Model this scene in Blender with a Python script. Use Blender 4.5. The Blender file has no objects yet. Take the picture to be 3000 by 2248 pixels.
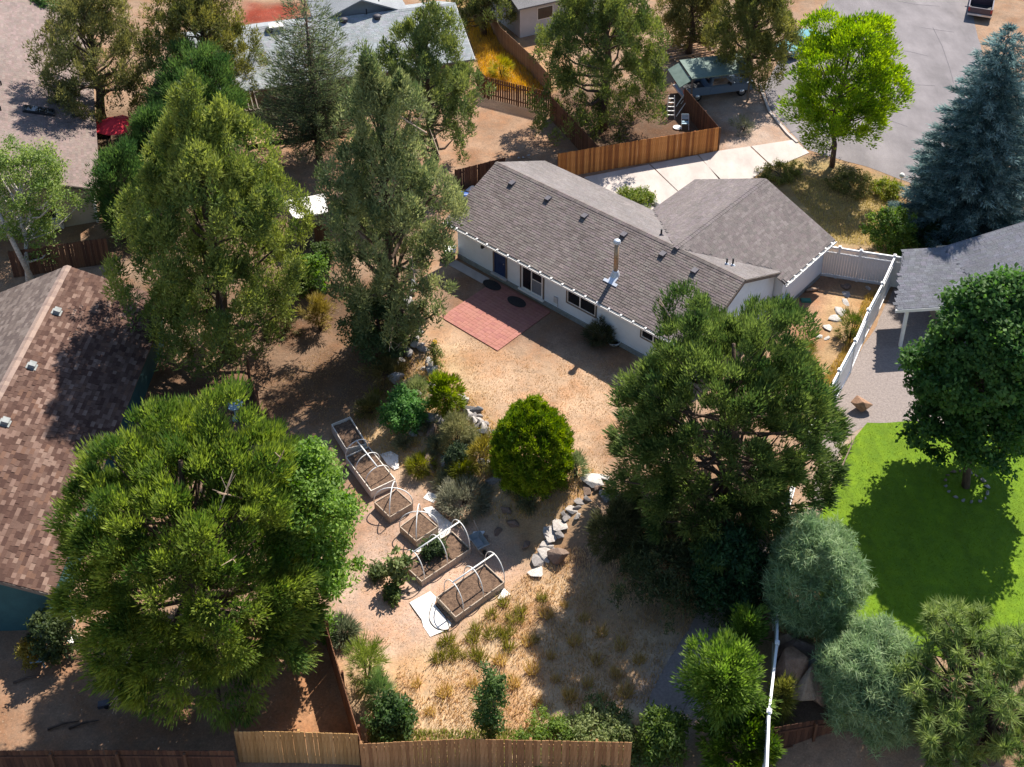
import bpy, bmesh, math, random
import numpy as np
from mathutils import Vector, Matrix
from mathutils.geometry import delaunay_2d_cdt

# ------------------------------------------------------------------ camera, sky, sun, exposure
sc = bpy.context.scene
COL = sc.collection
CAM_F, CAM_PITCH, CAM_ROLL, CAM_H = 3506.723 / 3000.0, 0.50729, 0.01415, 41.3735
PPX, PPY = 108.27 / 3000.0, -803.25 / 3000.0      # the photo is a vertically corrected crop: optical centre above its middle
_c, _s = math.cos(CAM_PITCH), math.sin(CAM_PITCH)
FW = np.array([0, _c, -_s]); UP0 = np.array([0, _s, _c]); RT0 = np.array([1.0, 0, 0])
RT = math.cos(CAM_ROLL) * RT0 + math.sin(CAM_ROLL) * UP0
UP = -math.sin(CAM_ROLL) * RT0 + math.cos(CAM_ROLL) * UP0
CP = np.array([0, 0, CAM_H])
cam = bpy.data.cameras.new('camera'); cam.sensor_width = 36.0; cam.lens = 36.0 * CAM_F
cam.shift_x = -PPX; cam.shift_y = PPY; cam.clip_start = 0.5; cam.clip_end = 3000.0
cam_o = bpy.data.objects.new('camera', cam); COL.objects.link(cam_o)
m = Matrix.Identity(4)
for i in range(3):
    m[i][0] = RT[i]; m[i][1] = UP[i]; m[i][2] = -FW[i]; m[i][3] = CP[i]
cam_o.matrix_world = m
sc.camera = cam_o

SUN_AZ, SUN_EL = math.radians(30.5), math.radians(51.0)      # azimuth clockwise from +Y
SUN_DIR = np.array([math.sin(SUN_AZ) * math.cos(SUN_EL), math.cos(SUN_AZ) * math.cos(SUN_EL), math.sin(SUN_EL)])
world = bpy.data.worlds.new('World'); sc.world = world; world.use_nodes = True
wn = world.node_tree; bg = wn.nodes['Background']
sky = wn.nodes.new('ShaderNodeTexSky'); sky.sky_type = 'NISHITA'; sky.sun_disc = False
sky.sun_elevation = SUN_EL; sky.sun_rotation = SUN_AZ; sky.altitude = 1100; sky.dust_density = 0.6; sky.ozone_density = 1.2
wn.links.new(sky.outputs[0], bg.inputs[0]); bg.inputs[1].default_value = 0.115
sun = bpy.data.lights.new('sun', 'SUN'); sun.energy = 5.0; sun.angle = math.radians(0.5); sun.color = (1.0, 0.94, 0.85)
sun_o = bpy.data.objects.new('sun', sun); COL.objects.link(sun_o); sun_o.location = (20, 80, 60)
sun_o.rotation_euler = Vector(SUN_DIR).to_track_quat('Z', 'Y').to_euler()
sc.view_settings.view_transform = 'Standard'; sc.view_settings.look = 'None'
sc.view_settings.exposure = 0.92; sc.view_settings.gamma = 1.0; sc.view_settings.use_curve_mapping = False
sc.render.engine = 'CYCLES'
sc.cycles.max_bounces = 6; sc.cycles.diffuse_bounces = 3; sc.cycles.glossy_bounces = 2
sc.cycles.transmission_bounces = 4; sc.cycles.transparent_max_bounces = 4
sc.cycles.use_adaptive_sampling = True; sc.cycles.adaptive_threshold = 0.01
sc.cycles.use_denoising = True; sc.cycles.denoiser = 'OPENIMAGEDENOISE'; sc.cycles.denoising_input_passes = 'RGB_ALBEDO_NORMAL'

# ------------------------------------------------------------------ place helpers (photo read at 2212 px wide)
IW, IH = 2212.0, 2212.0 * 2248 / 3000
FD = CAM_F * IW; CXD, CYD = IW / 2 + PPX * IW, IH / 2 + PPY * IW
def ray(x, y):
    return FW + RT * ((x - CXD) / FD) - UP * ((y - CYD) / FD)
def at(x, y, z):
    d = ray(x, y); return CP + d * ((z - CAM_H) / d[2])
def on_plane(x, y, p0, n):
    d = ray(x, y); return CP + d * (((p0 - CP) @ n) / (d @ n))
def pj(p):
    d = np.asarray(p, float) - CP; z = d @ FW
    return CXD + FD * (d @ RT) / z, CYD - FD * (d @ UP) / z, z
def S(x, y):                     # 3000 px wide readings
    return x * IW / 3000, y * IW / 3000

ZG, ZL = -0.25, -1.40            # level of the upper plots, level of the lower plots
_low = [(-700, 560), (-200, 560), (240, 575), (700, 580), (860, 610), (885, 690), (925, 770), (962, 850), (1020, 893), (1062, 930), (1105, 952),
        (1180, 1012), (1235, 1032), (1275, 1035), (1300, 1070), (1400, 1110), (1590, 1140), (1672, 1165), (1672, 1390), (1690, 1400),
        (1740, 1455), (1860, 1530), (2212, 1600), (2700, 1700), (2700, 2300), (-700, 2300)]
LOW = np.array([at(x, y, ZG)[:2] for x, y in _low])
def inside(P, poly):
    P = np.atleast_2d(P); x, y = P[:, 0], P[:, 1]; r = np.zeros(len(P), bool); n = len(poly); j = n - 1
    for i in range(n):
        xi, yi = poly[i]; xj, yj = poly[j]
        with np.errstate(divide='ignore', invalid='ignore'):
            r ^= ((yi > y) != (yj > y)) & (x < (xj - xi) * (y - yi) / (yj - yi + 1e-12) + xi)
        j = i
    return r
def edge_dist(P, poly, closed=True):
    P = np.atleast_2d(P); d = np.full(len(P), 1e9); n = len(poly)
    for i in range(n if closed else n - 1):
        a = np.asarray(poly[i]); b = np.asarray(poly[(i + 1) % n]); ab = b - a
        t = np.clip(((P - a) @ ab) / (ab @ ab + 1e-12), 0, 1)
        d = np.minimum(d, np.linalg.norm(P - (a + t[:, None] * ab), axis=1))
    return d
def hgt(P):
    P = np.atleast_2d(np.asarray(P, float))[:, :2]
    t = np.clip(edge_dist(P, LOW) / 4.2, 0, 1) * inside(P, LOW)
    t = t * t * (3 - 2 * t)
    return ZG + (ZL - ZG) * t
def h1(p): return float(hgt([p])[0])
def g(x, y, dz=0.0):             # point of the terrain seen at that place of the photo
    z = ZG
    for _ in range(40):
        p = at(x, y, z); z = 0.5 * z + 0.5 * h1(p)
    p = at(x, y, z); p[2] = h1(p) + dz
    return p
def height_to(base, ytop):       # how tall a thing standing at base must be to reach that row
    lo, hi = 0.0, 30.0
    for _ in range(40):
        mid = (lo + hi) / 2
        if pj(base + np.array([0, 0, mid]))[1] > ytop: lo = mid
        else: hi = mid
    return lo

# ------------------------------------------------------------------ objects and meshes
WM = {}
def link(o, parent=None, world_m=None):
    COL.objects.link(o); w = world_m if world_m is not None else Matrix.Identity(4)
    if parent is not None:
        o.parent = parent; o.matrix_parent_inverse = WM[parent.name].inverted()
    o.matrix_basis = w; WM[o.name] = w
    return o
def props(o, label=None, cat=None, group=None, kind=None):
    if label: o['label'] = label
    if cat: o['category'] = cat
    if group: o['group'] = group
    if kind: o['kind'] = kind
    return o
def thing(name, label, cat, loc, group=None):
    o = bpy.data.objects.new(name, None); o.empty_display_size = 0.3
    link(o, None, Matrix.Translation(Vector([float(v) for v in loc])))
    return props(o, label, cat, group)
def make_mesh(name, V, F, mat, tint=None, smooth=False, uv=None):
    """V (n,3); F list of tuples or an (m,k) array; tint (n,3) or one colour"""
    V = np.ascontiguousarray(V, np.float32); me = bpy.data.meshes.new(name)
    me.vertices.add(len(V)); me.vertices.foreach_set('co', V.ravel())
    if isinstance(F, np.ndarray):
        k = F.shape[1]; idx = F.astype(np.int32).ravel(); tot = np.full(len(F), k, np.int32)
    else:
        idx = np.array([i for f in F for i in f], np.int32); tot = np.array([len(f) for f in F], np.int32)
    st = np.concatenate([[0], np.cumsum(tot)[:-1]]).astype(np.int32)
    me.loops.add(len(idx)); me.loops.foreach_set('vertex_index', idx)
    me.polygons.add(len(tot)); me.polygons.foreach_set('loop_start', st)
    try: me.polygons.foreach_set('loop_total', tot)
    except Exception: pass
    me.polygons.foreach_set('use_smooth', np.full(len(tot), bool(smooth)))
    if tint is not None:
        t = np.asarray(tint, np.float32)
        if t.ndim == 1: t = np.tile(t, (len(V), 1))
        a = me.attributes.new('tint', 'FLOAT_COLOR', 'POINT')
        a.data.foreach_set('color', np.ascontiguousarray(np.hstack([t, np.ones((len(t), 1), np.float32)]), np.float32).ravel())
    me.materials.append(mat); me.update(calc_edges=True)
    return me
def obj(name, V, F, mat, parent=None, tint=None, smooth=False):
    return link(bpy.data.objects.new(name, make_mesh(name, V, F, mat, tint, smooth)), parent)
def copy_of(name, me, parent, M):
    return link(bpy.data.objects.new(name, me), parent, M)
def frame(o, ex, ey, ez):
    M = Matrix.Identity(4)
    for i in range(3):
        M[i][0] = float(ex[i]); M[i][1] = float(ey[i]); M[i][2] = float(ez[i]); M[i][3] = float(o[i])
    return M
Q8 = np.array([[0, 3, 2, 1], [4, 5, 6, 7], [0, 1, 5, 4], [1, 2, 6, 5], [2, 3, 7, 6], [3, 0, 4, 7]])
SGN = np.array([[-1, -1, -1], [1, -1, -1], [1, 1, -1], [-1, 1, -1], [-1, -1, 1], [1, -1, 1], [1, 1, 1], [-1, 1, 1]], float)
def boxes(C, X, Y, Z):
    """N boxes from centres and half axes -> verts, quads"""
    C = np.atleast_2d(C); n = len(C)
    X, Y, Z = [np.broadcast_to(np.atleast_2d(a), (n, 3)) for a in (X, Y, Z)]
    V = C[:, None] + SGN[None, :, :1] * X[:, None] + SGN[None, :, 1:2] * Y[:, None] + SGN[None, :, 2:] * Z[:, None]
    F = (np.arange(n) * 8)[:, None, None] + Q8[None]
    return V.reshape(-1, 3), F.reshape(-1, 4)
class MB:
    def __init__(s): s.v = []; s.f = []
    def add(s, V, F):
        o = len(s.v); s.v += [tuple(map(float, p)) for p in V]; s.f += [tuple(int(i) + o for i in f) for f in F]; return s
    def box(s, c, x, y, z): return s.add(*boxes(np.array([c], float), np.array(x, float), np.array(y, float), np.array(z, float)))
    def abox(s, a, b):
        a, b = np.array(a, float), np.array(b, float); h = abs(b - a) / 2
        return s.box((a + b) / 2, (h[0], 0, 0), (0, h[1], 0), (0, 0, h[2]))
    def bar(s, a, b, w, h, up=(0, 0, 1)):
        a, b = np.array(a, float), np.array(b, float); d = b - a; L = np.linalg.norm(d); d = d / L
        x = np.cross(d, up); n = np.linalg.norm(x); x = x / n if n > 1e-6 else np.array([1.0, 0, 0]); z = np.cross(x, d)
        return s.box((a + b) / 2, d * L / 2, x * w / 2, z * h / 2)
    def tube(s, pts, rad, n=8, cap=True):
        pts = [np.array(p, float) for p in pts]; N = len(pts)
        rad = [rad] * N if np.isscalar(rad) else rad
        V = []; ref = np.array([0.31, 0.17, 0.93])
        for i, p in enumerate(pts):
            d = pts[min(i + 1, N - 1)] - pts[max(i - 1, 0)]; d = d / (np.linalg.norm(d) + 1e-9)
            if abs(d @ ref) > 0.97: ref = np.array([0.9, 0.3, 0.1])
            a = np.cross(d, ref); a /= np.linalg.norm(a); b = np.cross(d, a)
            for k in range(n):
                t = 2 * math.pi * k / n; V.append(p + rad[i] * (math.cos(t) * a + math.sin(t) * b))
        F = [(i * n + k, i * n + (k + 1) % n, (i + 1) * n + (k + 1) % n, (i + 1) * n + k) for i in range(N - 1) for k in range(n)]
        if cap: F += [tuple(range(n))[::-1], tuple((N - 1) * n + k for k in range(n))]
        return s.add(V, F)
    def lathe(s, o, prof, n=16, ax=(0, 0, 1)):
        ax = np.array(ax, float); ax /= np.linalg.norm(ax); r = np.array([1.0, 0, 0]) if abs(ax[0]) < 0.9 else np.array([0, 1.0, 0])
        a = np.cross(ax, r); a /= np.linalg.norm(a); b = np.cross(ax, a); o = np.array(o, float); V = []
        for (R, z) in prof:
            for k in range(n):
                t = 2 * math.pi * k / n; V.append(o + ax * z + R * (math.cos(t) * a + math.sin(t) * b))
        N = len(prof)
        F = [(i * n + k, i * n + (k + 1) % n, (i + 1) * n + (k + 1) % n, (i + 1) * n + k) for i in range(N - 1) for k in range(n)]
        F += [tuple(range(n))[::-1], tuple((N - 1) * n + k for k in range(n))]
        return s.add(V, F)
    def prism(s, poly, dirv):
        """polygon (list of 3D points) extruded along dirv"""
        n = len(poly); A = [np.array(p, float) for p in poly]; B = [p + np.array(dirv, float) for p in A]
        F = [tuple(range(n)), tuple(range(2 * n - 1, n - 1, -1))] + [(i, i + n, (i + 1) % n + n, (i + 1) % n) for i in range(n)]
        return s.add(A + B, F)
    def build(s, name, mat, parent=None, tint=None, smooth=False):
        return obj(name, np.array(s.v), s.f, mat, parent, tint, smooth)
    def mesh(s, name, mat, tint=None, smooth=False):
        return make_mesh(name, np.array(s.v), s.f, mat, tint, smooth)

# ------------------------------------------------------------------ materials
def srgb(r, gg, b):
    return tuple(((c / 255 + 0.055) / 1.055) ** 2.4 if c > 10 else c / 255 / 12.92 for c in (r, gg, b))
def _mat(name):
    mt = bpy.data.materials.new(name); mt.use_nodes = True
    return mt, mt.node_tree, mt.node_tree.nodes['Principled BSDF']
def mat_surf(name, c1, c2=None, scale=6.0, rough=0.8, bump=0.0, bscale=40.0, metal=0.0, stretch=(1, 1, 1), use_tint=False, detail=6, spec=0.3):
    """two colours broken up by noise, fine bump; use_tint: multiply by the mesh's own colour"""
    mt, nt, b = _mat(name); N, L = nt.nodes, nt.links
    tc = N.new('ShaderNodeTexCoord'); mp = N.new('ShaderNodeMapping'); mp.inputs['Scale'].default_value = stretch
    L.new(tc.outputs['Object'], mp.inputs[0])
    n1 = N.new('ShaderNodeTexNoise'); n1.inputs['Scale'].default_value = scale; n1.inputs['Detail'].default_value = detail; n1.inputs['Roughness'].default_value = 0.65
    L.new(mp.outputs[0], n1.inputs['Vector'])
    rp = N.new('ShaderNodeMapRange'); rp.inputs[1].default_value = 0.32; rp.inputs[2].default_value = 0.68
    L.new(n1.outputs['Fac'], rp.inputs[0])
    mx = N.new('ShaderNodeMix'); mx.data_type = 'RGBA'
    c2 = c2 or tuple(v * 0.8 for v in c1)
    mx.inputs[6].default_value = (*c1, 1); mx.inputs[7].default_value = (*c2, 1); L.new(rp.outputs[0], mx.inputs[0])
    out = mx.outputs[2]
    if use_tint:
        at_ = N.new('ShaderNodeAttribute'); at_.attribute_name = 'tint'
        mu = N.new('ShaderNodeMix'); mu.data_type = 'RGBA'; mu.blend_type = 'MULTIPLY'; mu.inputs[0].default_value = 1.0
        L.new(out, mu.inputs[6]); L.new(at_.outputs['Color'], mu.inputs[7]); out = mu.outputs[2]
    L.new(out, b.inputs['Base Color'])
    b.inputs['Roughness'].default_value = rough; b.inputs['Metallic'].default_value = metal
    b.inputs['Specular IOR Level'].default_value = spec
    if bump > 0:
        n2 = N.new('ShaderNodeTexNoise'); n2.inputs['Scale'].default_value = bscale; n2.inputs['Detail'].default_value = 5
        L.new(mp.outputs[0], n2.inputs['Vector'])
        bp = N.new('ShaderNodeBump'); bp.inputs['Strength'].default_value = bump; bp.inputs['Distance'].default_value = 0.05
        L.new(n2.outputs['Fac'], bp.inputs['Height']); L.new(bp.outputs[0], b.inputs['Normal'])
    return mt
def mat_foliage(name, trans=0.32, rough=0.6):
    mt, nt, b = _mat(name); N, L = nt.nodes, nt.links
    a = N.new('ShaderNodeAttribute'); a.attribute_name = 'tint'
    L.new(a.outputs['Color'], b.inputs['Base Color']); b.inputs['Roughness'].default_value = rough; b.inputs['Specular IOR Level'].default_value = 0.25
    t = N.new('ShaderNodeBsdfTranslucent')
    hs = N.new('ShaderNodeHueSaturation'); hs.inputs['Saturation'].default_value = 1.15; hs.inputs['Value'].default_value = 1.7
    L.new(a.outputs['Color'], hs.inputs['Color']); L.new(hs.outputs[0], t.inputs['Color'])
    mx = N.new('ShaderNodeMixShader'); mx.inputs[0].default_value = trans
    L.new(b.outputs[0], mx.inputs[1]); L.new(t.outputs[0], mx.inputs[2])
    L.new(mx.outputs[0], N['Material Output'].inputs['Surface'])
    return mt
def mat_ground(name):
    """soil: the mesh's own colour per plot, broken by patches, grit and litter"""
    mt, nt, b = _mat(name); N, L = nt.nodes, nt.links
    tc = N.new('ShaderNodeTexCoord'); a = N.new('ShaderNodeAttribute'); a.attribute_name = 'tint'
    def noise(sc_, det, r=0.6):
        n = N.new('ShaderNodeTexNoise'); n.inputs['Scale'].default_value = sc_; n.inputs['Detail'].default_value = det; n.inputs['Roughness'].default_value = r
        L.new(tc.outputs['Object'], n.inputs['Vector']); return n
    def ramp(src, a0, a1, v0, v1):
        r = N.new('ShaderNodeMapRange'); r.inputs[1].default_value = a0; r.inputs[2].default_value = a1; r.inputs[3].default_value = v0; r.inputs[4].default_value = v1
        L.new(src, r.inputs[0]); return r.outputs[0]
    big = noise(0.35, 4); mid = noise(2.2, 8, 0.7); fine = noise(14, 6, 0.75)
    v = N.new('ShaderNodeMath'); v.operation = 'MULTIPLY'; L.new(ramp(big.outputs['Fac'], 0.3, 0.7, 0.82, 1.15), v.inputs[0]); L.new(ramp(mid.outputs['Fac'], 0.3, 0.7, 0.72, 1.24), v.inputs[1])
    v2 = N.new('ShaderNodeMath'); v2.operation = 'MULTIPLY'; L.new(v.outputs[0], v2.inputs[0]); L.new(ramp(fine.outputs['Fac'], 0.3, 0.7, 0.68, 1.3), v2.inputs[1])
    vm = N.new('ShaderNodeVectorMath'); vm.operation = 'SCALE'; L.new(a.outputs['Color'], vm.inputs[0]); L.new(v2.outputs[0], vm.inputs['Scale'])
    # patches of redder, barer earth
    ph = noise(0.55, 7, 0.7); pf = ramp(ph.outputs['Fac'], 0.45, 0.62, 0.0, 0.75)
    pr = N.new('ShaderNodeMix'); pr.data_type = 'RGBA'; pr.blend_type = 'MULTIPLY'; L.new(pf, pr.inputs[0]); L.new(vm.outputs[0], pr.inputs[6]); pr.inputs[7].default_value = (0.80, 0.64, 0.52, 1)
    # scattered litter specks
    vo = N.new('ShaderNodeTexVoronoi'); vo.inputs['Scale'].default_value = 5.5; L.new(tc.outputs['Object'], vo.inputs['Vector'])
    sp = ramp(vo.outputs['Distance'], 0.10, 0.16, 0.55, 0.0)
    mx = N.new('ShaderNodeMix'); mx.data_type = 'RGBA'; L.new(sp, mx.inputs[0]); L.new(pr.outputs[2], mx.inputs[6])
    hv = N.new('ShaderNodeMix'); hv.data_type = 'RGBA'; hv.inputs[6].default_value = (0.10, 0.065, 0.04, 1); hv.inputs[7].default_value = (0.5, 0.4, 0.28, 1)
    L.new(vo.outputs['Color'], hv.inputs[0]); L.new(hv.outputs[2], mx.inputs[7])
    L.new(mx.outputs[2], b.inputs['Base Color']); b.inputs['Roughness'].default_value = 0.95; b.inputs['Specular IOR Level'].default_value = 0.1
    bp = N.new('ShaderNodeBump'); bp.inputs['Strength'].default_value = 0.7; bp.inputs['Distance'].default_value = 0.06
    L.new(mid.outputs['Fac'], bp.inputs['Height']); b2 = N.new('ShaderNodeBump'); b2.inputs['Strength'].default_value = 0.5; b2.inputs['Distance'].default_value = 0.03
    L.new(fine.outputs['Fac'], b2.inputs['Height']); L.new(bp.outputs[0], b2.inputs['Normal']); L.new(b2.outputs[0], b.inputs['Normal'])
    return mt
def mat_glass_dark(name, c=(0.012, 0.014, 0.018)):
    mt, nt, b = _mat(name); b.inputs['Base Color'].default_value = (*c, 1); b.inputs['Roughness'].default_value = 0.06; b.inputs['Specular IOR Level'].default_value = 0.6
    n = nt.nodes.new('ShaderNodeTexNoise'); n.inputs['Scale'].default_value = 1.3
    bp = nt.nodes.new('ShaderNodeBump'); bp.inputs['Strength'].default_value = 0.03; nt.links.new(n.outputs['Fac'], bp.inputs['Height']); nt.links.new(bp.outputs[0], b.inputs['Normal'])
    return mt

M = {}
M['ground'] = mat_ground('soil')
M['leaf'] = mat_foliage('leaf', 0.42)
M['needle'] = mat_foliage('needle', 0.34)
M['straw'] = mat_foliage('straw', 0.30, 0.8)
M['bark'] = mat_surf('bark', (0.13, 0.085, 0.06), (0.06, 0.04, 0.03), 7, 0.95, 0.6, 22, stretch=(1, 1, 0.25))
M['bark_pale'] = mat_surf('bark_pale', (0.55, 0.5, 0.44), (0.25, 0.2, 0.17), 6, 0.9, 0.4, 18, stretch=(1, 1, 2.5))
M['dead_wood'] = mat_surf('dead_wood', (0.48, 0.36, 0.26), (0.3, 0.2, 0.14), 8, 0.9, 0.3)
M['shingle'] = mat_surf('shingle', (1, 1, 1), (0.72, 0.72, 0.74), 30, 0.92, 0.5, 160, use_tint=True, spec=0.2)
M['siding'] = mat_surf('siding', (0.74, 0.80, 0.84), (0.69, 0.75, 0.79), 1.3, 0.7, 0.05, 30)
M['foundation'] = mat_surf('foundation', (0.30, 0.31, 0.30), (0.2, 0.21, 0.2), 5, 0.9, 0.3)
M['white_trim'] = mat_surf('white_trim', (0.82, 0.80, 0.76), (0.74, 0.72, 0.68), 4, 0.55)
M['brown_trim'] = mat_surf('brown_trim', (0.20, 0.16, 0.13), (0.13, 0.10, 0.08), 5, 0.7)
M['vinyl'] = mat_surf('vinyl', (0.80, 0.79, 0.78), (0.73, 0.72, 0.72), 1.5, 0.45)
M['glass'] = mat_glass_dark('glass')
M['blue_door'] = mat_surf('blue_door', (0.02, 0.05, 0.14), (0.012, 0.03, 0.09), 3, 0.5)
M['screen'] = mat_surf('screen', (0.20, 0.22, 0.25), (0.15, 0.165, 0.19), 10, 0.7)
M['flue'] = mat_surf('flue', (0.50, 0.33, 0.20), (0.34, 0.21, 0.12), 5, 0.4, metal=0.55, stretch=(3, 3, 0.5))
M['galv'] = mat_surf('galv', (0.66, 0.68, 0.71), (0.5, 0.53, 0.57), 6, 0.42, metal=0.35)
M['black_metal'] = mat_surf('black_metal', (0.03, 0.03, 0.034), (0.018, 0.018, 0.02), 6, 0.55)
M['roof_vent'] = mat_surf('roof_vent', (0.10, 0.09, 0.10), (0.06, 0.055, 0.065), 6, 0.6)
M['fence'] = mat_surf('fence', (1, 1, 1), (0.55, 0.48, 0.42), 3.5, 0.88, 0.4, 30, use_tint=True, stretch=(5, 5, 0.5))
M['bed_wood'] = mat_surf('bed_wood', (0.46, 0.38, 0.30), (0.3, 0.23, 0.17), 4, 0.85, 0.3, 25, stretch=(3, 3, 1))
M['bed_white'] = mat_surf('bed_white', (0.72, 0.66, 0.58), (0.55, 0.46, 0.38), 5, 0.8, 0.2, 25)
M['bed_soil'] = mat_surf('bed_soil', (0.20, 0.125, 0.08), (0.06, 0.036, 0.025), 7, 0.97, 1.0, 20, detail=10)
M['pvc'] = mat_surf('pvc', (0.78, 0.77, 0.74), (0.66, 0.64, 0.6), 5, 0.4)
M['paver'] = mat_surf('paver', (1, 1, 1), (0.8, 0.78, 0.76), 7, 0.9, 0.3, 60, use_tint=True)
M['concrete'] = mat_surf('concrete', (0.48, 0.42, 0.38), (0.41, 0.355, 0.32), 0.6, 0.9, 0.25, 30, detail=10)
M['asphalt'] = mat_surf('asphalt', (0.205, 0.183, 0.183), (0.165, 0.147, 0.148), 0.5, 0.92, 0.3, 60, detail=12)
def _stain(mt, sc1, lo, hi):
    nt = mt.node_tree; N, L = nt.nodes, nt.links; b = N['Principled BSDF']; src = b.inputs['Base Color'].links[0].from_socket
    tc = N.new('ShaderNodeNewGeometry'); mp = N.new('ShaderNodeMapping'); mp.inputs['Scale'].default_value = (1.0, 0.35, 1.0); mp.inputs['Rotation'].default_value = (0, 0, 0.35); L.new(tc.outputs['Position'], mp.inputs[0])
    n = N.new('ShaderNodeTexNoise'); n.inputs['Scale'].default_value = sc1; n.inputs['Detail'].default_value = 9; n.inputs['Roughness'].default_value = 0.7; L.new(mp.outputs[0], n.inputs['Vector'])
    r = N.new('ShaderNodeMapRange'); r.inputs[1].default_value = 0.35; r.inputs[2].default_value = 0.65; r.inputs[3].default_value = lo; r.inputs[4].default_value = hi; L.new(n.outputs['Fac'], r.inputs[0])
    v = N.new('ShaderNodeVectorMath'); v.operation = 'SCALE'; L.new(src, v.inputs[0]); L.new(r.outputs[0], v.inputs['Scale']); L.new(v.outputs[0], b.inputs['Base Color'])
_stain(M['asphalt'], 0.45, 0.78, 1.15); _stain(M['concrete'], 0.7, 0.84, 1.1); _stain(M['shingle'], 0.55, 0.86, 1.12); _stain(M['siding'], 0.8, 0.93, 1.04)
M['asphalt_seal'] = mat_surf('asphalt_seal', (0.14, 0.125, 0.13), (0.10, 0.09, 0.095), 6, 0.9)
M['gravel'] = mat_surf('gravel', (0.30, 0.25, 0.225), (0.20, 0.165, 0.15), 9, 0.95, 0.9, 28, detail=10)
M['lawn'] = mat_surf('lawn', (0.145, 0.235, 0.004), (0.088, 0.165, 0.004), 2.2, 0.9, 0.8, 40, detail=10)
M['rock'] = mat_surf('rock', (1, 1, 1), (0.6, 0.58, 0.56), 5, 0.92, 0.8, 20, use_tint=True, detail=8)
_stain(M['lawn'], 0.8, 0.78, 1.18)
M['paper'] = mat_surf('paper', (0.80, 0.76, 0.72), (0.62, 0.56, 0.5), 3, 0.8, 0.4, 12)
M['hose'] = mat_surf('hose', (0.05, 0.045, 0.04), (0.03, 0.03, 0.03), 6, 0.6)
M['red_cloth'] = mat_surf('red_cloth', (0.70, 0.035, 0.05), (0.58, 0.025, 0.04), 4, 0.75)
M['tyre'] = mat_surf('tyre', (0.02, 0.02, 0.02), (0.012, 0.012, 0.012), 8, 0.85)
M['tan_wall'] = mat_surf('tan_wall', (0.42, 0.33, 0.24), (0.36, 0.28, 0.2), 1.5, 0.85, 0.1, 30)
M['teal_wall'] = mat_surf('teal_wall', (0.035, 0.10, 0.105), (0.026, 0.075, 0.08), 2, 0.8, 0.1, 30)
M['beige_wall'] = mat_surf('beige_wall', (0.50, 0.42, 0.32), (0.44, 0.37, 0.28), 1.5, 0.85, 0.1, 30)
M['grey_wall'] = mat_surf('grey_wall', (0.55, 0.53, 0.52), (0.48, 0.46, 0.45), 1.5, 0.85)
M['deck'] = mat_surf('deck', (0.42, 0.26, 0.16), (0.3, 0.18, 0.11), 4, 0.85, 0.3, 30, stretch=(1, 6, 1))
M['green_roof'] = mat_surf('green_roof', (0.15, 0.20, 0.17), (0.10, 0.145, 0.12), 3, 0.7, 0.2, 30)
M['white_roof'] = mat_surf('white_roof', (0.74, 0.70, 0.66), (0.6, 0.55, 0.5), 2, 0.75, 0.1, 20)
M['mat_rug'] = mat_surf('mat_rug', (0.025, 0.022, 0.022), (0.04, 0.036, 0.035), 14, 0.95, 0.5)
M['barrow'] = mat_surf('barrow', (0.17, 0.20, 0.22), (0.28, 0.28, 0.27), 5, 0.6, 0.2)
M['plastic_blue'] = mat_surf('plastic_blue', (0.33, 0.44, 0.50), (0.25, 0.36, 0.42), 5, 0.5)
M['green_lid'] = mat_surf('green_lid', (0.05, 0.20, 0.15), (0.035, 0.15, 0.11), 5, 0.6)
M['yellow'] = mat_surf('yellow', (0.75, 0.42, 0.02), (0.6, 0.3, 0.02), 9, 0.7)
def paint(name, c):
    mt, nt, b = _mat(name); b.inputs['Base Color'].default_value = (*c, 1); b.inputs['Roughness'].default_value = 0.35; b.inputs['Coat Weight'].default_value = 0.4
    n = nt.nodes.new('ShaderNodeTexNoise'); n.inputs['Scale'].default_value = 2.5; n.inputs['Detail'].default_value = 8
    r = nt.nodes.new('ShaderNodeMapRange'); r.inputs[3].default_value = 0.25; r.inputs[4].default_value = 0.6
    nt.links.new(n.outputs['Fac'], r.inputs[0]); nt.links.new(r.outputs[0], b.inputs['Roughness'])
    return mt
M['tail_lamp'] = paint('tail_lamp', (0.35, 0.01, 0.015)); M['plate'] = paint('plate', (0.6, 0.62, 0.65)); M['chrome'] = mat_surf('chrome', (0.6, 0.6, 0.62), (0.45, 0.45, 0.47), 5, 0.3, metal=0.8)

# ------------------------------------------------------------------ terrain
RNG = np.random.default_rng(7); random.seed(7)
def vnoise(P, scale, seed=0):
    """cheap smooth value noise in the plane"""
    P = np.asarray(P, float)[:, :2] * scale; i = np.floor(P).astype(int); f = P - i; f = f * f * (3 - 2 * f)
    def h(a, b):
        n = (a * 374761393 + b * 668265263 + seed * 1442695041) & 0x7fffffff
        n = ((n ^ (n >> 13)) * 1274126177) & 0x7fffffff
        return ((n ^ (n >> 16)) & 0xffff) / 65535.0
    a, b = i[:, 0], i[:, 1]
    return (h(a, b) * (1 - f[:, 0]) + h(a + 1, b) * f[:, 0]) * (1 - f[:, 1]) + (h(a, b + 1) * (1 - f[:, 0]) + h(a + 1, b + 1) * f[:, 0]) * f[:, 1]
def fbm(P, scale, seed=0):
    return (vnoise(P, scale, seed) + 0.5 * vnoise(P, scale * 2.1, seed + 1) + 0.25 * vnoise(P, scale * 4.3, seed + 2)) / 1.75
xs = np.concatenate([np.linspace(-320, -56, 10), np.arange(-54, 54.01, 0.3), np.linspace(56, 320, 10)])
ys = np.concatenate([np.linspace(-120, 12, 8), np.arange(14, 104, 0.3), np.linspace(106, 420, 12)])
X, Y = np.meshgrid(xs, ys); GP = np.stack([X.ravel(), Y.ravel()], 1)
GZ = hgt(GP)
sl = (GZ < ZG - 0.02)
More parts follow.
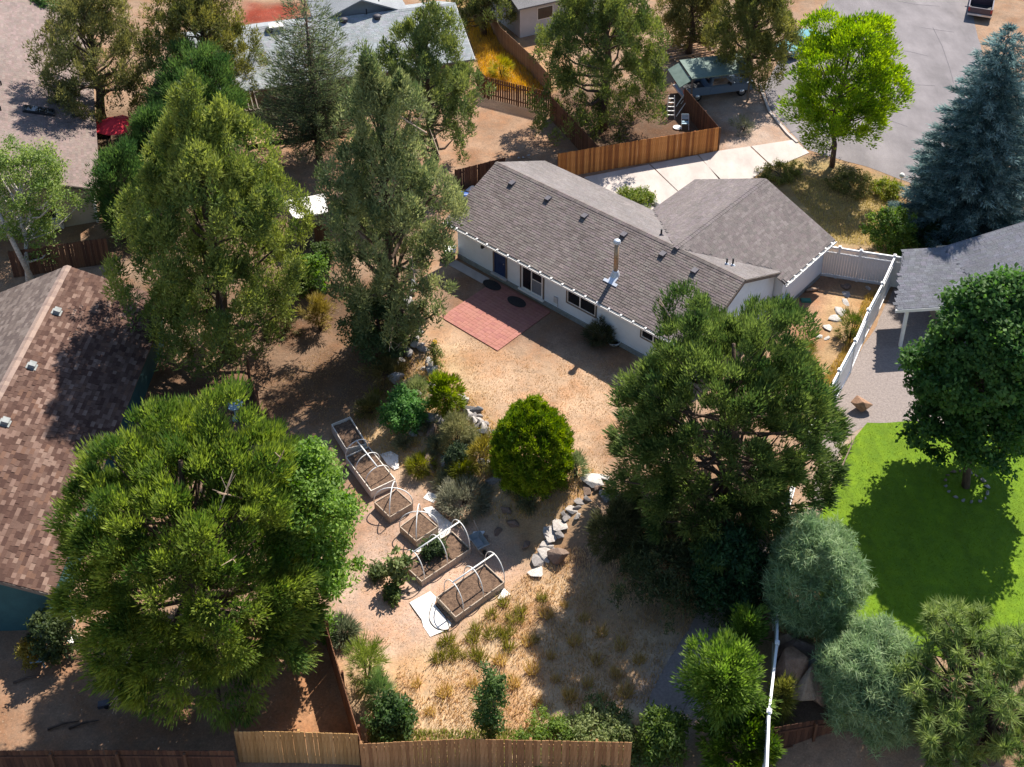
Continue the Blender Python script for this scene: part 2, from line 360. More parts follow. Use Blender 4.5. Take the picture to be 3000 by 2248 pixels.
GZ = GZ + np.where(sl, (fbm(GP, 0.8, 3) - 0.5) * 0.06, 0.0)
ZONES = [  # outline in the photo, soil colour (darkened for tree shade in one), edge softness in metres
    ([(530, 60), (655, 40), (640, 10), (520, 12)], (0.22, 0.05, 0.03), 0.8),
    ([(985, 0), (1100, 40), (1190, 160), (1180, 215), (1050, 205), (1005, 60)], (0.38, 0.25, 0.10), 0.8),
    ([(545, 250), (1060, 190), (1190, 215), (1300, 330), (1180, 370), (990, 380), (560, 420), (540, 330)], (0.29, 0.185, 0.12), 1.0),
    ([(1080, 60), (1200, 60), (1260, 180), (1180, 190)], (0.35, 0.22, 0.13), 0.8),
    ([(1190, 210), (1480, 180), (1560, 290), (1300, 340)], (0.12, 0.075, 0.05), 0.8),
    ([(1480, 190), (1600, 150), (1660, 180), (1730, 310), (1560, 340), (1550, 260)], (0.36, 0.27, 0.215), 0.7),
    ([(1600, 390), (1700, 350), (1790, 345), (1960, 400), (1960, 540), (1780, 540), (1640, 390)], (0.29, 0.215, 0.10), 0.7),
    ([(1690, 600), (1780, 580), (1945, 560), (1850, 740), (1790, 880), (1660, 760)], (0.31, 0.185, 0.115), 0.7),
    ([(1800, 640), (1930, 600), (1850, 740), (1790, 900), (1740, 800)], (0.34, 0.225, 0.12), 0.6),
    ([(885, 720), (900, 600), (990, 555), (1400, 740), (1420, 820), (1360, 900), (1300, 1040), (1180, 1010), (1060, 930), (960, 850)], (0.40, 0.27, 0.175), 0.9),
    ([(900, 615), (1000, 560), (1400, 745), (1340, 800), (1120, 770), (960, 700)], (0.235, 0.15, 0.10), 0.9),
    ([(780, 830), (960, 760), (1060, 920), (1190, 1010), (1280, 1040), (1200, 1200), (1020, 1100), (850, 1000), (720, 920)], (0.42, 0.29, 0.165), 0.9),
    ([(545, 440), (720, 450), (730, 600), (880, 600), (895, 770), (770, 880), (560, 920), (530, 640)], (0.165, 0.105, 0.068), 1.2),  # tree shade painted into the soil between the junipers, as needle-litter brown
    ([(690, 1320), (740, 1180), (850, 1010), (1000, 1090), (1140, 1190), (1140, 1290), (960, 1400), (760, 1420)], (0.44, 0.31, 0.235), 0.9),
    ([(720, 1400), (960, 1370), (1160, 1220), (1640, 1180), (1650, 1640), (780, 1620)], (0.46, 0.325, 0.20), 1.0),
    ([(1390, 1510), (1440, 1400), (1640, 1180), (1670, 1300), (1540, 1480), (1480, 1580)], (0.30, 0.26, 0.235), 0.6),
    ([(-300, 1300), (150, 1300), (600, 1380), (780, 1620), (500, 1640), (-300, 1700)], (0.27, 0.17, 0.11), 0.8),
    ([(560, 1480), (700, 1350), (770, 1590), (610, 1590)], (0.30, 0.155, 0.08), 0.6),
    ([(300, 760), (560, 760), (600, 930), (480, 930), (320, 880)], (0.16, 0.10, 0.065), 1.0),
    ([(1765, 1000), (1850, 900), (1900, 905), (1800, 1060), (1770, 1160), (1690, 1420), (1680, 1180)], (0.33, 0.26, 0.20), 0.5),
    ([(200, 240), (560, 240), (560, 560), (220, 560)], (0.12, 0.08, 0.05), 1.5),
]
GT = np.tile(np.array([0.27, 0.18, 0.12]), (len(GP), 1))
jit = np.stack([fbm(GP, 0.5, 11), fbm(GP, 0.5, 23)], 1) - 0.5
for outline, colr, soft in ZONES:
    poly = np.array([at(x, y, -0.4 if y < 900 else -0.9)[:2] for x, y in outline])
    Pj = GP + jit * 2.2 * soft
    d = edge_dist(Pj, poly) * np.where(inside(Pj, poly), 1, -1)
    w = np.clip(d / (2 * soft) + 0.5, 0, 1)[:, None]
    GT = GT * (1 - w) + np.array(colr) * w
nx, ny = len(xs), len(ys)
I = (np.arange(ny - 1)[:, None] * nx + np.arange(nx - 1)[None]).ravel()
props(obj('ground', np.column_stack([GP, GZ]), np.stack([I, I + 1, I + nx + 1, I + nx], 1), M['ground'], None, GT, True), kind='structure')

def resample(poly, step, wob=0.0, seed=0):
    out = []
    n = len(poly)
    for i in range(n):
        a, b = np.array(poly[i], float), np.array(poly[(i + 1) % n], float); k = max(1, int(np.linalg.norm(b - a) / step))
        for t in range(k): out.append(a + (b - a) * t / k)
    P = np.array(out)
    if wob: P = P + (np.stack([fbm(P, 0.9, seed), fbm(P, 0.9, seed + 9)], 1) - 0.5) * 2 * wob
    return P
def sheet(name, outline, mat, dz=0.012, step=0.5, wob=0.0, z=ZG, label=None, cat=None, kind='structure', parent=None, thick=0.0, seed=1):
    P = resample([at(x, y, z)[:2] for x, y in outline], step, wob, seed)
    n = len(P); V2 = [Vector(p) for p in P]; E2 = [(i, (i + 1) % n) for i in range(n)]
    r = delaunay_2d_cdt(V2, E2, [], 1, 1e-5); V = np.array([(p.x, p.y) for p in r[0]]); Z = hgt(V) + dz
    F = [tuple(f) for f in r[2]]; V3 = np.column_stack([V, Z])
    if thick:
        o = len(V3); V3 = np.vstack([V3, V3 - [0, 0, thick]]); F += [(b, a, a + o, b + o) for a, b in r[1] if True and _is_rim(a, b, r[2])]
    o = obj(name, V3, F, mat, parent)
    if parent is None: props(o, label, cat, None, kind)
    return o
def _is_rim(a, b, faces):
    c = 0
    for f in faces:
        if a in f and b in f: c += 1
    return c == 1
sheet('street', [(1850, -90), (2080, -90), (2108, 60), (2140, 200), (2150, 430), (1975, 398), (1870, 360), (1790, 338), (1740, 322), (1668, 240), (1650, 190), (1682, 130), (1735, 60), (1790, 0)], M['asphalt'], 0.012, 1.0, 0.1)
# sealed cracks in the asphalt
for k, pts in enumerate([[(1880, 103), (1920, 107), (1965, 112), (2005, 122)], [(1935, 2), (1975, 10), (2030, 14)], [(1925, 182), (1985, 184), (2020, 186)], [(1890, 253), (1925, 262), (1960, 274)], [(2015, 60), (2035, 100), (2052, 150), (2060, 180)], [(1990, 60), (2030, 66), (2060, 70)], [(1870, 415), (1900, 416)], [(1700, 290), (1740, 275)]]):
    W = [at(x, y, ZG) for x, y in pts]; mb = MB()
    for a, b in zip(W[:-1], W[1:]): mb.bar((*a[:2], ZG + 0.012), (*b[:2], ZG + 0.012), 0.07, 0.012)
    props(mb.build('crack_seal', M['asphalt_seal']), kind='structure')
# low concrete edging along the street
mb = MB(); W = [at(x, y, ZG) for x, y in [(1640, 185), (1662, 243), (1700, 290), (1722, 310)]]
for a, b in zip(W[:-1], W[1:]): mb.bar((*a[:2], ZG + 0.06), (*b[:2], ZG + 0.06), 0.18, 0.14)
props(mb.build('kerb', M['concrete']), kind='structure')
sheet('gravel_yard', [(1795, 880), (1850, 775), (1900, 690), (1938, 610), (2140, 600), (2250, 760), (2140, 940), (1975, 915), (1880, 915), (1835, 940), (1795, 1010), (1775, 1090), (1755, 1090), (1775, 960)], M['gravel'], 0.010, 0.6, 0.12)
LAWN = [(1872, 915), (1975, 912), (2110, 925), (2500, 950), (2560, 1460), (2080, 1440), (1960, 1392), (1800, 1396), (1772, 1290), (1762, 1170), (1770, 1115), (1792, 1060), (1803, 1020), (1832, 965)]
sheet('lawn', LAWN, M['lawn'], 0.022, 0.4, 0.10)

PATH = [(1400, 1560), (1405, 1500), (1450, 1420), (1520, 1310), (1580, 1210), (1640, 1180), (1652, 1230), (1600, 1330), (1530, 1430), (1480, 1520), (1470, 1600), (1420, 1620)]
sheet('garden_path', PATH, M['gravel'], 0.04, 0.4, 0.15, ZL)
# concrete driveway of separate slabs
dw = thing('driveway', None, None, at(1500, 380, ZG)); del_keys = None; dw['kind'] = 'structure'
for k, poly in enumerate([[(1262, 384), (1402, 356.5), (1473, 424), (1425, 470), (1330, 430)], [(1405, 356), (1506, 336.2), (1559, 391), (1560, 430), (1500, 440), (1476, 425)],
                          [(1509, 335.6), (1550, 327.5), (1619, 317.5), (1665, 360.5), (1622, 388), (1562, 400)], [(1622.5, 317), (1715, 303), (1748, 331), (1700, 352), (1668, 360)]]):
    P = [at(x, y, ZG) for x, y in poly]
    MB().prism([(*p[:2], ZG + 0.045) for p in P][::-1], (0, 0, -0.1)).build('slab', M['concrete'], dw)

# ------------------------------------------------------------------ shingled roofs
def shingle_mesh(name, w, ex, th, tint):
    V, F = boxes([[0, 0, 0]], [w * 0.487, 0, 0], [0, ex * 0.62, -0.012], [0, 0, th / 2])
    return make_mesh(name, V, F, M['shingle'], tint)
def shingles(part, P0, e, s, length, slope, w, ex, pal, n_parts=0, ok=None, th=0.016, seed=0, wide_var=0.0, score=None, tilt=None):
    tilt = tilt if tilt is not None else (0.010 if n_parts else 0.003)
    """tabs laid in courses from the eave corner P0 along e, rising along s"""
    r = np.random.default_rng(seed); n = np.cross(e, s); n = n / np.linalg.norm(n)
    if n[2] < 0: n = -n
    C, T, Wd = [], [], []
    rows = int(slope / ex)
    for i in range(rows):
        x = -r.random() * w
        while x < length:
            ww = w * (1 + wide_var * (r.random() - 0.5) * 2); xa, xb = max(x, 0.0), min(x + ww, length); x += ww
            if xb - xa < 0.06: continue
            C.append(P0 + e * (xa + xb) / 2 + s * (i + 0.5) * ex + n * (0.018 + (0.008 if n_parts else 0.002) * r.random())); Wd.append(xb - xa)
            T.append(pal[r.integers(len(pal))])
    C, T, Wd = np.array(C), np.array(T), np.array(Wd)
    if ok is not None:
        k = np.array([bool(ok(c)) for c in C]); C, T, Wd = C[k], T[k], Wd[k]
    lead = np.zeros(len(C), bool)
    if n_parts:
        full = np.abs(Wd - w) < max(0.02, wide_var * w * 0.45)
        sc_ = np.linalg.norm(C - CP, axis=1) + np.where(full, 0, 500) + (np.array([score(c) for c in C]) if score else 0)
        lead[np.argsort(sc_)[:n_parts]] = True
        pals = [tuple(p) for p in pal]; meshes = {p: shingle_mesh('shingle', w * 0.98, ex, th, p) for p in pals}
        for c, t in zip(C[lead], T[lead]):
            copy_of('shingle', meshes[tuple(t)], part, frame(c, e, s, n))
    C, T, Wd = C[~lead], T[~lead], Wd[~lead]
    V, F = boxes(C, e[None] * (Wd * 0.487)[:, None], (s * ex * 0.62 - n * tilt)[None], (n * th / 2)[None])
    props(obj('shingle_field', V, F, M['shingle'], part, np.repeat(T * (0.92 + 0.16 * r.random((len(T), 1))), 8, 0)), kind='stuff')
def pal_of(base, spread, k, seed, hue=0.03):
    r = np.random.default_rng(seed); return [tuple(np.clip(np.array(base) * (1 + spread * (r.random() - 0.5) * 2) * (1 + hue * (r.random(3) - 0.5) * 2), 0.005, 0.95)) for _ in range(k)]
def slab(part_name, poly, mat, parent, th=0.13, tint=None):
    return MB().prism([tuple(p) for p in poly], (0, 0, -th)).build(part_name, mat, parent, tint)

# ------------------------------------------------------------------ the white house
HPSI = -0.69928; HO = np.array([-5.88908, 56.81199, 0.0])
HU = np.array([math.cos(HPSI), math.sin(HPSI), 0.0]); HV = np.array([-math.sin(HPSI), math.cos(HPSI), 0.0]); ZV = np.array([0, 0, 1.0])
HL, HW, HZE, HZR, HOV = 17.203, 4.3795, 2.397, 4.295, 0.545
GU0, GU1, GV, GZE, GZR, GVN = 8.245, 17.728, 13.276, 2.35, 4.417, 7.887
def hp(a, b, z): return HO + a * HU + b * HV + z * ZV
house = thing('white_house', 'low white ranch house with brown-grey shingle roof and tall flue in the middle', 'house', hp(8, 4, ZG))
PAL_MAIN = pal_of((0.205, 0.168, 0.155), 0.16, 9, 5)
PAL_GAR = pal_of((0.215, 0.182, 0.172), 0.10, 8, 6)
km = (HZR - HZE) / HW
w0, w1 = 0.48, HL - 0.34
wall = MB().prism([hp(w0, HOV, 0.02), hp(w0, 2 * HW - 0.5, 0.02), hp(w0, 2 * HW - 0.5, HZE + km * 0.5 - 0.17), hp(w0, HW, HZR - 0.17), hp(w0, HOV, HZE + km * HOV - 0.17)], HU * (w1 - w0)).build('wall', M['siding'], house)
MB().box(hp((w0 + w1) / 2, HW, -0.2), HU * ((w1 - w0) / 2 + 0.015), HV * (HW - 0.5 + 0.02), ZV * 0.235).build('foundation', M['foundation'], house)
g0, g1 = GU0 + 0.45, GU1 - 0.36; gm = (GU0 + GU1) / 2; kg = (GZR - GZE) / ((GU1 - GU0) / 2)
MB().prism([hp(g0, 8.35, 0.02), hp(g1, 8.35, 0.02), hp(g1, 8.35, GZE + kg * 0.36 - 0.17), hp(gm, 8.35, GZR - 0.17), hp(g0, 8.35, GZE + kg * 0.45 - 0.17)], HV * (GV - 0.4 - 8.35)).build('wall', M['siding'], house)
MB().box(hp((g0 + g1) / 2, (8.36 + GV - 0.4) / 2, -0.2), HU * ((g1 - g0) / 2 + 0.012), HV * ((GV - 0.4 - 8.36) / 2), ZV * 0.235).build('foundation', M['foundation'], house)
RB = (0.2, 0.17, 0.16)
roof = slab('roof', [hp(0, 0, HZE), hp(HL, 0, HZE), hp(HL, HW, HZR), hp(0, HW, HZR)], M['shingle'], house, 0.13, RB)
rs = HW * HV + (HZR - HZE) * ZV; rsl = np.linalg.norm(rs); rs = rs / rsl
shingles(roof, hp(0, 0, HZE), HU, rs, HL, rsl, 0.34, 0.145, PAL_MAIN, 300, seed=3, score=lambda c: 900 if (c - HO) @ HU > 13.2 else 0)
roof_f = slab('roof', [hp(0, 2 * HW, HZE), hp(0, HW, HZR), hp(HL, HW, HZR), hp(HL, 2 * HW, HZE)], M['shingle'], house, 0.13, (0.19, 0.175, 0.17))
rf = -HW * HV + (HZR - HZE) * ZV; rf = rf / np.linalg.norm(rf)
def far_ok(c):
    a, b = (c - HO) @ HU, (c - HO) @ HV
    return not (GU0 < a < GU1 and abs(a - gm) < (b - 4.25) * 1.02)
shingles(roof_f, hp(0, 2 * HW, HZE), HU, rf, HL, rsl, 0.34, 0.145, pal_of((0.215, 0.190, 0.180), 0.07, 8, 9), 0, far_ok, seed=4)
roof_g = slab('roof', [hp(GU0, GV, GZE), hp(gm, GV, GZR), hp(gm, 4.2, GZR), hp(GU0, 8.8, GZE)][::-1], M['shingle'], house, 0.13, (0.18, 0.165, 0.162))
sg = (GU1 - GU0) / 2 * HU + (GZR - GZE) * ZV; gsl = np.linalg.norm(sg); sg = sg / gsl
shingles(roof_g, hp(GU0, GV, GZE), -HV, sg, GV - 4.2, gsl, 0.34, 0.145, PAL_GAR, 0, lambda c: ((c - HO) @ HV) > 4.2 + (gm - (c - HO) @ HU) * 0.98, seed=5)
roof_h = slab('roof', [hp(gm, GV, GZR), hp(GU1, GV, GZE), hp(GU1, GVN, GZE), hp(HL + 0.02, GVN, GZE + kg * (GU1 - HL)), hp(HL + 0.02, 8.25, GZE + kg * (GU1 - HL)), hp(gm, 4.2, GZR)][::-1], M['shingle'], house, 0.13, (0.17, 0.155, 0.153))
sh = -(GU1 - GU0) / 2 * HU + (GZR - GZE) * ZV; sh = sh / np.linalg.norm(sh)
def gr_ok(c):
    a, b = (c - HO) @ HU, (c - HO) @ HV
    return b > (GVN + 0.02 if a > HL else 4.2 + (a - gm) * 0.98)
shingles(roof_h, hp(GU1, GV, GZE), -HV, sh, GV - 4.2, gsl, 0.34, 0.145, pal_of((0.195, 0.165, 0.155), 0.14, 9, 8), 0, gr_ok, seed=6)
# ridge caps
def ridge_caps(parent, a, b, pal, w=0.30, step=0.2, seed=0):
    a, b = np.array(a), np.array(b); d = b - a; L = np.linalg.norm(d); d = d / L; x = np.cross(d, ZV); n = int(L / step); r = np.random.default_rng(seed)
    C = []; X_ = []; Z_ = []; T = []
    for i in range(n):
        p = a + d * (i + 0.5) * step; t = np.array(pal[r.integers(len(pal))])
        for sgn in (-1, 1):
            sx = x * sgn - ZV * 0.42; sx = sx / np.linalg.norm(sx); nn = np.cross(sx, d) * (1 if np.cross(sx, d)[2] > 0 else -1)
            C.append(p + sx * w * 0.25 + nn * 0.035); X_.append(sx * w * 0.26); Z_.append(nn * 0.012); T.append(t)
    C = np.array(C); V, F = boxes(C, (d * step * 0.56 - ZV * 0.006)[None], np.array(X_), np.array(Z_))
    props(obj('ridge_cap', V, F, M['shingle'], parent, np.repeat(np.array(T), 8, 0)), kind='stuff')
ridge_caps(house, hp(0, HW, HZR), hp(HL, HW, HZR), PAL_MAIN, seed=2)
ridge_caps(house, hp(gm, 4.2, GZR), hp(gm, GV, GZR), PAL_GAR, seed=3)
# gutters with their bright straps
def gutter(a, b, out, nst, parent, drop=0.05):
    a, b = np.array(a), np.array(b); d = (b - a) / np.linalg.norm(b - a); L = np.linalg.norm(b - a); mb = MB()
    o1 = out * 0.02 - ZV * (drop + 0.06)
    mb.box((a + b) / 2 + out * 0.12 + o1 + ZV * 0.0, d * L / 2, out * 0.012, ZV * 0.055)
    mb.box((a + b) / 2 + out * 0.06 + o1 - ZV * 0.05, d * L / 2, out * 0.06, ZV * 0.008)
    mb.box((a + b) / 2 + out * 0.005 + o1, d * L / 2, out * 0.01, ZV * 0.055)
    gt = mb.build('gutter', M['white_trim'], parent)
    V, F = boxes([[0, 0, 0]], d * 0.045, out * 0.085, ZV * 0.02); me = make_mesh('gutter_strap', V, F, M['white_trim'])
    for i in range(nst):
        copy_of('gutter_strap', me, gt, Matrix.Translation(Vector(a + d * L * (i + 0.35) / nst + out * 0.055 + ZV * 0.01)))
gutter(hp(0, 0, HZE), hp(HL, 0, HZE), -HV, 22, house)
gutter(hp(GU1, GVN, GZE), hp(GU1, GV, GZE), HU, 8, house)
# barge boards
for (p, q) in ((hp(0, 0, HZE), hp(0, HW, HZR)), (hp(0, HW, HZR), hp(0, 2 * HW, HZE)), (hp(HL, 0, HZE), hp(HL, HW, HZR)), (hp(HL, HW, HZR), hp(HL, 2 * HW, HZE)), (hp(GU0, GV, GZE), hp(gm, GV, GZR)), (hp(gm, GV, GZR), hp(GU1, GV, GZE))):
    MB().bar(p - ZV * 0.10, q - ZV * 0.10, 0.05, 0.18).build('barge_board', M['brown_trim'], house)
# openings of the long wall facing the yard
WB = HOV
def wbox(mb, a0, a1, z0, z1, proud0, proud1):
    return mb.box(hp((a0 + a1) / 2, WB - (proud0 + proud1) / 2, (z0 + z1) / 2), HU * (a1 - a0) / 2, HV * (proud1 - proud0) / 2, ZV * (z1 - z0) / 2)
def framed(name, a0, a1, z0, z1, casing, case_mat, frame_mat, pane_mat, mull=(), fw_=0.06, parent=house, sill=False, fname='frame'):
    f = MB()
    for q in ((a0 - casing, a0, z0 - casing, z1 + casing), (a1, a1 + casing, z0 - casing, z1 + casing), (a0, a1, z1, z1 + casing)): wbox(f, *q, 0.0, 0.045)
    if sill: wbox(f, a0, a1, z0 - casing, z0, 0.0, 0.06)
    o = f.build(name, case_mat, parent)
    f = MB()
    for q in ((a0, a0 + fw_, z0, z1), (a1 - fw_, a1, z0, z1), (a0 + fw_, a1 - fw_, z1 - fw_, z1), (a0 + fw_, a1 - fw_, z0, z0 + fw_)): wbox(f, *q, 0.0, 0.03)
    for mm in mull: wbox(f, mm - 0.035, mm + 0.035, z0 + fw_, z1 - fw_, 0.0, 0.035)
    f.build(fname, frame_mat, o)
    ed = [a0 + fw_] + list(mull) + [a1 - fw_]
    for i in range(len(ed) - 1):
        f = MB(); wbox(f, ed[i] + (0.035 if i else 0), ed[i + 1] - (0.035 if i < len(ed) - 2 else 0), z0 + fw_, z1 - fw_, 0.0, 0.010); f.build('pane', pane_mat, o)
    return o
dr = framed('door', 3.38, 4.24, 0.16, 2.12, 0.11, M['brown_trim'], M['blue_door'], M['blue_door'])
f = MB(); f.lathe(hp(4.10, WB - 0.045, 1.05), [(0.03, -0.03), (0.04, 0.0), (0.03, 0.03)], 8, HV); f.build('handle', M['chrome'], dr)
MB().box(hp(3.8, WB - 0.10, 0.10), HU * 0.56, HV * 0.10, ZV * 0.05).build('threshold', M['grey_wall'], house)
sd = framed('sliding_door', 5.42, 7.0, 0.10, 2.12, 0.09, M['brown_trim'], M['white_trim'], M['glass'], (6.17,), 0.10)
f = MB(); wbox(f, 6.24, 6.89, 0.22, 1.05, 0.011, 0.022); f.build('screen', M['screen'], sd)
f = MB(); wbox(f, 6.22, 6.90, 1.05, 1.10, 0.011, 0.03); f.build('cross_rail', M['white_trim'], sd)
MB().box(hp(6.2, WB - 0.09, 0.04), HU * 0.92, HV * 0.09, ZV * 0.045).build('threshold', M['white_trim'], house)
framed('window', 8.74, 10.68, 0.82, 1.98, 0.08, M['brown_trim'], M['white_trim'], M['glass'], (9.62,), 0.05, sill=True)
framed('window', 13.70, 15.2, 1.14, 1.98, 0.07, M['brown_trim'], M['white_trim'], M['glass'], (14.45,), 0.05, sill=True)
mb = MB(); wbox(mb, 7.84, 8.08, 0.36, 0.72, 0, 0.10); wbox(mb, 8.05, 8.09, -0.1, 0.36, 0.0, 0.04); wbox(mb, 8.1, 8.5, -0.12, -0.04, 0.0, 0.05); mb.build('meter_box', M['grey_wall'], house)
mb = MB(); mb.box(hp(2.55, WB - 0.1, 1.55), HU * 0.06, HV * 0.1, ZV * 0.09); mb.build('wall_lamp', M['black_metal'], house)
mb = MB(); mb.bar(hp(HL - 0.30, 8.42, 0.05), hp(HL - 0.30, 8.42, 2.1), 0.07, 0.09); mb.build('downspout', M['white_trim'], house)
MB().box(hp(0.48 - 0.03, 1.2, 1.2), HU * 0.02, HV * 0.05, ZV * 1.1).build('downspout', M['white_trim'], house)
# garage door and front door side (street side)
mb = MB()
for k in range(4): mb.box(hp(gm - 0.8, GV - 0.385, 0.28 + 0.53 * k), HU * 2.4, HV * 0.03, ZV * 0.25)
mb.build('garage_door', M['white_trim'], house)
# roof vents, flue, pipes
kn = np.array([0, 0, 1.0]) - km * HV; kn = kn / np.linalg.norm(kn)
vm = MB(); vm.add([(-.17, -.20, 0), (.17, -.20, 0), (.17, .20, 0), (-.17, .20, 0), (-.15, -.17, .15), (.15, -.17, .15), (.15, .17, .05), (-.15, .17, .05)], Q8)
vent_me = vm.mesh('roof_vent', M['roof_vent'])
for a, b in ((1.94, 3.66), (4.59, 3.76), (7.24, 3.76), (9.96, 3.78), (12.57, 3.74), (14.65, 3.68)):
    z = HZE + km * b; copy_of('roof_vent', vent_me, house, frame(hp(a, b, z) + kn * 0.045, HU, rs, kn))
fb = hp(11.05, 1.65, HZE + km * 1.65)
fl = MB(); fl.tube([fb - ZV * 0.2, fb + ZV * 2.02], 0.125, 20); flo = fl.build('flue', M['flue'], house, None, True)
MB().lathe(fb + ZV * 2.0, [(0.13, 0.0), (0.17, 0.04), (0.20, 0.09), (0.20, 0.13), (0.17, 0.16), (0.19, 0.19), (0.13, 0.25), (0.05, 0.28)], 20).build('flue_cap', M['galv'], flo, None, True)
mb = MB(); mb.lathe(fb - ZV * 0.12, [(0.30, 0.0), (0.27, 0.12), (0.16, 0.36), (0.15, 0.42)], 18); mb.build('flue_flashing', M['galv'], flo, None, True)
pc = hp(11.12, 1.16, HZE + km * 1.16) + kn * 0.06
MB().box(pc, HU * 0.44, rs * 0.09, kn * 0.012).build('flashing_plate', M['galv'], flo)
MB().box(pc + rs * 0.22, HU * 0.22, rs * 0.20, kn * 0.011).build('flashing_plate', M['galv'], flo)
for a, b, hh_ in ((11.42, 5.17, 0.42), (15.45, 5.45, 0.40), (15.67, 5.70, 0.48)):
    z = HZE + km * (2 * HW - b); mb = MB(); mb.tube([hp(a, b, z - 0.1), hp(a, b, z + hh_)], 0.05, 8); po = mb.build('vent_pipe', M['black_metal'], house)
    MB().lathe(hp(a, b, z + 0.02), [(0.17, -0.06), (0.14, 0.0), (0.07, 0.10)], 10).build('pipe_boot', M['galv'] if b > 5.4 else M['roof_vent'], po)

# brick patio, each paver a piece
pat = thing('patio', None, None, hp(5.6, -1.8, ZG)); pat['kind'] = 'structure'
PB0, PB1, PA0, PA1 = -4.05, HOV - 0.22, 3.62, 7.72
pw, pl = 0.225, 0.30
nr, nc = int((PB1 - PB0) / pw), int((PA1 - PA0) / pl)
ppal = pal_of((0.35, 0.150, 0.118), 0.09, 6, 31, 0.04)
pm = []
for t in ppal:
    V, F = boxes([[0, 0, 0]], [pl / 2 - 0.003, 0, 0], [0, pw / 2 - 0.003, 0], [0, 0, 0.03]); pm.append(make_mesh('paver', V, F, M['paver'], t))
MB().box(hp((PA0 + PA1) / 2, (PB0 + PB1) / 2, ZG - 0.02), HU * ((PA1 - PA0) / 2), HV * ((PB1 - PB0) / 2), ZV * 0.05).build('sand_bed', M['paver'], pat, (0.29, 0.125, 0.10))
for i in range(nr):
    for j in range(nc + 1):
        a = PA0 + (j + 0.5) * pl; b = PB0 + (i + 0.5) * pw
        if a > PA1: continue
        da = random.uniform(-0.004, 0.004)
        copy_of('paver', random.choice(pm), pat, frame(hp(a, b, ZG + 0.022 + random.uniform(-0.002, 0.003)), HU, HV, ZV) @ Matrix.Rotation(random.uniform(-0.012, 0.012), 4, 'Z'))
MB().box(hp(1.9, HOV - 0.6, ZG + 0.0), HU * 1.35, HV * 0.3, ZV * 0.03).build('walk_strip', M['concrete'], pat)

# ------------------------------------------------------------------ neighbouring houses
def solve_ridge(E1, e, px, lo, hi):
    best = None
    for z in np.linspace(lo, hi, 600):
        d = abs((at(*px, z) - E1)[:2] @ e[:2])
        if best is None or d < best[0]: best = (d, z)
    return best[1], at(*px, best[1])
def gable(name, label, E1, e, L, run, zr, wall_mat, base_z, n, over=0.45, gover=0.35, tint=(0.2, 0.18, 0.17), pal=None, tab=(0.34, 0.15), parts=0, score=None, far_pal=None, seed=0, rough_far=True, wide=0.0, part_ok=None, caps=True, barge='brown_trim'):
    """eave corner E1, e along the eave, n towards the ridge"""
    ze = E1[2]; k = (zr - ze) / run
    def q(a, b, z): return E1 * np.array([1, 1, 0]) + a * e + b * n + z * ZV
    h = thing(name, label, 'house', q(L / 2, run, base_z))
    MB().prism([q(gover, over, base_z), q(gover, 2 * run - over, base_z), q(gover, 2 * run - over, ze + k * over - 0.16), q(gover, run, zr - 0.16), q(gover, over, ze + k * over - 0.16)], e * (L - 2 * gover)).build('wall', M[wall_mat], h)
    r1 = slab('roof', [q(0, 0, ze), q(L, 0, ze), q(L, run, zr), q(0, run, zr)], M['shingle'], h, 0.12, tint)
    r2 = slab('roof', [q(0, 2 * run, ze), q(0, run, zr), q(L, run, zr), q(L, 2 * run, ze)], M['shingle'], h, 0.12, tint)
    s1 = run * n + (zr - ze) * ZV; sl_ = np.linalg.norm(s1); s2 = -run * n + (zr - ze) * ZV
    if pal: shingles(r1, q(0, 0, ze), e, s1 / sl_, L, sl_, tab[0], tab[1], pal, parts, part_ok, 0.02, seed, wide, score)
    if far_pal: shingles(r2, q(0, 2 * run, ze), e, s2 / sl_, L, sl_, tab[0], tab[1], far_pal, 0, part_ok, 0.02, seed + 1, wide)
    for a in (0, L):
        for b0, z0 in ((0, ze), (2 * run, ze)): MB().bar(q(a, b0, z0 - 0.09), q(a, run, zr - 0.09), 0.05, 0.16).build('barge_board', M[barge], h)
    if caps and pal: ridge_caps(h, q(0, run, zr), q(L, run, zr), caps if isinstance(caps, list) else pal, 0.42, 0.24, seed)
    return h, q
# left: brown shake roof over teal gable
E1 = at(365, 647, 1.1); E2 = at(112, 1285, 1.1); e = (E2 - E1) / np.linalg.norm(E2 - E1)
zr_, R_ = solve_ridge(E1, e, (145, 575), 1.1, 5); nn = np.array([e[1], -e[0], 0.0]); 
if (R_ - E1) @ nn < 0: nn = -nn
PAL_BR = [(0.150, 0.084, 0.062), (0.112, 0.060, 0.045), (0.215, 0.132, 0.100), (0.090, 0.047, 0.036), (0.175, 0.102, 0.076), (0.29, 0.19, 0.145), (0.13, 0.072, 0.054), (0.10, 0.054, 0.041), (0.19, 0.105, 0.072), (0.16, 0.095, 0.072), (0.14, 0.08, 0.06), (0.24, 0.15, 0.115)]
PAL_BR = [tuple(v * 0.84 for v in p) for p in PAL_BR]
def br_ok(c):
    x, y, _ = pj(c); return x > -160
def br_score(c):
    x, y, _ = pj(c); return 900 if (x < 4 or x > 330 - (y - 700) * 0.42 - 30 or y > 1270 or (y > 1180 and x > 150)) else 0
bh, bq = gable('brown_house', 'house with brown shake roof and dark teal gable wall', E1, e, np.linalg.norm(E2 - E1), abs((R_ - E1) @ nn), zr_, 'teal_wall', ZL, nn, 0.4, 0.3,
               (0.22, 0.14, 0.11), PAL_BR, (0.34, 0.175), 300, br_score, [(0.20, 0.155, 0.13), (0.165, 0.125, 0.105), (0.235, 0.185, 0.155), (0.14, 0.105, 0.09)], 21, True, 0.35, br_ok, [(0.36, 0.26, 0.21), (0.31, 0.22, 0.18), (0.40, 0.29, 0.23)])
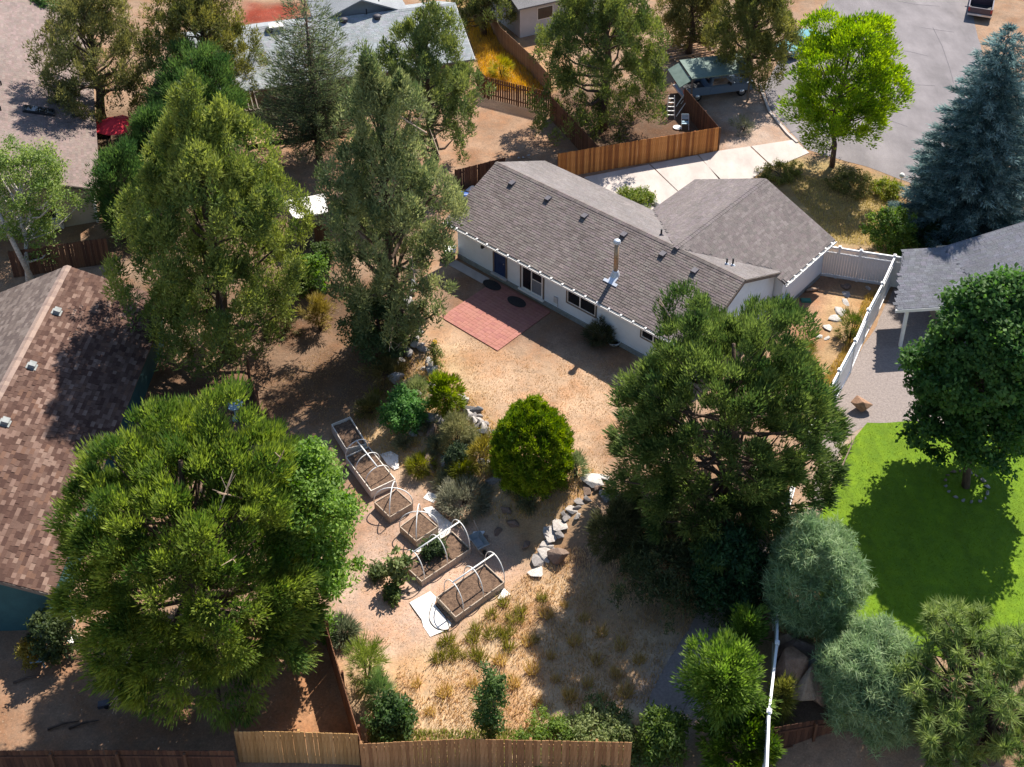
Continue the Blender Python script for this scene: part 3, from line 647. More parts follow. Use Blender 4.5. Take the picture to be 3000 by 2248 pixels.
brun = abs((R_ - E1) @ nn); bk = (zr_ - 1.1) / brun; bs = (brun * nn + (zr_ - 1.1) * ZV); bs = bs / np.linalg.norm(bs); bnrm = np.cross(e, bs); bnrm = bnrm * np.sign(bnrm[2])
for x, y in ((122, 676), (68, 793), (10, 915)):
    p = on_plane(x, y, E1, bnrm)
    o = MB().box(p + bnrm * 0.16, e * 0.16, bs * 0.16, bnrm * 0.09).build('roof_vent', M['foundation'], bh)
    MB().box(p + bnrm * 0.045, e * 0.2, bs * 0.24, bnrm * 0.012).build('flashing_plate', M['foundation'], o)
# top left: pale pinkish shingle roof over beige wall
E1 = at(190, 20, 2.3); E2 = at(216, 410, 2.3); e = (E2 - E1) / np.linalg.norm(E2 - E1); nn = np.array([e[1], -e[0], 0.0]); nn = nn if nn[0] < 0 else -nn
ch, cq = gable('beige_house', 'house with pinkish tan shingle roof and beige wall behind the birch', E1, e, np.linalg.norm(E2 - E1), 6.5, 2.3 + 6.5 * 0.36, 'beige_wall', ZG, nn, 0.5, 0.6, (0.33, 0.26, 0.235),
               pal_of((0.25, 0.192, 0.168), 0.10, 8, 12), (0.34, 0.17), 0, None, None, 22, part_ok=lambda c: pj(c)[0] > -30)
CL = np.linalg.norm(E2 - E1); A = E1; cs = 0.36 * ZV + nn; cs = cs / np.linalg.norm(cs); cn = np.cross(e, cs); cn = cn * np.sign(cn[2])
p = on_plane(83, 242, A, cn); sk = MB().box(p + cn * 0.10, cs * 0.95, e * 0.42, cn * 0.07).build('skylight', M['black_metal'], ch)
MB().box(p + cn * 0.185, cs * 0.86, e * 0.34, cn * 0.012).build('pane', M['glass'], sk)
for x, y in ((3, 185), (2, 240)):
    MB().tube([on_plane(x, y, A, cn), on_plane(x, y, A, cn) + ZV * 0.35], 0.05, 8).build('vent_pipe', M['black_metal'], ch)
MB().bar(cq(CL - 0.55, 0.5, ZG), cq(CL - 0.55, 0.5, 2.1), 0.14, 0.14).build('corner_board', M['white_trim'], ch)
MB().bar(cq(CL - 0.55, 2.5, ZG), cq(CL - 0.55, 2.5, 1.1), 0.14, 0.14).build('corner_board', M['white_trim'], ch)
o = MB().box(cq(CL - 0.58, 3.4, 1.0), nn * 0.75, e * 0.03, ZV * 0.5).build('window', M['white_trim'], ch); MB().box(cq(CL - 0.56, 3.4, 1.0), nn * 0.67, e * 0.03, ZV * 0.43).build('pane', M['glass'], o)
MB().box(cq(CL - 0.3, 3.4, 0.25), nn * 0.9, e * 0.25, ZV * 0.2).build('window_box', M['white_roof'], ch)
# top middle: blue grey roof
A = at(1026, 128, 2.35); B = at(545, 195, 2.35); e = (B - A) / np.linalg.norm(B - A); zr_, R_ = solve_ridge(A, e, (983, 7), 2.35, 8); nn = np.array([-e[1], e[0], 0]); nn = nn if (R_ - A) @ nn > 0 else -nn
gh, gq = gable('grey_house', 'long house with blue-grey shingle roof behind the spiky conifers', A, e, 20.5, abs((R_ - A) @ nn), zr_, 'brown_trim', ZG, nn, 0.5, 0.4, (0.26, 0.275, 0.28),
               pal_of((0.34, 0.36, 0.365), 0.09, 8, 13), (0.34, 0.17), 0, None, pal_of((0.34, 0.36, 0.365), 0.09, 8, 13), 23, barge='white_trim')
gs = (zr_ - 2.35) * ZV + abs((R_ - A) @ nn) * nn; grun = abs((R_ - A) @ nn); gs = gs / np.linalg.norm(gs); gn = np.cross(e, gs); gn = gn * np.sign(gn[2])
for x, y in ((582, 68), (815, 40), (948, 20), (743, 47)):
    MB().lathe(on_plane(x, y, A, gn), [(0.24, -0.05), (0.24, 0.12), (0.30, 0.13), (0.26, 0.26), (0.08, 0.32)], 14).build('roof_vent', M['roof_vent'], gh, None, True)
for x, y in ((792, 32), (819, 12)):
    MB().tube([on_plane(x, y, A, gn) - ZV * 0.05, on_plane(x, y, A, gn) + ZV * 0.45], 0.05, 8).build('vent_pipe', M['black_metal'], gh)
MB().box(on_plane(596, 62, A, gn) + gn * 0.2, e * 0.5, gs * 0.25, gn * 0.2).build('skylight', M['white_roof'], gh)
# rear wing of that house
wq = lambda a, b, z: gq(a, b, z)
slab('roof', [gq(3.5, grun, zr_ - 0.3), gq(3.5, grun + 9, zr_ - 0.3), gq(7.0, grun + 9, zr_ + 1.2), gq(7.0, grun, zr_ + 1.2)][::-1], M['shingle'], gh, 0.12, (0.30, 0.31, 0.315))
slab('roof', [gq(10.5, grun, zr_ - 0.3), gq(7.0, grun, zr_ + 1.2), gq(7.0, grun + 9, zr_ + 1.2), gq(10.5, grun + 9, zr_ - 0.3)][::-1], M['shingle'], gh, 0.12, (0.28, 0.29, 0.295))
MB().prism([gq(4.2, grun + 1, ZG), gq(9.8, grun + 1, ZG), gq(9.8, grun + 1, zr_ - 0.2), gq(7, grun + 1, zr_ + 0.95), gq(4.2, grun + 1, zr_ - 0.2)], nn * 7.6).build('wall', M['grey_wall'], gh)
# slatted pergola and deck of the grey house
pg = thing('pergola', 'brown slatted pergola against the grey roofed house', 'pergola', at(552, 260, ZG))
pgx = e; pg0 = gq(16.2, -0.15, 0)
for k in range(14): MB().box(pg0 + pgx * (k * 0.28 - 0.4) - nn * 1.4 + ZV * 2.45, pgx * 0.03, nn * 1.5, ZV * 0.06).build('slat', M['brown_trim'], pg)
for k in (0, 1):
    MB().box(pg0 + pgx * 1.4 - nn * (0.2 + 2.5 * k) + ZV * 2.33, pgx * 2.1, nn * 0.04, ZV * 0.06).build('beam', M['brown_trim'], pg)
    MB().bar(pg0 + pgx * (-0.4 + 3.6 * k) - nn * 2.7 + ZV * ZG, pg0 + pgx * (-0.4 + 3.6 * k) - nn * 2.7 + ZV * 2.28, 0.1, 0.1).build('post', M['brown_trim'], pg)
dk = thing('deck', 'low wooden deck with plank boards under the spiky conifer', 'deck', at(585, 310, ZG))
d0 = at(540, 322, ZG); d1 = at(640, 306, ZG); de = (d1 - d0) / np.linalg.norm(d1 - d0); dn = np.array([-de[1], de[0], 0])
for k in range(12): MB().box(d0 + de * 2.2 + dn * (0.10 + 0.17 * k) + ZV * 0.30, de * 2.3, dn * 0.078, ZV * 0.02).build('plank', M['deck'], dk)
for k in range(4): MB().bar(d0 + de * (0.2 + 1.3 * k) + dn * 0.1, d0 + de * (0.2 + 1.3 * k) + dn * 0.1 + ZV * 1.25, 0.09, 0.09).build('post', M['brown_trim'], dk)
MB().box(d0 + de * 2.2 + dn * 0.1 + ZV * 1.2, de * 2.3, dn * 0.05, ZV * 0.03).build('hand_rail', M['deck'], dk)
# white flat roofed shed between the junipers
sp_ = [at(x, y, 2.0) for x, y in [(612, 434), (703, 418), (708, 458), (636, 474)]]
ws = thing('garden_shed', 'brown garden shed with flat white roof between two junipers', 'shed', (sp_[0] + sp_[2]) / 2 * np.array([1, 1, 0]) + ZV * ZG)
MB().prism([p + ZV * 0.0 for p in sp_][::-1], (0, 0, -0.08)).build('roof', M['white_roof'], ws)
c_ = sum(sp_) / 4; MB().prism([c_ + (p - c_) * 0.9 - ZV * 0.09 for p in sp_][::-1], (0, 0, -2.2)).build('wall', M['brown_trim'], ws)
# top: grey white wall house
A = at(1163, 73, ZG); tw = thing('pale_house', 'pale grey house corner with dark window at the top edge', 'house', A)
tx = np.array([0.86, 0.5, 0]); ty = np.array([-0.5, 0.86, 0])
MB().box(A - tx * 2.4 * 0 + tx * 3.5 + ty * 4 + ZV * 1.4, tx * 5.2, ty * 4, ZV * 1.45).build('wall', M['grey_wall'], tw)
slab('roof', [A - tx * 2.2 - ty * 0.6 + ZV * 2.85, A + tx * 9.2 - ty * 0.6 + ZV * 2.85, A + tx * 9.2 + ty * 4 + ZV * 4.5, A - tx * 2.2 + ty * 4 + ZV * 4.5], M['shingle'], tw, 0.12, (0.2, 0.19, 0.19))
slab('roof', [A - tx * 2.2 + ty * 8.6 + ZV * 2.85, A - tx * 2.2 + ty * 4 + ZV * 4.5, A + tx * 9.2 + ty * 4 + ZV * 4.5, A + tx * 9.2 + ty * 8.6 + ZV * 2.85], M['shingle'], tw, 0.12, (0.2, 0.19, 0.19))
o = MB().box(A + tx * 0.6 - ty * 0.0 + ZV * 1.75, tx * 0.75, ty * 0.03, ZV * 0.55).build('window', M['white_trim'], tw); MB().box(A + tx * 0.6 - ty * 0.02 + ZV * 1.75, tx * 0.67, ty * 0.03, ZV * 0.47).build('pane', M['glass'], o)
# carport with green roof over the old blue pickup
cp0 = at(1495, 170, 2.25); cp1 = at(1600, 157, 2.25); ce = (cp1 - cp0) / np.linalg.norm(cp1 - cp0); cn_ = np.array([-ce[1], ce[0], 0])
cpt = thing('carport', 'open carport with faded green sheet roof beside the dark fenced yard', 'carport', (cp0 + cp1) / 2 * np.array([1, 1, 0]) + ZV * ZG)
slab('roof', [cp0, cp0 + ce * 4.7, cp0 + ce * 4.7 + cn_ * 2.5 + ZV * 0.25, cp0 + cn_ * 2.5 + ZV * 0.25], M['green_roof'], cpt, 0.10)
for k in range(5): MB().bar(cp0 + ce * (0.2 + 1.05 * k) - ZV * 0.16, cp0 + ce * (0.2 + 1.05 * k) + cn_ * 2.5 + ZV * 0.09, 0.05, 0.12).build('rafter', M['brown_trim'], cpt)
for a in (0.1, 4.55):
    for b in (0.12, 2.4): MB().bar(cp0 * np.array([1, 1, 0]) + ce * a + cn_ * b + ZV * ZG, cp0 * np.array([1, 1, 0]) + ce * a + cn_ * b + ZV * (2.08 + 0.1 * b), 0.12, 0.12).build('post', M['brown_trim'], cpt)
slab('side_awning', [cp0 - ce * 0.05 - ZV * 0.15, cp0 - ce * 0.05 + cn_ * 2.4 + ZV * 0.1, cp0 - ce * 0.9 + cn_ * 2.4 - ZV * 0.35, cp0 - ce * 0.9 - ZV * 0.6], M['green_roof'], cpt, 0.08)
# timber frame lying behind the carport
tf = thing('timber_frame', 'stack of open wooden rails on bare earth behind the carport', 'lumber', at(1505, 115, ZG))
t0 = at(1452, 138, ZG); t1 = at(1560, 118, ZG); te = (t1 - t0) / np.linalg.norm(t1 - t0); tn = np.array([-te[1], te[0], 0])
for k in range(5): MB().box(t0 + te * 2.2 + tn * (0.5 + 0.75 * k) + ZV * 0.16, te * 2.3, tn * 0.05, ZV * 0.05).build('rail', M['deck'], tf)
for k in range(3): MB().box(t0 + te * (0.4 + 1.8 * k) + tn * 2.0 + ZV * 0.05, te * 0.06, tn * 1.8, ZV * 0.05).build('bearer', M['brown_trim'], tf)

# right: grey shingle roof on white post
A0 = at(1934, 669, 2.4); A4 = at(2046, 662, 2.4); A1 = at(1950, 539, 3.35)
ea = (A4 - A0) / np.linalg.norm(A4 - A0); na = np.cross(ea, A1 - A0); na = na / np.linalg.norm(na) * np.sign(na[2])
A2 = on_plane(2036, 534, A0, na); A3 = A2 * 0.5 + (A0 + ea * 5.2) * 0.5
rh = thing('grey_carport_house', 'dark grey shingle roof on a white post beside the white fence', 'house', at(2040, 700, ZG))
dA = (A1 - A0) - ((A1 - A0) @ ea) * ea; dA = dA / np.linalg.norm(dA)
ra = slab('roof', [A0, A0 + ea * 5.2, A3, A2, A1], M['shingle'], rh, 0.12, (0.14, 0.14, 0.155))
PAL_R = pal_of((0.165, 0.163, 0.180), 0.14, 8, 41)
cr = (A3 - A2); cr = cr / np.linalg.norm(cr); crn = np.cross(na, cr)
polyA = [np.array([(p - A0) @ ea, (p - A0) @ dA]) for p in (A0, A0 + ea * 5.2, A3, A2, A1)]
shingles(ra, A0 - ea * 0.6, ea, dA, 8.5, np.linalg.norm(A1 - A0) + 0.4, 0.34, 0.145, PAL_R, 0, lambda c: bool(inside(np.array([[(c - A0) @ ea, (c - A0) @ dA]]), polyA)[0]), seed=31)
B7 = at(2240, 470, 4.6); B8 = B7 + (A0 + ea * 5.2 - A2) * 1.25
rb = slab('roof', [A2 + ZV * 0.02, A3 + ZV * 0.02, A0 + ea * 5.2 + ZV * 0.02, B8, B7], M['shingle'], rh, 0.12, (0.15, 0.15, 0.165))
eb = B7 - A2; Lb = np.linalg.norm(eb); eb = eb / Lb; dB = (A0 + ea * 5.2 - A2); dB = dB - (dB @ eb) * eb; dB = dB / np.linalg.norm(dB)
polyB = [np.array([(p - A2) @ eb, (p - A2) @ dB]) for p in (A2, A3, A0 + ea * 5.2, B8, B7)]
shingles(rb, A2 + dB * 8.5 - eb * 4, eb, -dB, Lb + 10, 8.5, 0.34, 0.145, pal_of((0.19, 0.188, 0.205), 0.12, 8, 43), 0, lambda c: bool(inside(np.array([[(c - A2) @ eb, (c - A2) @ dB]]), polyB)[0]), seed=32)
MB().bar(A0 - ZV * 0.09 - dA * 0.03, A0 + ea * 5.2 - ZV * 0.09 - dA * 0.03, 0.05, 0.18).build('fascia', M['white_trim'], rh)
pb = np.array([18.806, 49.532, ZG]); MB().bar(pb, pb + ZV * 2.5, 0.16, 0.16).build('post', M['white_trim'], rh)
MB().bar(A0 + ea * 1.0 + dA * 0.2 - ZV * 0.22, A0 + ea * 5.2 + dA * 0.2 - ZV * 0.22, 0.1, 0.2).build('beam', M['white_trim'], rh)
cw = at(2060, 690, ZG); MB().box(cw + ea * 4.2 + np.array([-ea[1], ea[0], 0]) * 2.2 + ZV * 1.1, ea * 4.0, np.array([-ea[1], ea[0], 0]) * 1.6, ZV * 1.1).build('wall', M['tan_wall'], rh)
sh_ = thing('storage_shed', 'small tan storage box half hidden under the grey carport roof', 'shed', at(2035, 712, ZG))
so = at(2018, 716, ZG); MB().box(so + np.array([1.2, 0.9, 0.62]), (1.0, 0, 0), (0, 0.8, 0), (0, 0, 0.6)).build('body', M['tan_wall'], sh_)
slab('roof', [so + np.array([0.05, -0.05, 1.25]), so + np.array([2.4, -0.05, 1.25]), so + np.array([2.4, 1.9, 1.75]), so + np.array([0.05, 1.9, 1.75])], M['tan_wall'], sh_, 0.06)

# ------------------------------------------------------------------ fences
BOARD_CACHE = {}
def board_mesh(w, h, th, tint):
    key = (round(w, 3), round(h, 2), th, tint)
    if key not in BOARD_CACHE:
        V = [(-w / 2, -th / 2, 0), (w / 2, -th / 2, 0), (w / 2, th / 2, 0), (-w / 2, th / 2, 0), (-w / 2, -th / 2, h - 0.02), (w / 2, -th / 2, h - 0.02), (w / 2, th / 2, h - 0.02), (-w / 2, th / 2, h - 0.02),
             (-w * 0.36, -th / 2, h), (w * 0.36, -th / 2, h), (w * 0.36, th / 2, h), (-w * 0.36, th / 2, h)]
        F = [(0, 3, 2, 1), (0, 1, 5, 4), (1, 2, 6, 5), (2, 3, 7, 6), (3, 0, 4, 7), (4, 5, 9, 8), (5, 6, 10, 9), (6, 7, 11, 10), (7, 4, 8, 11), (8, 9, 10, 11)]
        BOARD_CACHE[key] = make_mesh('board', np.array(V), F, M['fence'], tint)
    return BOARD_CACHE[key]
def fence(label, pts, h, bw, pal, rail_side=1, gap=0.008, seed=0, z=None, posts=True, zt=None, group=None):
    """pts: ground points; boards one by one, rails and posts on the rail side"""
    r = random.Random(seed); P = [np.array(p, float) for p in pts]
    t = thing('board_fence', label, 'fence', (P[0] + P[-1]) / 2, group)
    for a, b in zip(P[:-1], P[1:]):
        d = (b - a)[:2]; L = np.linalg.norm(d); d = np.array([*(d / L), 0]); n = np.array([-d[1], d[0], 0]) * rail_side; k = int(L / (bw + gap)); st = L / k
        for i in range(k):
            p = a + d * (i + 0.5) * st; zz = (h1(p) if z is None else a[2] + (b[2] - a[2]) * (i + 0.5) / k)
            M_ = frame((p[0], p[1], zz + r.uniform(0.0, 0.03) - 0.02), d, np.array([-d[1], d[0], 0]), ZV) @ Matrix.Rotation(r.uniform(-0.008, 0.008), 4, 'Y')
            copy_of('board', board_mesh(st - gap, h, 0.02, r.choice(pal)), t, M_)
        za, zb = (h1(a), h1(b)) if z is None else (a[2], b[2])
        for f in (0.22, 0.82):
            m_ = MB(); nseg = max(1, int(L / 2.0))
            for s_ in range(nseg):
                pa = a + (b - a) * s_ / nseg; pb_ = a + (b - a) * (s_ + 1) / nseg
                za_, zb_ = (h1(pa), h1(pb_)) if z is None else (pa[2], pb_[2])
                m_.bar((*(pa + n * 0.035)[:2], za_ + h * f), (*(pb_ + n * 0.035)[:2], zb_ + h * f), 0.04, 0.09)
            m_.build('rail', M['fence'], t, pal[0])
        if posts:
            for i in range(int(L / 2.4) + 1):
                p = a + d * min(L - 0.05, i * 2.4 + 0.05) + n * 0.10; zz = h1(p) if z is None else a[2]
                MB().box((p[0], p[1], zz + h * 0.5 - 0.05), d * 0.045, n * 0.045, ZV * h * 0.5).build('post', M['fence'], t, pal[-1])
    return t
ORANGE = [(0.60, 0.25, 0.07), (0.50, 0.195, 0.052), (0.68, 0.30, 0.095), (0.42, 0.155, 0.042), (0.62, 0.26, 0.075), (0.33, 0.12, 0.036)]
TAN = [(0.58, 0.35, 0.145), (0.52, 0.31, 0.125), (0.63, 0.39, 0.175), (0.47, 0.275, 0.105), (0.55, 0.33, 0.135)]
DKBR = [(0.13, 0.062, 0.038), (0.10, 0.048, 0.03), (0.16, 0.08, 0.048), (0.085, 0.04, 0.026), (0.14, 0.07, 0.04)]
RUST = [(0.20, 0.095, 0.05), (0.165, 0.078, 0.042), (0.235, 0.115, 0.06), (0.14, 0.065, 0.036), (0.22, 0.10, 0.055)]
G0 = lambda x, y: at(x, y, ZG)
fence('orange-brown board fence standing along the concrete driveway', [G0(1205, 385), G0(1549, 327)], 1.87, 0.14, ORANGE, 1, seed=1)
fence('dark board fence running back from the driveway fence towards the blue pickup', [G0(1549, 327), G0(1475, 238)], 1.85, 0.14, DKBR, -1, seed=2)
fence('rusty brown fence between the bare yard and the dark fenced yard', [G0(1289, 367), G0(1187, 255)], 1.85, 0.14, RUST, -1, seed=3)
fence('gapped picket fence with open slots beside the golden weeds', [G0(1187, 246), G0(1050, 212), G0(1030, 190)], 1.75, 0.13, RUST, 1, 0.05, seed=4)
fence('faded tan fence running up past the golden weeds to the pale house', [G0(1187, 208), G0(1150, 165), G0(1080, 100), G0(1060, 60)], 1.7, 0.15, [(0.33, 0.21, 0.13), (0.29, 0.18, 0.11), (0.36, 0.235, 0.15)], -1, seed=5)
fence('dark fence behind the brown house below the birch', [g(30, 600), g(100, 590), g(240, 570)], 1.8, 0.14, DKBR, 1, seed=6)
fence('dark fence in the shade below the white shed roof', [g(640, 520), g(715, 540)], 1.7, 0.14, RUST, 1, seed=7)
fence('grey topped dark fence behind the ridge of the white house', [G0(985, 418), G0(1092, 390)], 1.75, 0.14, DKBR, 1, seed=14)
HF = [at(x, y, ZL + 1.75) * np.array([1, 1, 0]) + ZV * ZL for x, y in ((530, 775), (571, 916), (700, 1340), (778, 1600))]
fence('long dark fence between the raised beds and the brown earth yard', HF, 1.75, 0.14, RUST, 1, seed=8, z=True)
FZ = ZL
ft = [at(x, y, FZ + 1.85) * np.array([1, 1, 0]) + ZV * FZ for x, y in ((505, 1580), (640, 1581), (772, 1586))]
fence('bright tan board fence at the bottom edge, shorter and lighter piece', ft, 1.85, 0.14, TAN, 1, seed=9, z=True)
ft = [at(x, y, FZ + 1.82) * np.array([1, 1, 0]) + ZV * FZ for x, y in ((776, 1607), (1000, 1596), (1365, 1604))]
fence('red-brown board fence at the bottom edge below the dry yard', ft, 1.82, 0.14, [(0.48, 0.27, 0.125), (0.41, 0.225, 0.10), (0.53, 0.305, 0.145), (0.35, 0.185, 0.085)], 1, seed=10, z=True)
ft = [at(x, y, FZ + 1.80) * np.array([1, 1, 0]) + ZV * FZ for x, y in ((-40, 1622), (250, 1620), (505, 1622))]
fence('shaded dark fence with grey rails in the bottom corner', ft, 1.8, 0.14, DKBR, -1, seed=11, z=True)
ft = [at(x, y, FZ + 1.7) * np.array([1, 1, 0]) + ZV * FZ for x, y in ((1672, 1572), (1760, 1556), (1900, 1545))]
fence('dark fence with horizontal rails below the boulders', ft, 1.7, 0.15, DKBR, -1, seed=12, z=True)

# white vinyl fence
def vinyl(label, tops, h, zg=ZG, caps_at=None):
    P = [np.array(p, float) * np.array([1, 1, 0]) + ZV * zg for p in tops]
    t = thing('vinyl_fence', label, 'fence', P[len(P) // 2])
    for i, p in enumerate(P):
        q = P[min(i + 1, len(P) - 1)] - P[max(i - 1, 0)]; q = q / np.linalg.norm(q); n = np.array([-q[1], q[0], 0])
        po = MB().box(p + ZV * (h / 2 + 0.02), q * 0.065, n * 0.065, ZV * (h / 2 + 0.02)).build('post', M['vinyl'], t)
        mb = MB(); mb.box(p + ZV * (h + 0.05), q * 0.09, n * 0.09, ZV * 0.02); mb.box(p + ZV * (h + 0.09), q * 0.06, n * 0.06, ZV * 0.025); mb.build('cap', M['vinyl'], po)
    for a, b in zip(P[:-1], P[1:]):
        d = b - a; L = np.linalg.norm(d); d = d / L; n = np.array([-d[1], d[0], 0]); c = (a + b) / 2; hl = L / 2 - 0.066
        MB().box(c + ZV * (h - 0.05), d * hl, n * 0.045, ZV * 0.05).build('top_rail', M['vinyl'], t)
        MB().box(c + ZV * (h - 0.42), d * hl, n * 0.045, ZV * 0.045).build('mid_rail', M['vinyl'], t)
        MB().box(c + ZV * 0.10, d * hl, n * 0.045, ZV * 0.08).build('bottom_rail', M['vinyl'], t)
        k = max(2, int(L / 0.16)); C = np.array([a + d * (0.07 + (L - 0.14) * (j + 0.5) / k) + ZV * ((h - 0.465 + 0.18) / 2) for j in range(k)])
        V, F = boxes(C, d[None] * (L - 0.14) / k * 0.475, n[None] * 0.018, ZV[None] * ((h - 0.465 - 0.18) / 2)); obj('panel', V, F, M['vinyl'], t)
        k = max(2, int(L / 0.075)); C = np.array([a + d * (0.07 + (L - 0.14) * (j + 0.5) / k) + ZV * (h - 0.2375) for j in range(k)])
        V, F = boxes(C, d[None] * (L - 0.14) / k * 0.36, n[None] * 0.015, ZV[None] * 0.1375); obj('picket_band', V, F, M['vinyl'], t)
    return t
FH = 2.1; zt = ZG + FH + 0.05
vs = [at(*S(2400 + x / 5.5275, 640 + y / 5.5275), zt) for x, y in ((60, 425), (340, 465), (685, 520), (1230, 600), (1500, 640))]
vinyl('white vinyl fence closing the side yard between white house and carport', vs, FH)
vs = [at(*S(x, y), zt) for x, y in ((2622.5, 750), (2586.3, 829), (2544.7, 906.9), (2506.7, 995.6), (2459.7, 1083.3), (2412, 1172), (2362, 1275))]
vinyl('white vinyl fence running down from the carport beside stepping slabs and gravel', vs, FH)
vs = [at(x, y, ZG + 1.75) for x, y in ((1728, 985), (1701, 1084), (1686, 1166), (1681, 1275), (1679, 1388), (1662, 1536), (1656, 1690))]
vinyl('white vinyl fence between the dry yard and the round grey willows', vs, 1.7)

# ------------------------------------------------------------------ raised beds with hoops
K5 = 5.5275
def crop(ox, oy, x, y, k=K5): return S(ox + x / k, oy + y / k)
def arc(a, b, hgt_, n=14):
    a, b = np.array(a), np.array(b); c = (a + b) / 2; out = []
    for i in range(n + 1):
        t = math.pi * i / n; out.append(c - (b - a) / 2 * math.cos(t) + ZV * hgt_ * math.sin(t) ** 0.85)
    return out
def bed(label, corners, rim, wood, hoops=None, th=0.04, fill=0.10):
    """corners of the rim in the photo, in order round the bed; hoops: ('tunnel', fractions, height, shift) or ('cross', height)"""
    z0 = ZL
    for _ in range(3):
        P = [at(x, y, z0 + rim) for x, y in corners]; z0 = h1(sum(P) / 4) if h1(sum(P) / 4) < ZL + 0.2 else ZL + 0.05
    P = [np.array([p[0], p[1], z0]) for p in P]; c = sum(P) / 4
    t = thing('raised_bed', label, 'garden bed', c)
    for i in range(4):
        a, b = P[i], P[(i + 1) % 4]; d = (b - a) / np.linalg.norm(b - a); n = np.array([-d[1], d[0], 0]); n = n if (c - a) @ n > 0 else -n
        k0 = 0.0 if i % 2 == 0 else th
        MB().box((a + b) / 2 + n * th / 2 + ZV * (rim / 2 - 0.03), d * (np.linalg.norm(b - a) / 2 - k0 - 0.001), n * th / 2, ZV * (rim / 2 + 0.03)).build('board', M[wood], t)
    # soil, slightly heaped and lumpy
    N = 14; gx = np.linspace(0.03, 0.97, N); V = []
    for v in gx:
        for u in gx:
            p = P[0] * (1 - u) * (1 - v) + P[1] * u * (1 - v) + P[2] * u * v + P[3] * (1 - u) * v
            V.append([p[0], p[1], z0 + rim - fill + 0.05 * random.random() + 0.03 * math.sin(3 * u) * math.sin(3 * v)])
    F = [(i * N + j, i * N + j + 1, (i + 1) * N + j + 1, (i + 1) * N + j) for i in range(N - 1) for j in range(N - 1)]
    obj('soil', np.array(V), F, M['bed_soil'], t, None, True)
    top = [p + ZV * rim for p in P]
    if hoops and hoops[0] == 'tunnel':
        _, fr, hh_, ext = hoops
        A_, B_, C_, D_ = top     # hoops span A-D .. B-C
        for f in fr:
            MB().tube(arc(A_ * (1 - f) + B_ * f, D_ * (1 - f) + C_ * f, hh_), 0.023, 8).build('hoop', M['pvc'], t, None, True)
        m0, m1 = (A_ + D_) / 2, (B_ + C_) / 2; f0, f1 = min(fr) - ext, max(fr) + ext
        MB().tube([m0 * (1 - f0) + m1 * f0 + ZV * (hh_ + 0.03), m0 * (1 - f1) + m1 * f1 + ZV * (hh_ + 0.03)], 0.034, 8).build('ridge_pipe', M['pvc'], t, None, True)
    if hoops and hoops[0] == 'cross':
        MB().tube(arc(top[0], top[2], hoops[1]), 0.026, 8).build('hoop', M['pvc'], t, None, True)
        MB().tube(arc(top[1], top[3], hoops[1] + 0.05), 0.026, 8).build('hoop', M['pvc'], t, None, True)
    return t
c8 = lambda x, y: crop(960, 1200, x, y)
bed('narrow white-rimmed raised bed at the top end of the row', [c8(55, 240), c8(365, 115), c8(640, 555), c8(295, 640)], 0.55, 'bed_white', fill=0.16)
bed('long raised bed under a low hoop tunnel, second from the top of the row', [c8(285, 765), c8(700, 1320), c8(1100, 1130), c8(660, 590)], 0.50, 'bed_white', ('tunnel', (0.02, 0.42, 0.80), 0.72, 0.0), fill=0.06)
bed('square raised bed with crossed white hoops touching the long tunnel bed', [S(1095.9, 1471.6), S(1162, 1432.6), S(1209.5, 1475), S(1141.7, 1515.7)], 0.42, 'bed_wood', ('cross', 0.95), fill=0.07)
bed('square raised bed with crossed white hoops beside the pale torn sheets', [S(1170.5, 1542.8), S(1231.5, 1498.7), S(1284, 1542.8), S(1219.7, 1586.9)], 0.42, 'bed_wood', ('cross', 0.95), fill=0.07)
c9 = lambda x, y: crop(1140, 1480, x, y)
b5 = bed('rectangular hooped raised bed with dark plants and a sunflower at its corner', [c9(220, 955), c9(1020, 420), c9(1325, 705), c9(525, 1240)], 0.36, 'bed_wood', ('tunnel', (0.06, 0.52, 0.98), 1.15, 0.0), fill=0.12)
c10 = lambda x, y: crop(1200, 1640, x, y)
bed('rectangular hooped raised bed nearest the dry grass, lowest of the row', [c10(430, 600), c10(1220, 60), c10(1540, 365), c10(745, 935)], 0.36, 'bed_wood', ('tunnel', (0.16, 0.56, 1.0), 1.15, 0.0), fill=0.12)
# white weed sheets
def flat_sheet(label, pts, mat='paper', group=None, th=0.02, name='weed_sheet', cat='ground cloth', lift=0.03):
    P = resample([g(x, y)[:2] for x, y in pts], 0.28, 0.07, len(pts)); n = len(P)
    r = delaunay_2d_cdt([Vector(p) for p in P], [(i, (i + 1) % n) for i in range(n)], [], 1, 1e-5); V = np.array([(p.x, p.y) for p in r[0]])
    Z = hgt(V) + lift + (fbm(V, 2.2, 5) - 0.3) * 0.06; F = [tuple(f) for f in r[2]]; o = len(V)
    V3 = np.column_stack([V, Z]); V3 = np.vstack([V3, V3 - [0, 0, th]]); F += [(a, a + o, b + o, b) for a, b in r[1] if _is_rim(a, b, r[2])]
    return props(obj(name, V3, F, M[mat]), label, cat, group)
flat_sheet('torn white weed sheet spread at the lower corner of the last bed', [c10(5, 700), c10(330, 520), c10(430, 610), c10(400, 720), c10(690, 1050), c10(640, 1130), c10(330, 1250), c10(240, 1100), c10(200, 980)])
flat_sheet('pale weed sheet sticking out at the right corner of the last bed', [c10(1440, 640), c10(1530, 470), c10(1640, 570), c10(1490, 660)])
flat_sheet('crumpled white sheet beside the long tunnel bed', [c8(840, 740), c8(1010, 690), c8(1140, 760), c8(1160, 960), c8(1090, 985), c8(960, 900)])
flat_sheet('white sheet strip beside the grey sage bush', [c8(1560, 1440), c8(1640, 1340), c8(1790, 1400), c8(1720, 1520)])
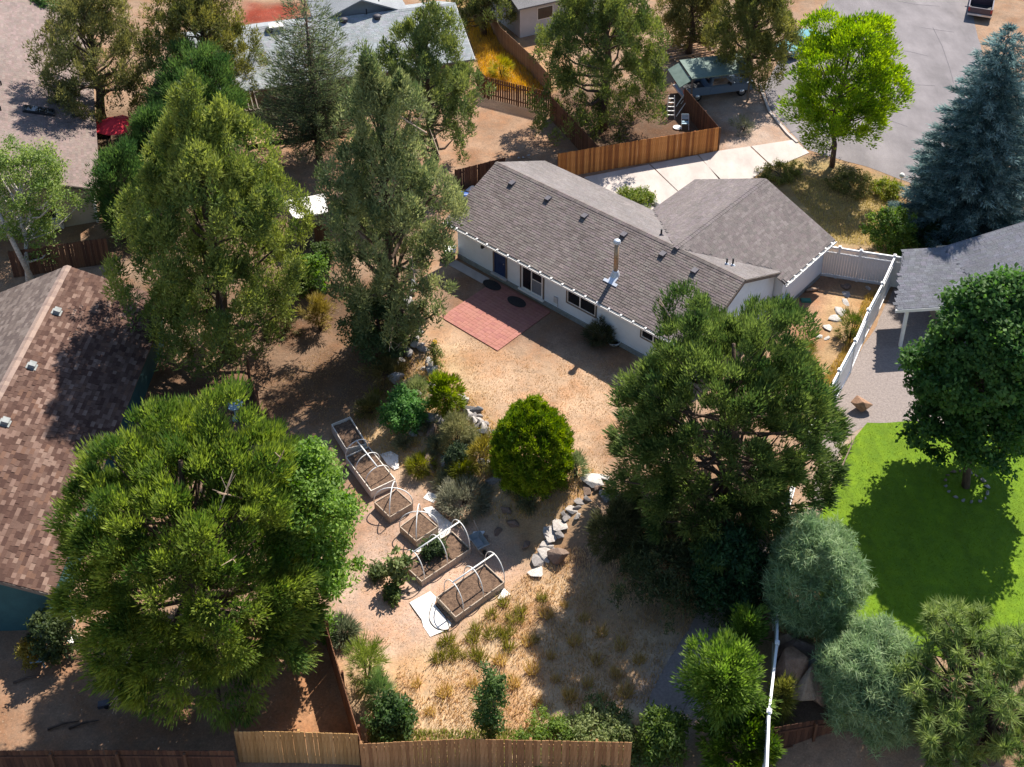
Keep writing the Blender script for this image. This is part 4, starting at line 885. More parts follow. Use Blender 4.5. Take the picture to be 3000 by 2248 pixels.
flat_sheet('pale sheet strip running between the square bed and the sunflower bed', [c9(560, 60), c9(700, 20), c9(1030, 300), c9(990, 440), c9(480, 790), c9(410, 760), c9(780, 480), c9(790, 330)])
# black hoses
def hose(label, pts, r=0.018):
    P = [g(x, y, 0.06) for x, y in pts]; Q = []
    for i in range(len(P) - 1):
        p0, p1, p2, p3 = P[max(i - 1, 0)], P[i], P[i + 1], P[min(i + 2, len(P) - 1)]
        for k in range(6):
            t = k / 6; Q.append(0.5 * ((2 * p1) + (-p0 + p2) * t + (2 * p0 - 5 * p1 + 4 * p2 - p3) * t * t + (-p0 + 3 * p1 - 3 * p2 + p3) * t ** 3))
    return props(MB().tube(Q + [P[-1]], r, 6).build('garden_hose', M['hose'], None, None, True), label, 'hose')
hose('thin black hose looped over the torn white sheet', [c10(370, 720), c10(320, 900), c10(330, 1000), c10(400, 1100), c10(500, 1150), c10(640, 1130), c10(580, 940), c10(430, 760)])
hose('thin black hose lying by the fence side of the sunflower bed', [c9(150, 1370), c9(280, 1430), c9(400, 1420), c9(480, 1370)])
# soaker lines in the two lower beds belong to the beds
def in_bed(pts, z): return [at(x, y, z) for x, y in pts]
MB().tube(in_bed([c9(560, 830), c9(580, 930), c9(640, 1030), c9(740, 1060)], ZL + 0.30), 0.018, 6).build('soaker_line', M['hose'], b5)

# wheelbarrow in the shade of the round shrub
wb = c9(1450, 700); o_ = g(*wb); wbt = thing('wheelbarrow', 'grey-blue wheelbarrow standing in shade beside the hooped beds', 'wheelbarrow', o_)
wd = g(*c9(1620, 820)) - g(*c9(1400, 520)); wd[2] = 0; wd = wd / np.linalg.norm(wd); wn_ = np.array([-wd[1], wd[0], 0])
V = []
for z, l0, l1, w in ((0.30, -0.28, 0.2, 0.18), (0.56, -0.42, 0.5, 0.30)):
    for a, b in ((l0, -w), (l1, -w), (l1, w), (l0, w)): V.append(o_ + wd * a + wn_ * b + ZV * z)
V += [v - ZV * 0.0 + (o_ + ZV * v[2] - v) * 0.07 * np.array([1, 1, 0]) + ZV * 0.03 for v in np.array(V)]
F = [(0, 3, 2, 1), (0, 1, 5, 4), (1, 2, 6, 5), (2, 3, 7, 6), (3, 0, 4, 7), (8, 9, 10, 11), (8, 12, 13, 9), (9, 13, 14, 10), (10, 14, 15, 11), (11, 15, 12, 8), (4, 5, 13, 12), (5, 6, 14, 13), (6, 7, 15, 14), (7, 4, 12, 15)]
obj('tray', np.array(V), F, M['barrow'], wbt)
for s_ in (-1, 1):
    MB().tube([o_ + wd * 0.62 + wn_ * 0.09 * s_ + ZV * 0.2, o_ + wd * 0.0 + wn_ * 0.25 * s_ + ZV * 0.30, o_ - wd * 1.0 + wn_ * 0.33 * s_ + ZV * 0.62], 0.024, 8).build('handle', M['dead_wood'], wbt)
    MB().tube([o_ - wd * 0.25 + wn_ * 0.22 * s_ + ZV * 0.33, o_ - wd * 0.35 + wn_ * 0.25 * s_ + ZV * 0.0], 0.02, 6).build('leg', M['black_metal'], wbt)
MB().lathe(o_ + wd * 0.62 + ZV * 0.2 - wn_ * 0.05, [(0.12, 0), (0.2, 0.01), (0.21, 0.05), (0.2, 0.09), (0.12, 0.1)], 18, wn_).build('wheel', M['tyre'], wbt, None, True)
o_ = g(*c9(1420, 520)); pa = thing('paving_slab', 'small grey ribbed slab lying in shade near the wheelbarrow', 'slab', o_)
for k in range(5): MB().box(o_ + np.array([-0.2 + 0.1 * k, 0, 0.06 + 0.01 * k]), (0.045, -0.02, 0), (0.1, 0.25, 0), (0, 0, 0.02)).build('slat', M['galv'], pa)

# ------------------------------------------------------------------ stones
ROCKS = []
def ordinals(group, fmt, tone=True):
    """name each stone of a group by its place, counted from the left of the picture"""
    names = ['first', 'second', 'third', 'fourth', 'fifth', 'sixth', 'seventh', 'eighth', 'ninth', 'tenth', 'eleventh', 'twelfth', 'thirteenth', 'fourteenth', 'fifteenth', 'sixteenth', 'seventeenth', 'eighteenth', 'nineteenth', 'twentieth']
    L_ = [o for o in COL.objects if o.get('group') == group]; L_.sort(key=lambda o: pj(np.array(WM[o.name].translation))[0])
    for k, o in enumerate(L_): o['label'] = fmt % names[k]
def hull_rock(seed, flat=0.6, n=11):
    r = np.random.default_rng(seed); bm = bmesh.new()
    for _ in range(n):
        v = r.normal(size=3); v /= np.linalg.norm(v); v *= r.uniform(0.8, 1.0); bm.verts.new((v[0], v[1] * 0.8, v[2] * flat))
    bmesh.ops.convex_hull(bm, input=bm.verts); bmesh.ops.delete(bm, geom=[v for v in bm.verts if not v.link_faces], context='VERTS')
    bmesh.ops.bevel(bm, geom=bm.edges[:], offset=0.03, segments=1, affect='EDGES')
    bm.verts.ensure_lookup_table(); V = np.array([v.co[:] for v in bm.verts]); F = [tuple(v.index for v in f.verts) for f in bm.faces]; bm.free(); return V, F
RV = [hull_rock(s, fl) for s, fl in ((1, 0.6), (2, 0.75), (3, 0.5), (4, 0.65), (5, 0.32), (6, 0.3), (7, 0.28))]
RT_ = {'grey': (0.34, 0.31, 0.295), 'pale': (0.54, 0.49, 0.45), 'brown': (0.25, 0.175, 0.135), 'white': (0.62, 0.58, 0.54), 'blue': (0.20, 0.21, 0.225), 'tan': (0.38, 0.275, 0.19), 'rust': (0.40, 0.235, 0.15)}
RM = {}
def rock(x, y, size, tone, label, group=None, kind=None, flat=False, name='stone', lift=0.25, zs=1.0, cat='stone', p=None):
    i = random.choice((4, 5, 6)) if flat else random.choice((0, 1, 2, 3)); key = (i, tone)
    if kind is not None: key = (kind, tone); i = kind
    if key not in RM: RM[key] = make_mesh('stone', RV[i][0], RV[i][1], M['rock'], RT_[tone])
    p = g(x, y) if p is None else p; s = size * random.uniform(0.85, 1.15); fl = (0.6, 0.75, 0.5, 0.65, 0.32, 0.3, 0.28)[i]
    m_ = Matrix.Translation(Vector((p[0], p[1], p[2] + s * fl * zs * lift))) @ Matrix.Rotation(random.uniform(0, 6.3), 4, 'Z') @ Matrix.Rotation(random.uniform(-0.15, 0.15) * (0.3 if flat else 1), 4, 'X') @ Matrix.Diagonal((s, s * random.uniform(0.8, 1.1), s * zs, 1))
    return props(copy_of(name, RM[key], None, m_), label, cat, group)
c12 = lambda x, y: crop(1100, 1100, x, y); c11 = lambda x, y: crop(1150, 900, x, y); z6 = lambda x, y: S(750 + x / 2.949, 562 + y / 2.949)
for x, y, s_ in ((1420, 395, .28), (1480, 440, .25), (1530, 560, .38), (1625, 610, .34), (1480, 650, .36), (1560, 690, .30), (1660, 705, .32), (1590, 765, .34), (1700, 790, .28), (1640, 830, .30), (1735, 870, .40), (1800, 905, .34), (1760, 930, .3), (1850, 960, .34), (1905, 950, .30), (1960, 965, .32), (2020, 975, .30), (2080, 1000, .28), (1380, 360, .22)):
    rock(*c12(x, y), s_ * 1.15, random.choice(('grey', 'grey', 'blue', 'pale')), 'grey angular stone in the low dry wall edging the upper lawn', 'stones of the low wall above the globe shrub', lift=0.55)
for x, y, s_, tn in ((350, 90, .55, 'pale'), (490, 130, .62, 'brown'), (670, 70, .34, 'tan'), (920, 750, .50, 'grey'), (1090, 760, .42, 'grey'), (930, 920, .55, 'brown'), (930, 1050, .42, 'tan'), (1030, 1060, .4, 'grey'), (1440, 1240, .62, 'brown'), (1450, 1380, .45, 'grey'), (1490, 1520, .42, 'grey'), (640, 230, .3, 'tan'), (350, 1110, .4, 'tan'), (560, 1150, .35, 'tan'), (1300, 1280, .25, 'pale'), (1100, 880, .3, 'tan')):
    rock(*c12(x, y), s_, tn, 'weathered boulder among the shrubs of the garden slope', 'boulders scattered over the garden slope', lift=0.4)
line_ = [(882, 650), (888, 700), (915, 755), (935, 800), (962, 850), (1005, 890), (1060, 932)]
for k_ in range(30):
    f_ = k_ / 30 * (len(line_) - 1); i_ = int(f_); q_ = f_ - i_; xx = line_[i_][0] * (1 - q_) + line_[i_ + 1][0] * q_ + random.uniform(-9, 9); yy = line_[i_][1] * (1 - q_) + line_[i_ + 1][1] * q_ + random.uniform(-8, 8)
    rock(xx, yy, random.uniform(.2, .4), random.choice(('pale', 'grey', 'white', 'grey')), 'pale rubble stone in the band edging the upper yard', 'rubble band edging the upper yard', lift=0.45)
rr_ = random.Random(5); sp_poly = np.array([g(x, y)[:2] for x, y in [(860, 840), (930, 790), (985, 850), (1060, 935), (1150, 1000), (1200, 1060), (1120, 1090), (1010, 1030), (900, 980), (840, 900)]]); lo_, hi_ = sp_poly.min(0), sp_poly.max(0); nk = 0
while nk < 40:
    q = np.array([rr_.uniform(lo_[0], hi_[0]), rr_.uniform(lo_[1], hi_[1])])
    if not inside(q[None], sp_poly)[0]: continue
    nk += 1; rock(0, 0, rr_.uniform(.16, .42), rr_.choice(('grey', 'tan', 'pale', 'pale', 'grey')), 'small loose stone among weeds on the garden slope', 'small loose stones of the garden slope', p=np.array([q[0], q[1], h1(q)]), lift=0.4)
rock(*c12(890, 1440), 0.85, 'brown', 'large flat-topped brown boulder below the sage bush on the slope', None, 2, lift=0.45)
for x, y, s_, tn in ((370, 620, .38, 'pale'), (500, 670, .40, 'white'), (230, 750, .55, 'grey'), (160, 860, .38, 'pale'), (60, 920, .38, 'white'), (620, 960, .45, 'white'), (690, 1040, .40, 'white'), (435, 445, .33, 'white'), (300, 470, .4, 'blue')):
    rock(*c11(x, y), s_, tn, 'pale stone beside the tall sunflower at the edge of the patio yard', 'pale stones beside the sunflower', lift=0.4)
for x, y, s_ in ((1340, 745, .4), (1350, 800, .36), (1370, 830, .4), (1345, 890, .38), (1320, 985, .42), (1290, 1040, .45), (1310, 1110, .5), (1290, 1170, .4), (1330, 1215, .42), (1370, 1240, .35)):
    rock(*z6(x, y), s_, random.choice(('blue', 'grey', 'blue')), 'bluish stone in the shaded edge below the leaning juniper', 'bluish stones below the leaning juniper', lift=0.5)
steps = [(1730.8, 1414, .62, 'white'), (1768.6, 1394, .5, 'white'), (1710, 1441, .50, 'brown'), (1697.6, 1473, .36, 'grey'), (1672.4, 1496.7, .36, 'pale'), (1666, 1522, .36, 'grey'), (1640.9, 1539.3, .48, 'pale'), (1620.3, 1569, .58, 'pale'), (1599.8, 1600.8, .42, 'pale'), (1593.5, 1629, .46, 'pale'), (1576, 1650, .46, 'grey'), (1567.8, 1678, .48, 'white')]
ORD = ['topmost', 'second', 'third', 'fourth', 'fifth', 'sixth', 'seventh', 'eighth', 'ninth', 'tenth', 'eleventh', 'lowest']
steps2 = [steps[1], steps[0]] + steps[2:]
for k, (x, y, s_, tn) in enumerate(steps2):
    rock(*S(x, y), s_ * 1.22, tn, ('%s flat stone step of the garden stair below the globe shrub' % ORD[k]) if k in (0, 11) else ('%s flat stone step, counted from the top of the garden stair' % ORD[k]), 'stone steps of the garden stair', random.choice((4, 5, 6)), name='stone_step', lift=0.8, zs=0.7)
for x, y in ((1748, 1436), (1722, 1462), (1690, 1492), (1655, 1508), (1690, 1516), (1625, 1545), (1602, 1572), (1640, 1572), (1582, 1604), (1618, 1612), (1575, 1625), (1612, 1640), (1790, 1415), (1755, 1418)):
    rock(*S(x, y), random.uniform(.18, .3), random.choice(('grey', 'brown', 'pale', 'grey')), 'small stone packed beside the garden stair', 'small stones packed beside the garden stair', lift=0.4)
ordinals('small stones packed beside the garden stair', 'small stone packed beside the garden stair, %s from the left')
rock(*S(1773, 1455.7), .42, 'blue', 'shaded bluish stone right of the top stair steps', None, 0)
rock(*S(1808, 1458), .2, 'pale', 'small pale stone lying past the shaded bluish stone', None, 1)
rock(*S(1636, 1642), .55, 'brown', 'large brown boulder beside the lower stair steps', None, 1, lift=0.5)
for x, y in ((1420, 1590), (1460, 1560), (1500, 1540), (1540, 1600), (1480, 1500), (1560, 1480), (1600, 1460)):
    rock(*S(x, y), .38, 'brown', 'shaded boulder on the bare slope under the globe shrub', 'boulders on the bare slope under the globe shrub', lift=0.4)
# slabs of the side yard
for k, (x, y, s_, tn) in enumerate([(2479, 842, .55, 'brown'), (2479, 864, .50, 'pale'), (2470.6, 888.8, .46, 'white'), (2457.9, 913.3, .52, 'white'), (2443.4, 936.8, .56, 'white'), (2427.1, 963, .50, 'white'), (2418, 989, .34, 'white'), (2398, 987, .36, 'white')]):
    rock(*S(x, y), s_, tn, ['dark brown slab in shade at the vinyl fence', 'pale slab half in shade, first of the stepping slabs', 'white stepping slab, second from the vinyl fence', 'white stepping slab, third from the vinyl fence', 'white stepping slab, fourth from the vinyl fence', 'white stepping slab, fifth from the vinyl fence', 'small white slab at the lower end of the stepping slabs', 'small white slab beside the pine at the end of the stepping slabs'][k], 'stepping slabs in the side yard', random.choice((4, 5, 6)), name='stepping_slab', lift=0.4, zs=0.6)
rock(*S(2543, 846), .22, 'pale', 'small pale stone in the weeds near the vinyl fence corner', None, 0)
# right plot
rock(1857, 884, .75, 'rust', 'single rust-brown boulder at the top corner of the green lawn', None, 1, lift=0.6)
for x, y, s_, tn, lb in ((1728, 1432, 1.35, 'brown', 'largest flat-topped boulder of the pile below the round willow'), (1700, 1408, .95, 'tan', 'rusty boulder against the vinyl fence at the top of the pile'), (1762, 1450, .7, 'grey', 'grey boulder between the two round willows'), (1708, 1478, 1.1, 'rust', 'tall rusty boulder face below the largest boulder'), (1742, 1500, 1.1, 'tan', 'tan boulder face near the dark fence'), (1770, 1515, .75, 'rust', 'rusty boulder tucked under the second willow'), (1790, 1425, .6, 'blue', 'bluish boulder in shade at the lawn edge'), (1820, 1410, .5, 'blue', 'small bluish boulder at the lawn edge')):
    rock(x, y, s_, tn, lb, 'boulders holding the lawn', None, lift=0.7, zs=1.25, name='boulder')
for x, y, s_ in ((1660, 1130, .4), (1640, 1190, .45), (1655, 1250, .5), (1630, 1150, .4), (1664, 1210, .4), (1610, 1120, .36), (1690, 1100, .3)):
    rock(x, y, s_, random.choice(('brown', 'rust', 'grey')), 'brown stone in deep shade between the pine and the vinyl fence', 'stones between pine and vinyl fence', lift=0.4)
# ring of small stones around the lawn tree
lt = g(2087, 1052)
for k in range(16):
    a = k * 0.39; rock(0, 0, random.uniform(.12, .2), random.choice(('grey', 'brown', 'pale')), 'small stone in the ring around the lawn tree', 'ring of stones around the lawn tree', p=lt + np.array([math.cos(a) * 0.95, math.sin(a) * 0.95, 0.02]))
for k in range(6):
    rock(*S(1520 + 7 * k + random.uniform(-3, 3), 460 + random.uniform(-6, 6)), .16, random.choice(('pale', 'tan')), 'small pale stone heaped behind the ridge of the white house', 'stones behind the ridge')
rock(*S(1928, 603), .45, 'white', 'white rock by the driveway under the garage eave', None, 1)

ordinals('stones of the low wall above the globe shrub', 'grey angular stone in the low dry wall, %s from the left')
ordinals('boulders scattered over the garden slope', 'weathered boulder among the slope shrubs, %s from the left')
ordinals('bluish stones below the leaning juniper', 'bluish shaded stone below the leaning juniper, %s from the left')
ordinals('pale stones beside the sunflower', 'pale stone by the tall sunflower at the yard edge, %s from the left')
ordinals('boulders on the bare slope under the globe shrub', 'shaded boulder on the bare slope under the globe shrub, %s from the left')
ordinals('stones between pine and vinyl fence', 'stone in deep shade between pine and vinyl fence, %s from the left')
ordinals('ring of stones around the lawn tree', 'small stone ringing the lawn tree, %s from the left')
ordinals('stones behind the ridge', 'small pale stone heaped behind the white house ridge, %s from the left')

# ------------------------------------------------------------------ small things around the white house
rb_ = S(2284, 912); o_ = g(*rb_); t = thing('rain_barrel', 'dark round rain barrel at the corner of the white house', 'barrel', o_)
MB().lathe(o_, [(0.36, 0.0), (0.44, 0.3), (0.46, 0.6), (0.43, 0.98), (0.46, 1.0), (0.46, 1.06), (0.38, 1.06), (0.36, 0.8), (0.34, 0.78)], 24).build('tub', M['black_metal'], t, None, True)
for z in (0.25, 0.75): MB().lathe(o_ + ZV * z, [(0.455, -0.02), (0.47, -0.02), (0.47, 0.02), (0.455, 0.02)], 24).build('hoop_band', M['roof_vent'], t, None, True)
MB().lathe(o_ + ZV * 0.785, [(0.355, 0), (0.355, 0.01)], 24).build('soil', M['bed_soil'], t)
o_ = g(*S(2361, 882)); t = thing('valve_box', 'small green irrigation valve box in the side yard', 'box', o_); MB().abox(o_ + [-.28, -.18, -.05], o_ + [.28, .18, 0.07]).build('body', M['green_lid'], t); MB().abox(o_ + [-.24, -.14, 0.07], o_ + [.24, .14, 0.10]).build('lid', M['green_lid'], t)
a_, b_ = g(*S(2361, 857), 0.12), g(*S(2398, 850), 0.10); props(MB().tube([a_, (a_ + b_) / 2 + ZV * 0.03, b_], [0.07, 0.09, 0.06], 8).build('log', M['dead_wood'], None, None, True), 'pale log lying on red bark by the house wall', 'log')
for k, (a, b, lb) in enumerate(((3.8, -0.15, 'dark oval door mat below the blue door'), (5.85, -0.35, 'dark oval door mat below the sliding glass door'))):
    pts = [hp(a + 0.62 * math.cos(q), b + 0.36 * math.sin(q), ZG + 0.063) for q in np.linspace(0, 2 * math.pi, 28, endpoint=False)]
    props(MB().prism(pts, (0, 0, 0.02)).build('door_mat', M['mat_rug']), lb, 'mat')
o_ = g(*S(1320, 757)); t = thing('utility_box', 'small utility box with pale lid at the end of the white house', 'box', o_); MB().abox(o_ + [-.28, -.28, 0], o_ + [.28, .28, .6]).build('body', M['bark'], t); MB().abox(o_ + [-.32, -.32, .6], o_ + [.32, .32, .68]).build('lid', M['white_trim'], t)
o_ = at(995, 436, ZG); t = thing('tarp_pile', 'blue tarp over a heap beside the far end of the white house', 'tarp', o_)
rv = RV[1][0] * np.array([1.0, 0.8, 0.7]); obj('tarp', rv + o_ + ZV * 0.35, RV[1][1], paint('blue_tarp', (0.03, 0.09, 0.30)), t); rv = RV[0][0] * np.array([0.45, 0.4, 0.45]); obj('sack', rv + o_ + np.array([-0.5, 0.9, 0.3]), RV[0][1], M['white_roof'], t); obj('sack', rv + o_ + np.array([0.6, 1.0, 0.3]), RV[0][1], M['white_roof'], t)
o_ = g(*S(1680 * 0 + 1799, 1010)); t = thing('plant_pot', 'low bowl pot in shade against the white house wall', 'pot', o_); MB().lathe(o_, [(0.22, 0), (0.36, 0.24), (0.40, 0.30), (0.34, 0.30), (0.3, 0.22)], 18).build('bowl', M['galv'], t, None, True); MB().lathe(o_ + ZV * 0.2, [(0.3, 0), (0.3, 0.02)], 18).build('soil', M['bed_soil'], t)
# bird bath by the long fence
o_ = g(512, 905); t = thing('bird_bath', 'pale bird bath in shade at the long fence', 'bird bath', o_); MB().lathe(o_, [(0.25, 0), (0.22, 0.08), (0.09, 0.15), (0.09, 0.75), (0.14, 0.8)], 16).build('stand', M['plastic_blue'], t, None, True); MB().lathe(o_ + ZV * 0.8, [(0.1, 0), (0.38, 0.1), (0.40, 0.14), (0.35, 0.13), (0.1, 0.06)], 20).build('bowl', M['plastic_blue'], t, None, True)
# lower left yard
o_ = g(88, 1432); t = thing('garden_chair', 'pale blue plastic garden chair beside the teal wall', 'chair', o_)
MB().box(o_ + ZV * 0.42, (0.28, 0.05, 0), (-0.05, 0.28, 0), (0, 0, 0.025)).build('seat', M['plastic_blue'], t); MB().box(o_ + np.array([-0.05, 0.28, 0.78]), (0.28, 0.05, 0), (0, 0.03, 0.0), (-0.02, 0.08, 0.36)).build('backrest', M['plastic_blue'], t)
for a, b in ((-.24, -.24), (.24, -.2), (.2, .26), (-.28, .22)): MB().bar(o_ + [a, b, 0], o_ + [a * 0.9, b * 0.9, 0.42], 0.05, 0.05).build('leg', M['plastic_blue'], t)
for s_ in (-1, 1): MB().bar(o_ + [0.3 * s_, -0.24, 0.66], o_ + [0.28 * s_, 0.28, 0.7], 0.05, 0.04).build('armrest', M['plastic_blue'], t)
o_ = g(218, 1399 * 1.0 - 3 + 0) if False else g(160, 1393); t = thing('bucket', 'white round bucket beside the dark bush', 'bucket', o_); MB().lathe(o_, [(0.15, 0), (0.2, 0.36), (0.21, 0.36), (0.18, 0.34)], 16).build('tub', M['white_trim'], t, None, True); MB().lathe(o_ + ZV * 0.3, [(0.19, 0), (0.19, 0.02)], 16).build('lid', M['white_trim'], t)
o_ = g(147, 1345); t = thing('plastic_tub', 'pale green upright tub at the corner of the brown house', 'tub', o_); MB().box(o_ + ZV * 0.45, (0.3, 0.05, 0), (-0.05, 0.3, 0), (0, 0, 0.45)).build('body', M['white_roof'], t); MB().box(o_ + ZV * 0.93, (0.33, 0.05, 0), (-0.05, 0.33, 0), (0, 0, 0.03)).build('lid', M['green_lid'], t)
for x, y, lb in ((135, 1570, 'grey branch lying on the shaded earth at lower left'), (180, 1568, 'short grey branch lying beside the longer branch'), (60, 1470, 'pale branch lying on the sunny earth strip')):
    p = g(x, y, 0.06); props(MB().tube([p + [-.5, -.15, 0], p + [0, 0.05, 0.05], p + [.55, .2, 0]], [0.05, 0.045, 0.02], 6).build('fallen_branch', M['bark']), lb, 'branch')
o_ = g(225, 1525); t = thing('toy', 'small grey toy lying on the shaded earth', 'toy', o_); MB().box(o_ + ZV * 0.1, (.2, .05, 0), (-.03, .12, 0), (0, 0, .08)).build('body', M['roof_vent'], t)
for a in (-.13, .13): MB().lathe(o_ + np.array([a, -0.14, 0.08]), [(0.08, 0), (0.08, 0.04)], 10, (0, 1, 0)).build('wheel', M['tyre'], t)
# red parasol among the junipers
o_ = g(262, 332); t = thing('red_parasol', 'red patio parasol showing between the dark junipers', 'parasol', o_)
n_ = 8
for k in range(n_):
    a0, a1 = 2 * math.pi * k / n_, 2 * math.pi * (k + 1) / n_; R_ = 1.35
    pts = [o_ + ZV * 2.75, o_ + np.array([R_ * math.cos(a0), R_ * math.sin(a0), 2.2]), o_ + np.array([R_ * 0.94 * math.cos((a0 + a1) / 2), R_ * 0.94 * math.sin((a0 + a1) / 2), 2.16]), o_ + np.array([R_ * math.cos(a1), R_ * math.sin(a1), 2.2])]
    MB().prism(pts, (0, 0, -0.02)).build('canopy_panel', M['red_cloth'], t)
    MB().tube([o_ + ZV * 2.7, o_ + np.array([R_ * math.cos(a0), R_ * math.sin(a0), 2.16])], 0.012, 5).build('rib', M['black_metal'], t)
MB().tube([o_, o_ + ZV * 2.85], 0.025, 8).build('pole', M['black_metal'], t); MB().lathe(o_, [(0.3, 0), (0.3, 0.08), (0.05, 0.12)], 16).build('base', M['black_metal'], t)
o_ = g(226, 322); t = thing('red_chair_cover', 'second smaller red cloth canopy beside the red parasol', 'parasol', o_)
for k in range(6):
    a0, a1 = 2 * math.pi * k / 6, 2 * math.pi * (k + 1) / 6; MB().prism([o_ + ZV * 2.1, o_ + np.array([0.9 * math.cos(a0), 0.9 * math.sin(a0), 1.65]), o_ + np.array([0.9 * math.cos(a1), 0.9 * math.sin(a1), 1.65])], (0, 0, -0.02)).build('canopy_panel', M['red_cloth'], t)
MB().tube([o_, o_ + ZV * 2.15], 0.025, 8).build('pole', M['black_metal'], t)
o_ = g(224, 318); t = thing('barbecue', 'black barbecue below the red cloth by the pinkish roof', 'barbecue', o_); MB().abox(o_ + [-.5, -.3, .75], o_ + [.5, .3, .95]).build('body', M['black_metal'], t); MB().lathe(o_ + np.array([-0.5, 0, 0.95]), [(0.3, 0), (0.3, 1.0)], 14, (1, 0, 0)).build('hood', M['black_metal'], t, None, True)
for a, b in ((-.45, -.25), (.45, -.25), (-.45, .25), (.45, .25)): MB().bar(o_ + [a, b, 0], o_ + [a, b, .75], .05, .05).build('leg', M['black_metal'], t)
# poles and frames in the dark fenced yard
sy = lambda x, y: S(1880 + x / 3.1725, 150 + y / 3.1725)
for k, (x0, y0, x1, y1) in enumerate(((320, 515, 400, 395), (320, 610, 435, 440), (400, 555, 455, 460), (365, 490, 425, 405))):
    b = at(*sy(x0, y0), ZG); t_ = at(*sy(x1, y1), ZG + 1.0); props(MB().tube([b, t_], 0.03, 6).build('pole', M['pvc']), ('leftmost', 'longest', 'rightmost', 'second')[k] + ' pale pole leaning against the dark fence in the shaded yard', 'pole', 'pale poles leaning in the shaded yard')
o_ = at(*sy(265, 610), ZG); t = thing('step_ladder', 'pale folding step ladder standing in the dark fenced yard', 'ladder', o_)
for s_ in (-1, 1):
    MB().tube([o_ + [0.28 * s_, -.35, 0], o_ + [0.2 * s_, 0, 1.7]], 0.025, 6).build('leg', M['pvc'], t); MB().tube([o_ + [0.28 * s_, .45, 0], o_ + [0.2 * s_, 0, 1.7]], 0.022, 6).build('leg', M['pvc'], t)
for k in range(5): MB().bar(o_ + [-.26 + .015 * k, -.28 + .06 * k, .3 + .3 * k], o_ + [.26 - .015 * k, -.28 + .06 * k, .3 + .3 * k], .08, .03).build('tread', M['pvc'], t)
o_ = at(*sy(400, 715), ZG); t = thing('folding_chair', 'blue and white folding chair in the dark fenced yard', 'chair', o_)
for s_ in (-1, 1):
    MB().tube([o_ + [.25 * s_, -.3, 0], o_ + [.25 * s_, .3, .95]], .02, 6).build('leg', M['pvc'], t); MB().tube([o_ + [.25 * s_, .35, 0], o_ + [.25 * s_, -.25, .45]], .02, 6).build('leg', M['pvc'], t)
MB().box(o_ + ZV * .44, (.25, 0, 0), (0, .22, 0), (0, 0, .015)).build('seat', M['plastic_blue'], t); MB().box(o_ + np.array([0, .24, .78]), (.25, 0, 0), (0, .01, 0), (0, .06, .18)).build('backrest', M['plastic_blue'], t)
o_ = at(*sy(330, 718), ZG); props(MB().lathe(o_, [(0.2, 0), (0.3, 0.06), (0.3, 0.1), (0.1, 0.12)], 14).build('pan_lid', M['white_trim']), 'white round lid on the ground in the dark fenced yard', 'lid')

# ------------------------------------------------------------------ vehicles
def wheel(parent, c, ax, r=0.36, w=0.22):
    ax = np.array(ax, float); o = MB().lathe(np.array(c) - ax * w / 2, [(r * 0.6, 0), (r * 0.95, 0.005), (r, 0.04), (r, w - 0.04), (r * 0.95, w), (r * 0.6, w)], 20, ax).build('wheel', M['tyre'], parent, None, True)
    MB().lathe(np.array(c) - ax * (w / 2 + 0.006), [(r * 0.58, 0), (r * 0.6, w + 0.012), (r * 0.2, w + 0.02)], 14, ax).build('rim', M['chrome'], o, None, True)
def bev(mb_mesh, off=0.05):
    bm = bmesh.new(); bm.from_mesh(mb_mesh); bmesh.ops.recalc_face_normals(bm, faces=bm.faces[:]); bmesh.ops.bevel(bm, geom=bm.edges[:], offset=off, segments=2, affect='EDGES', clamp_overlap=True); bm.to_mesh(mb_mesh); bm.free(); mb_mesh.update()
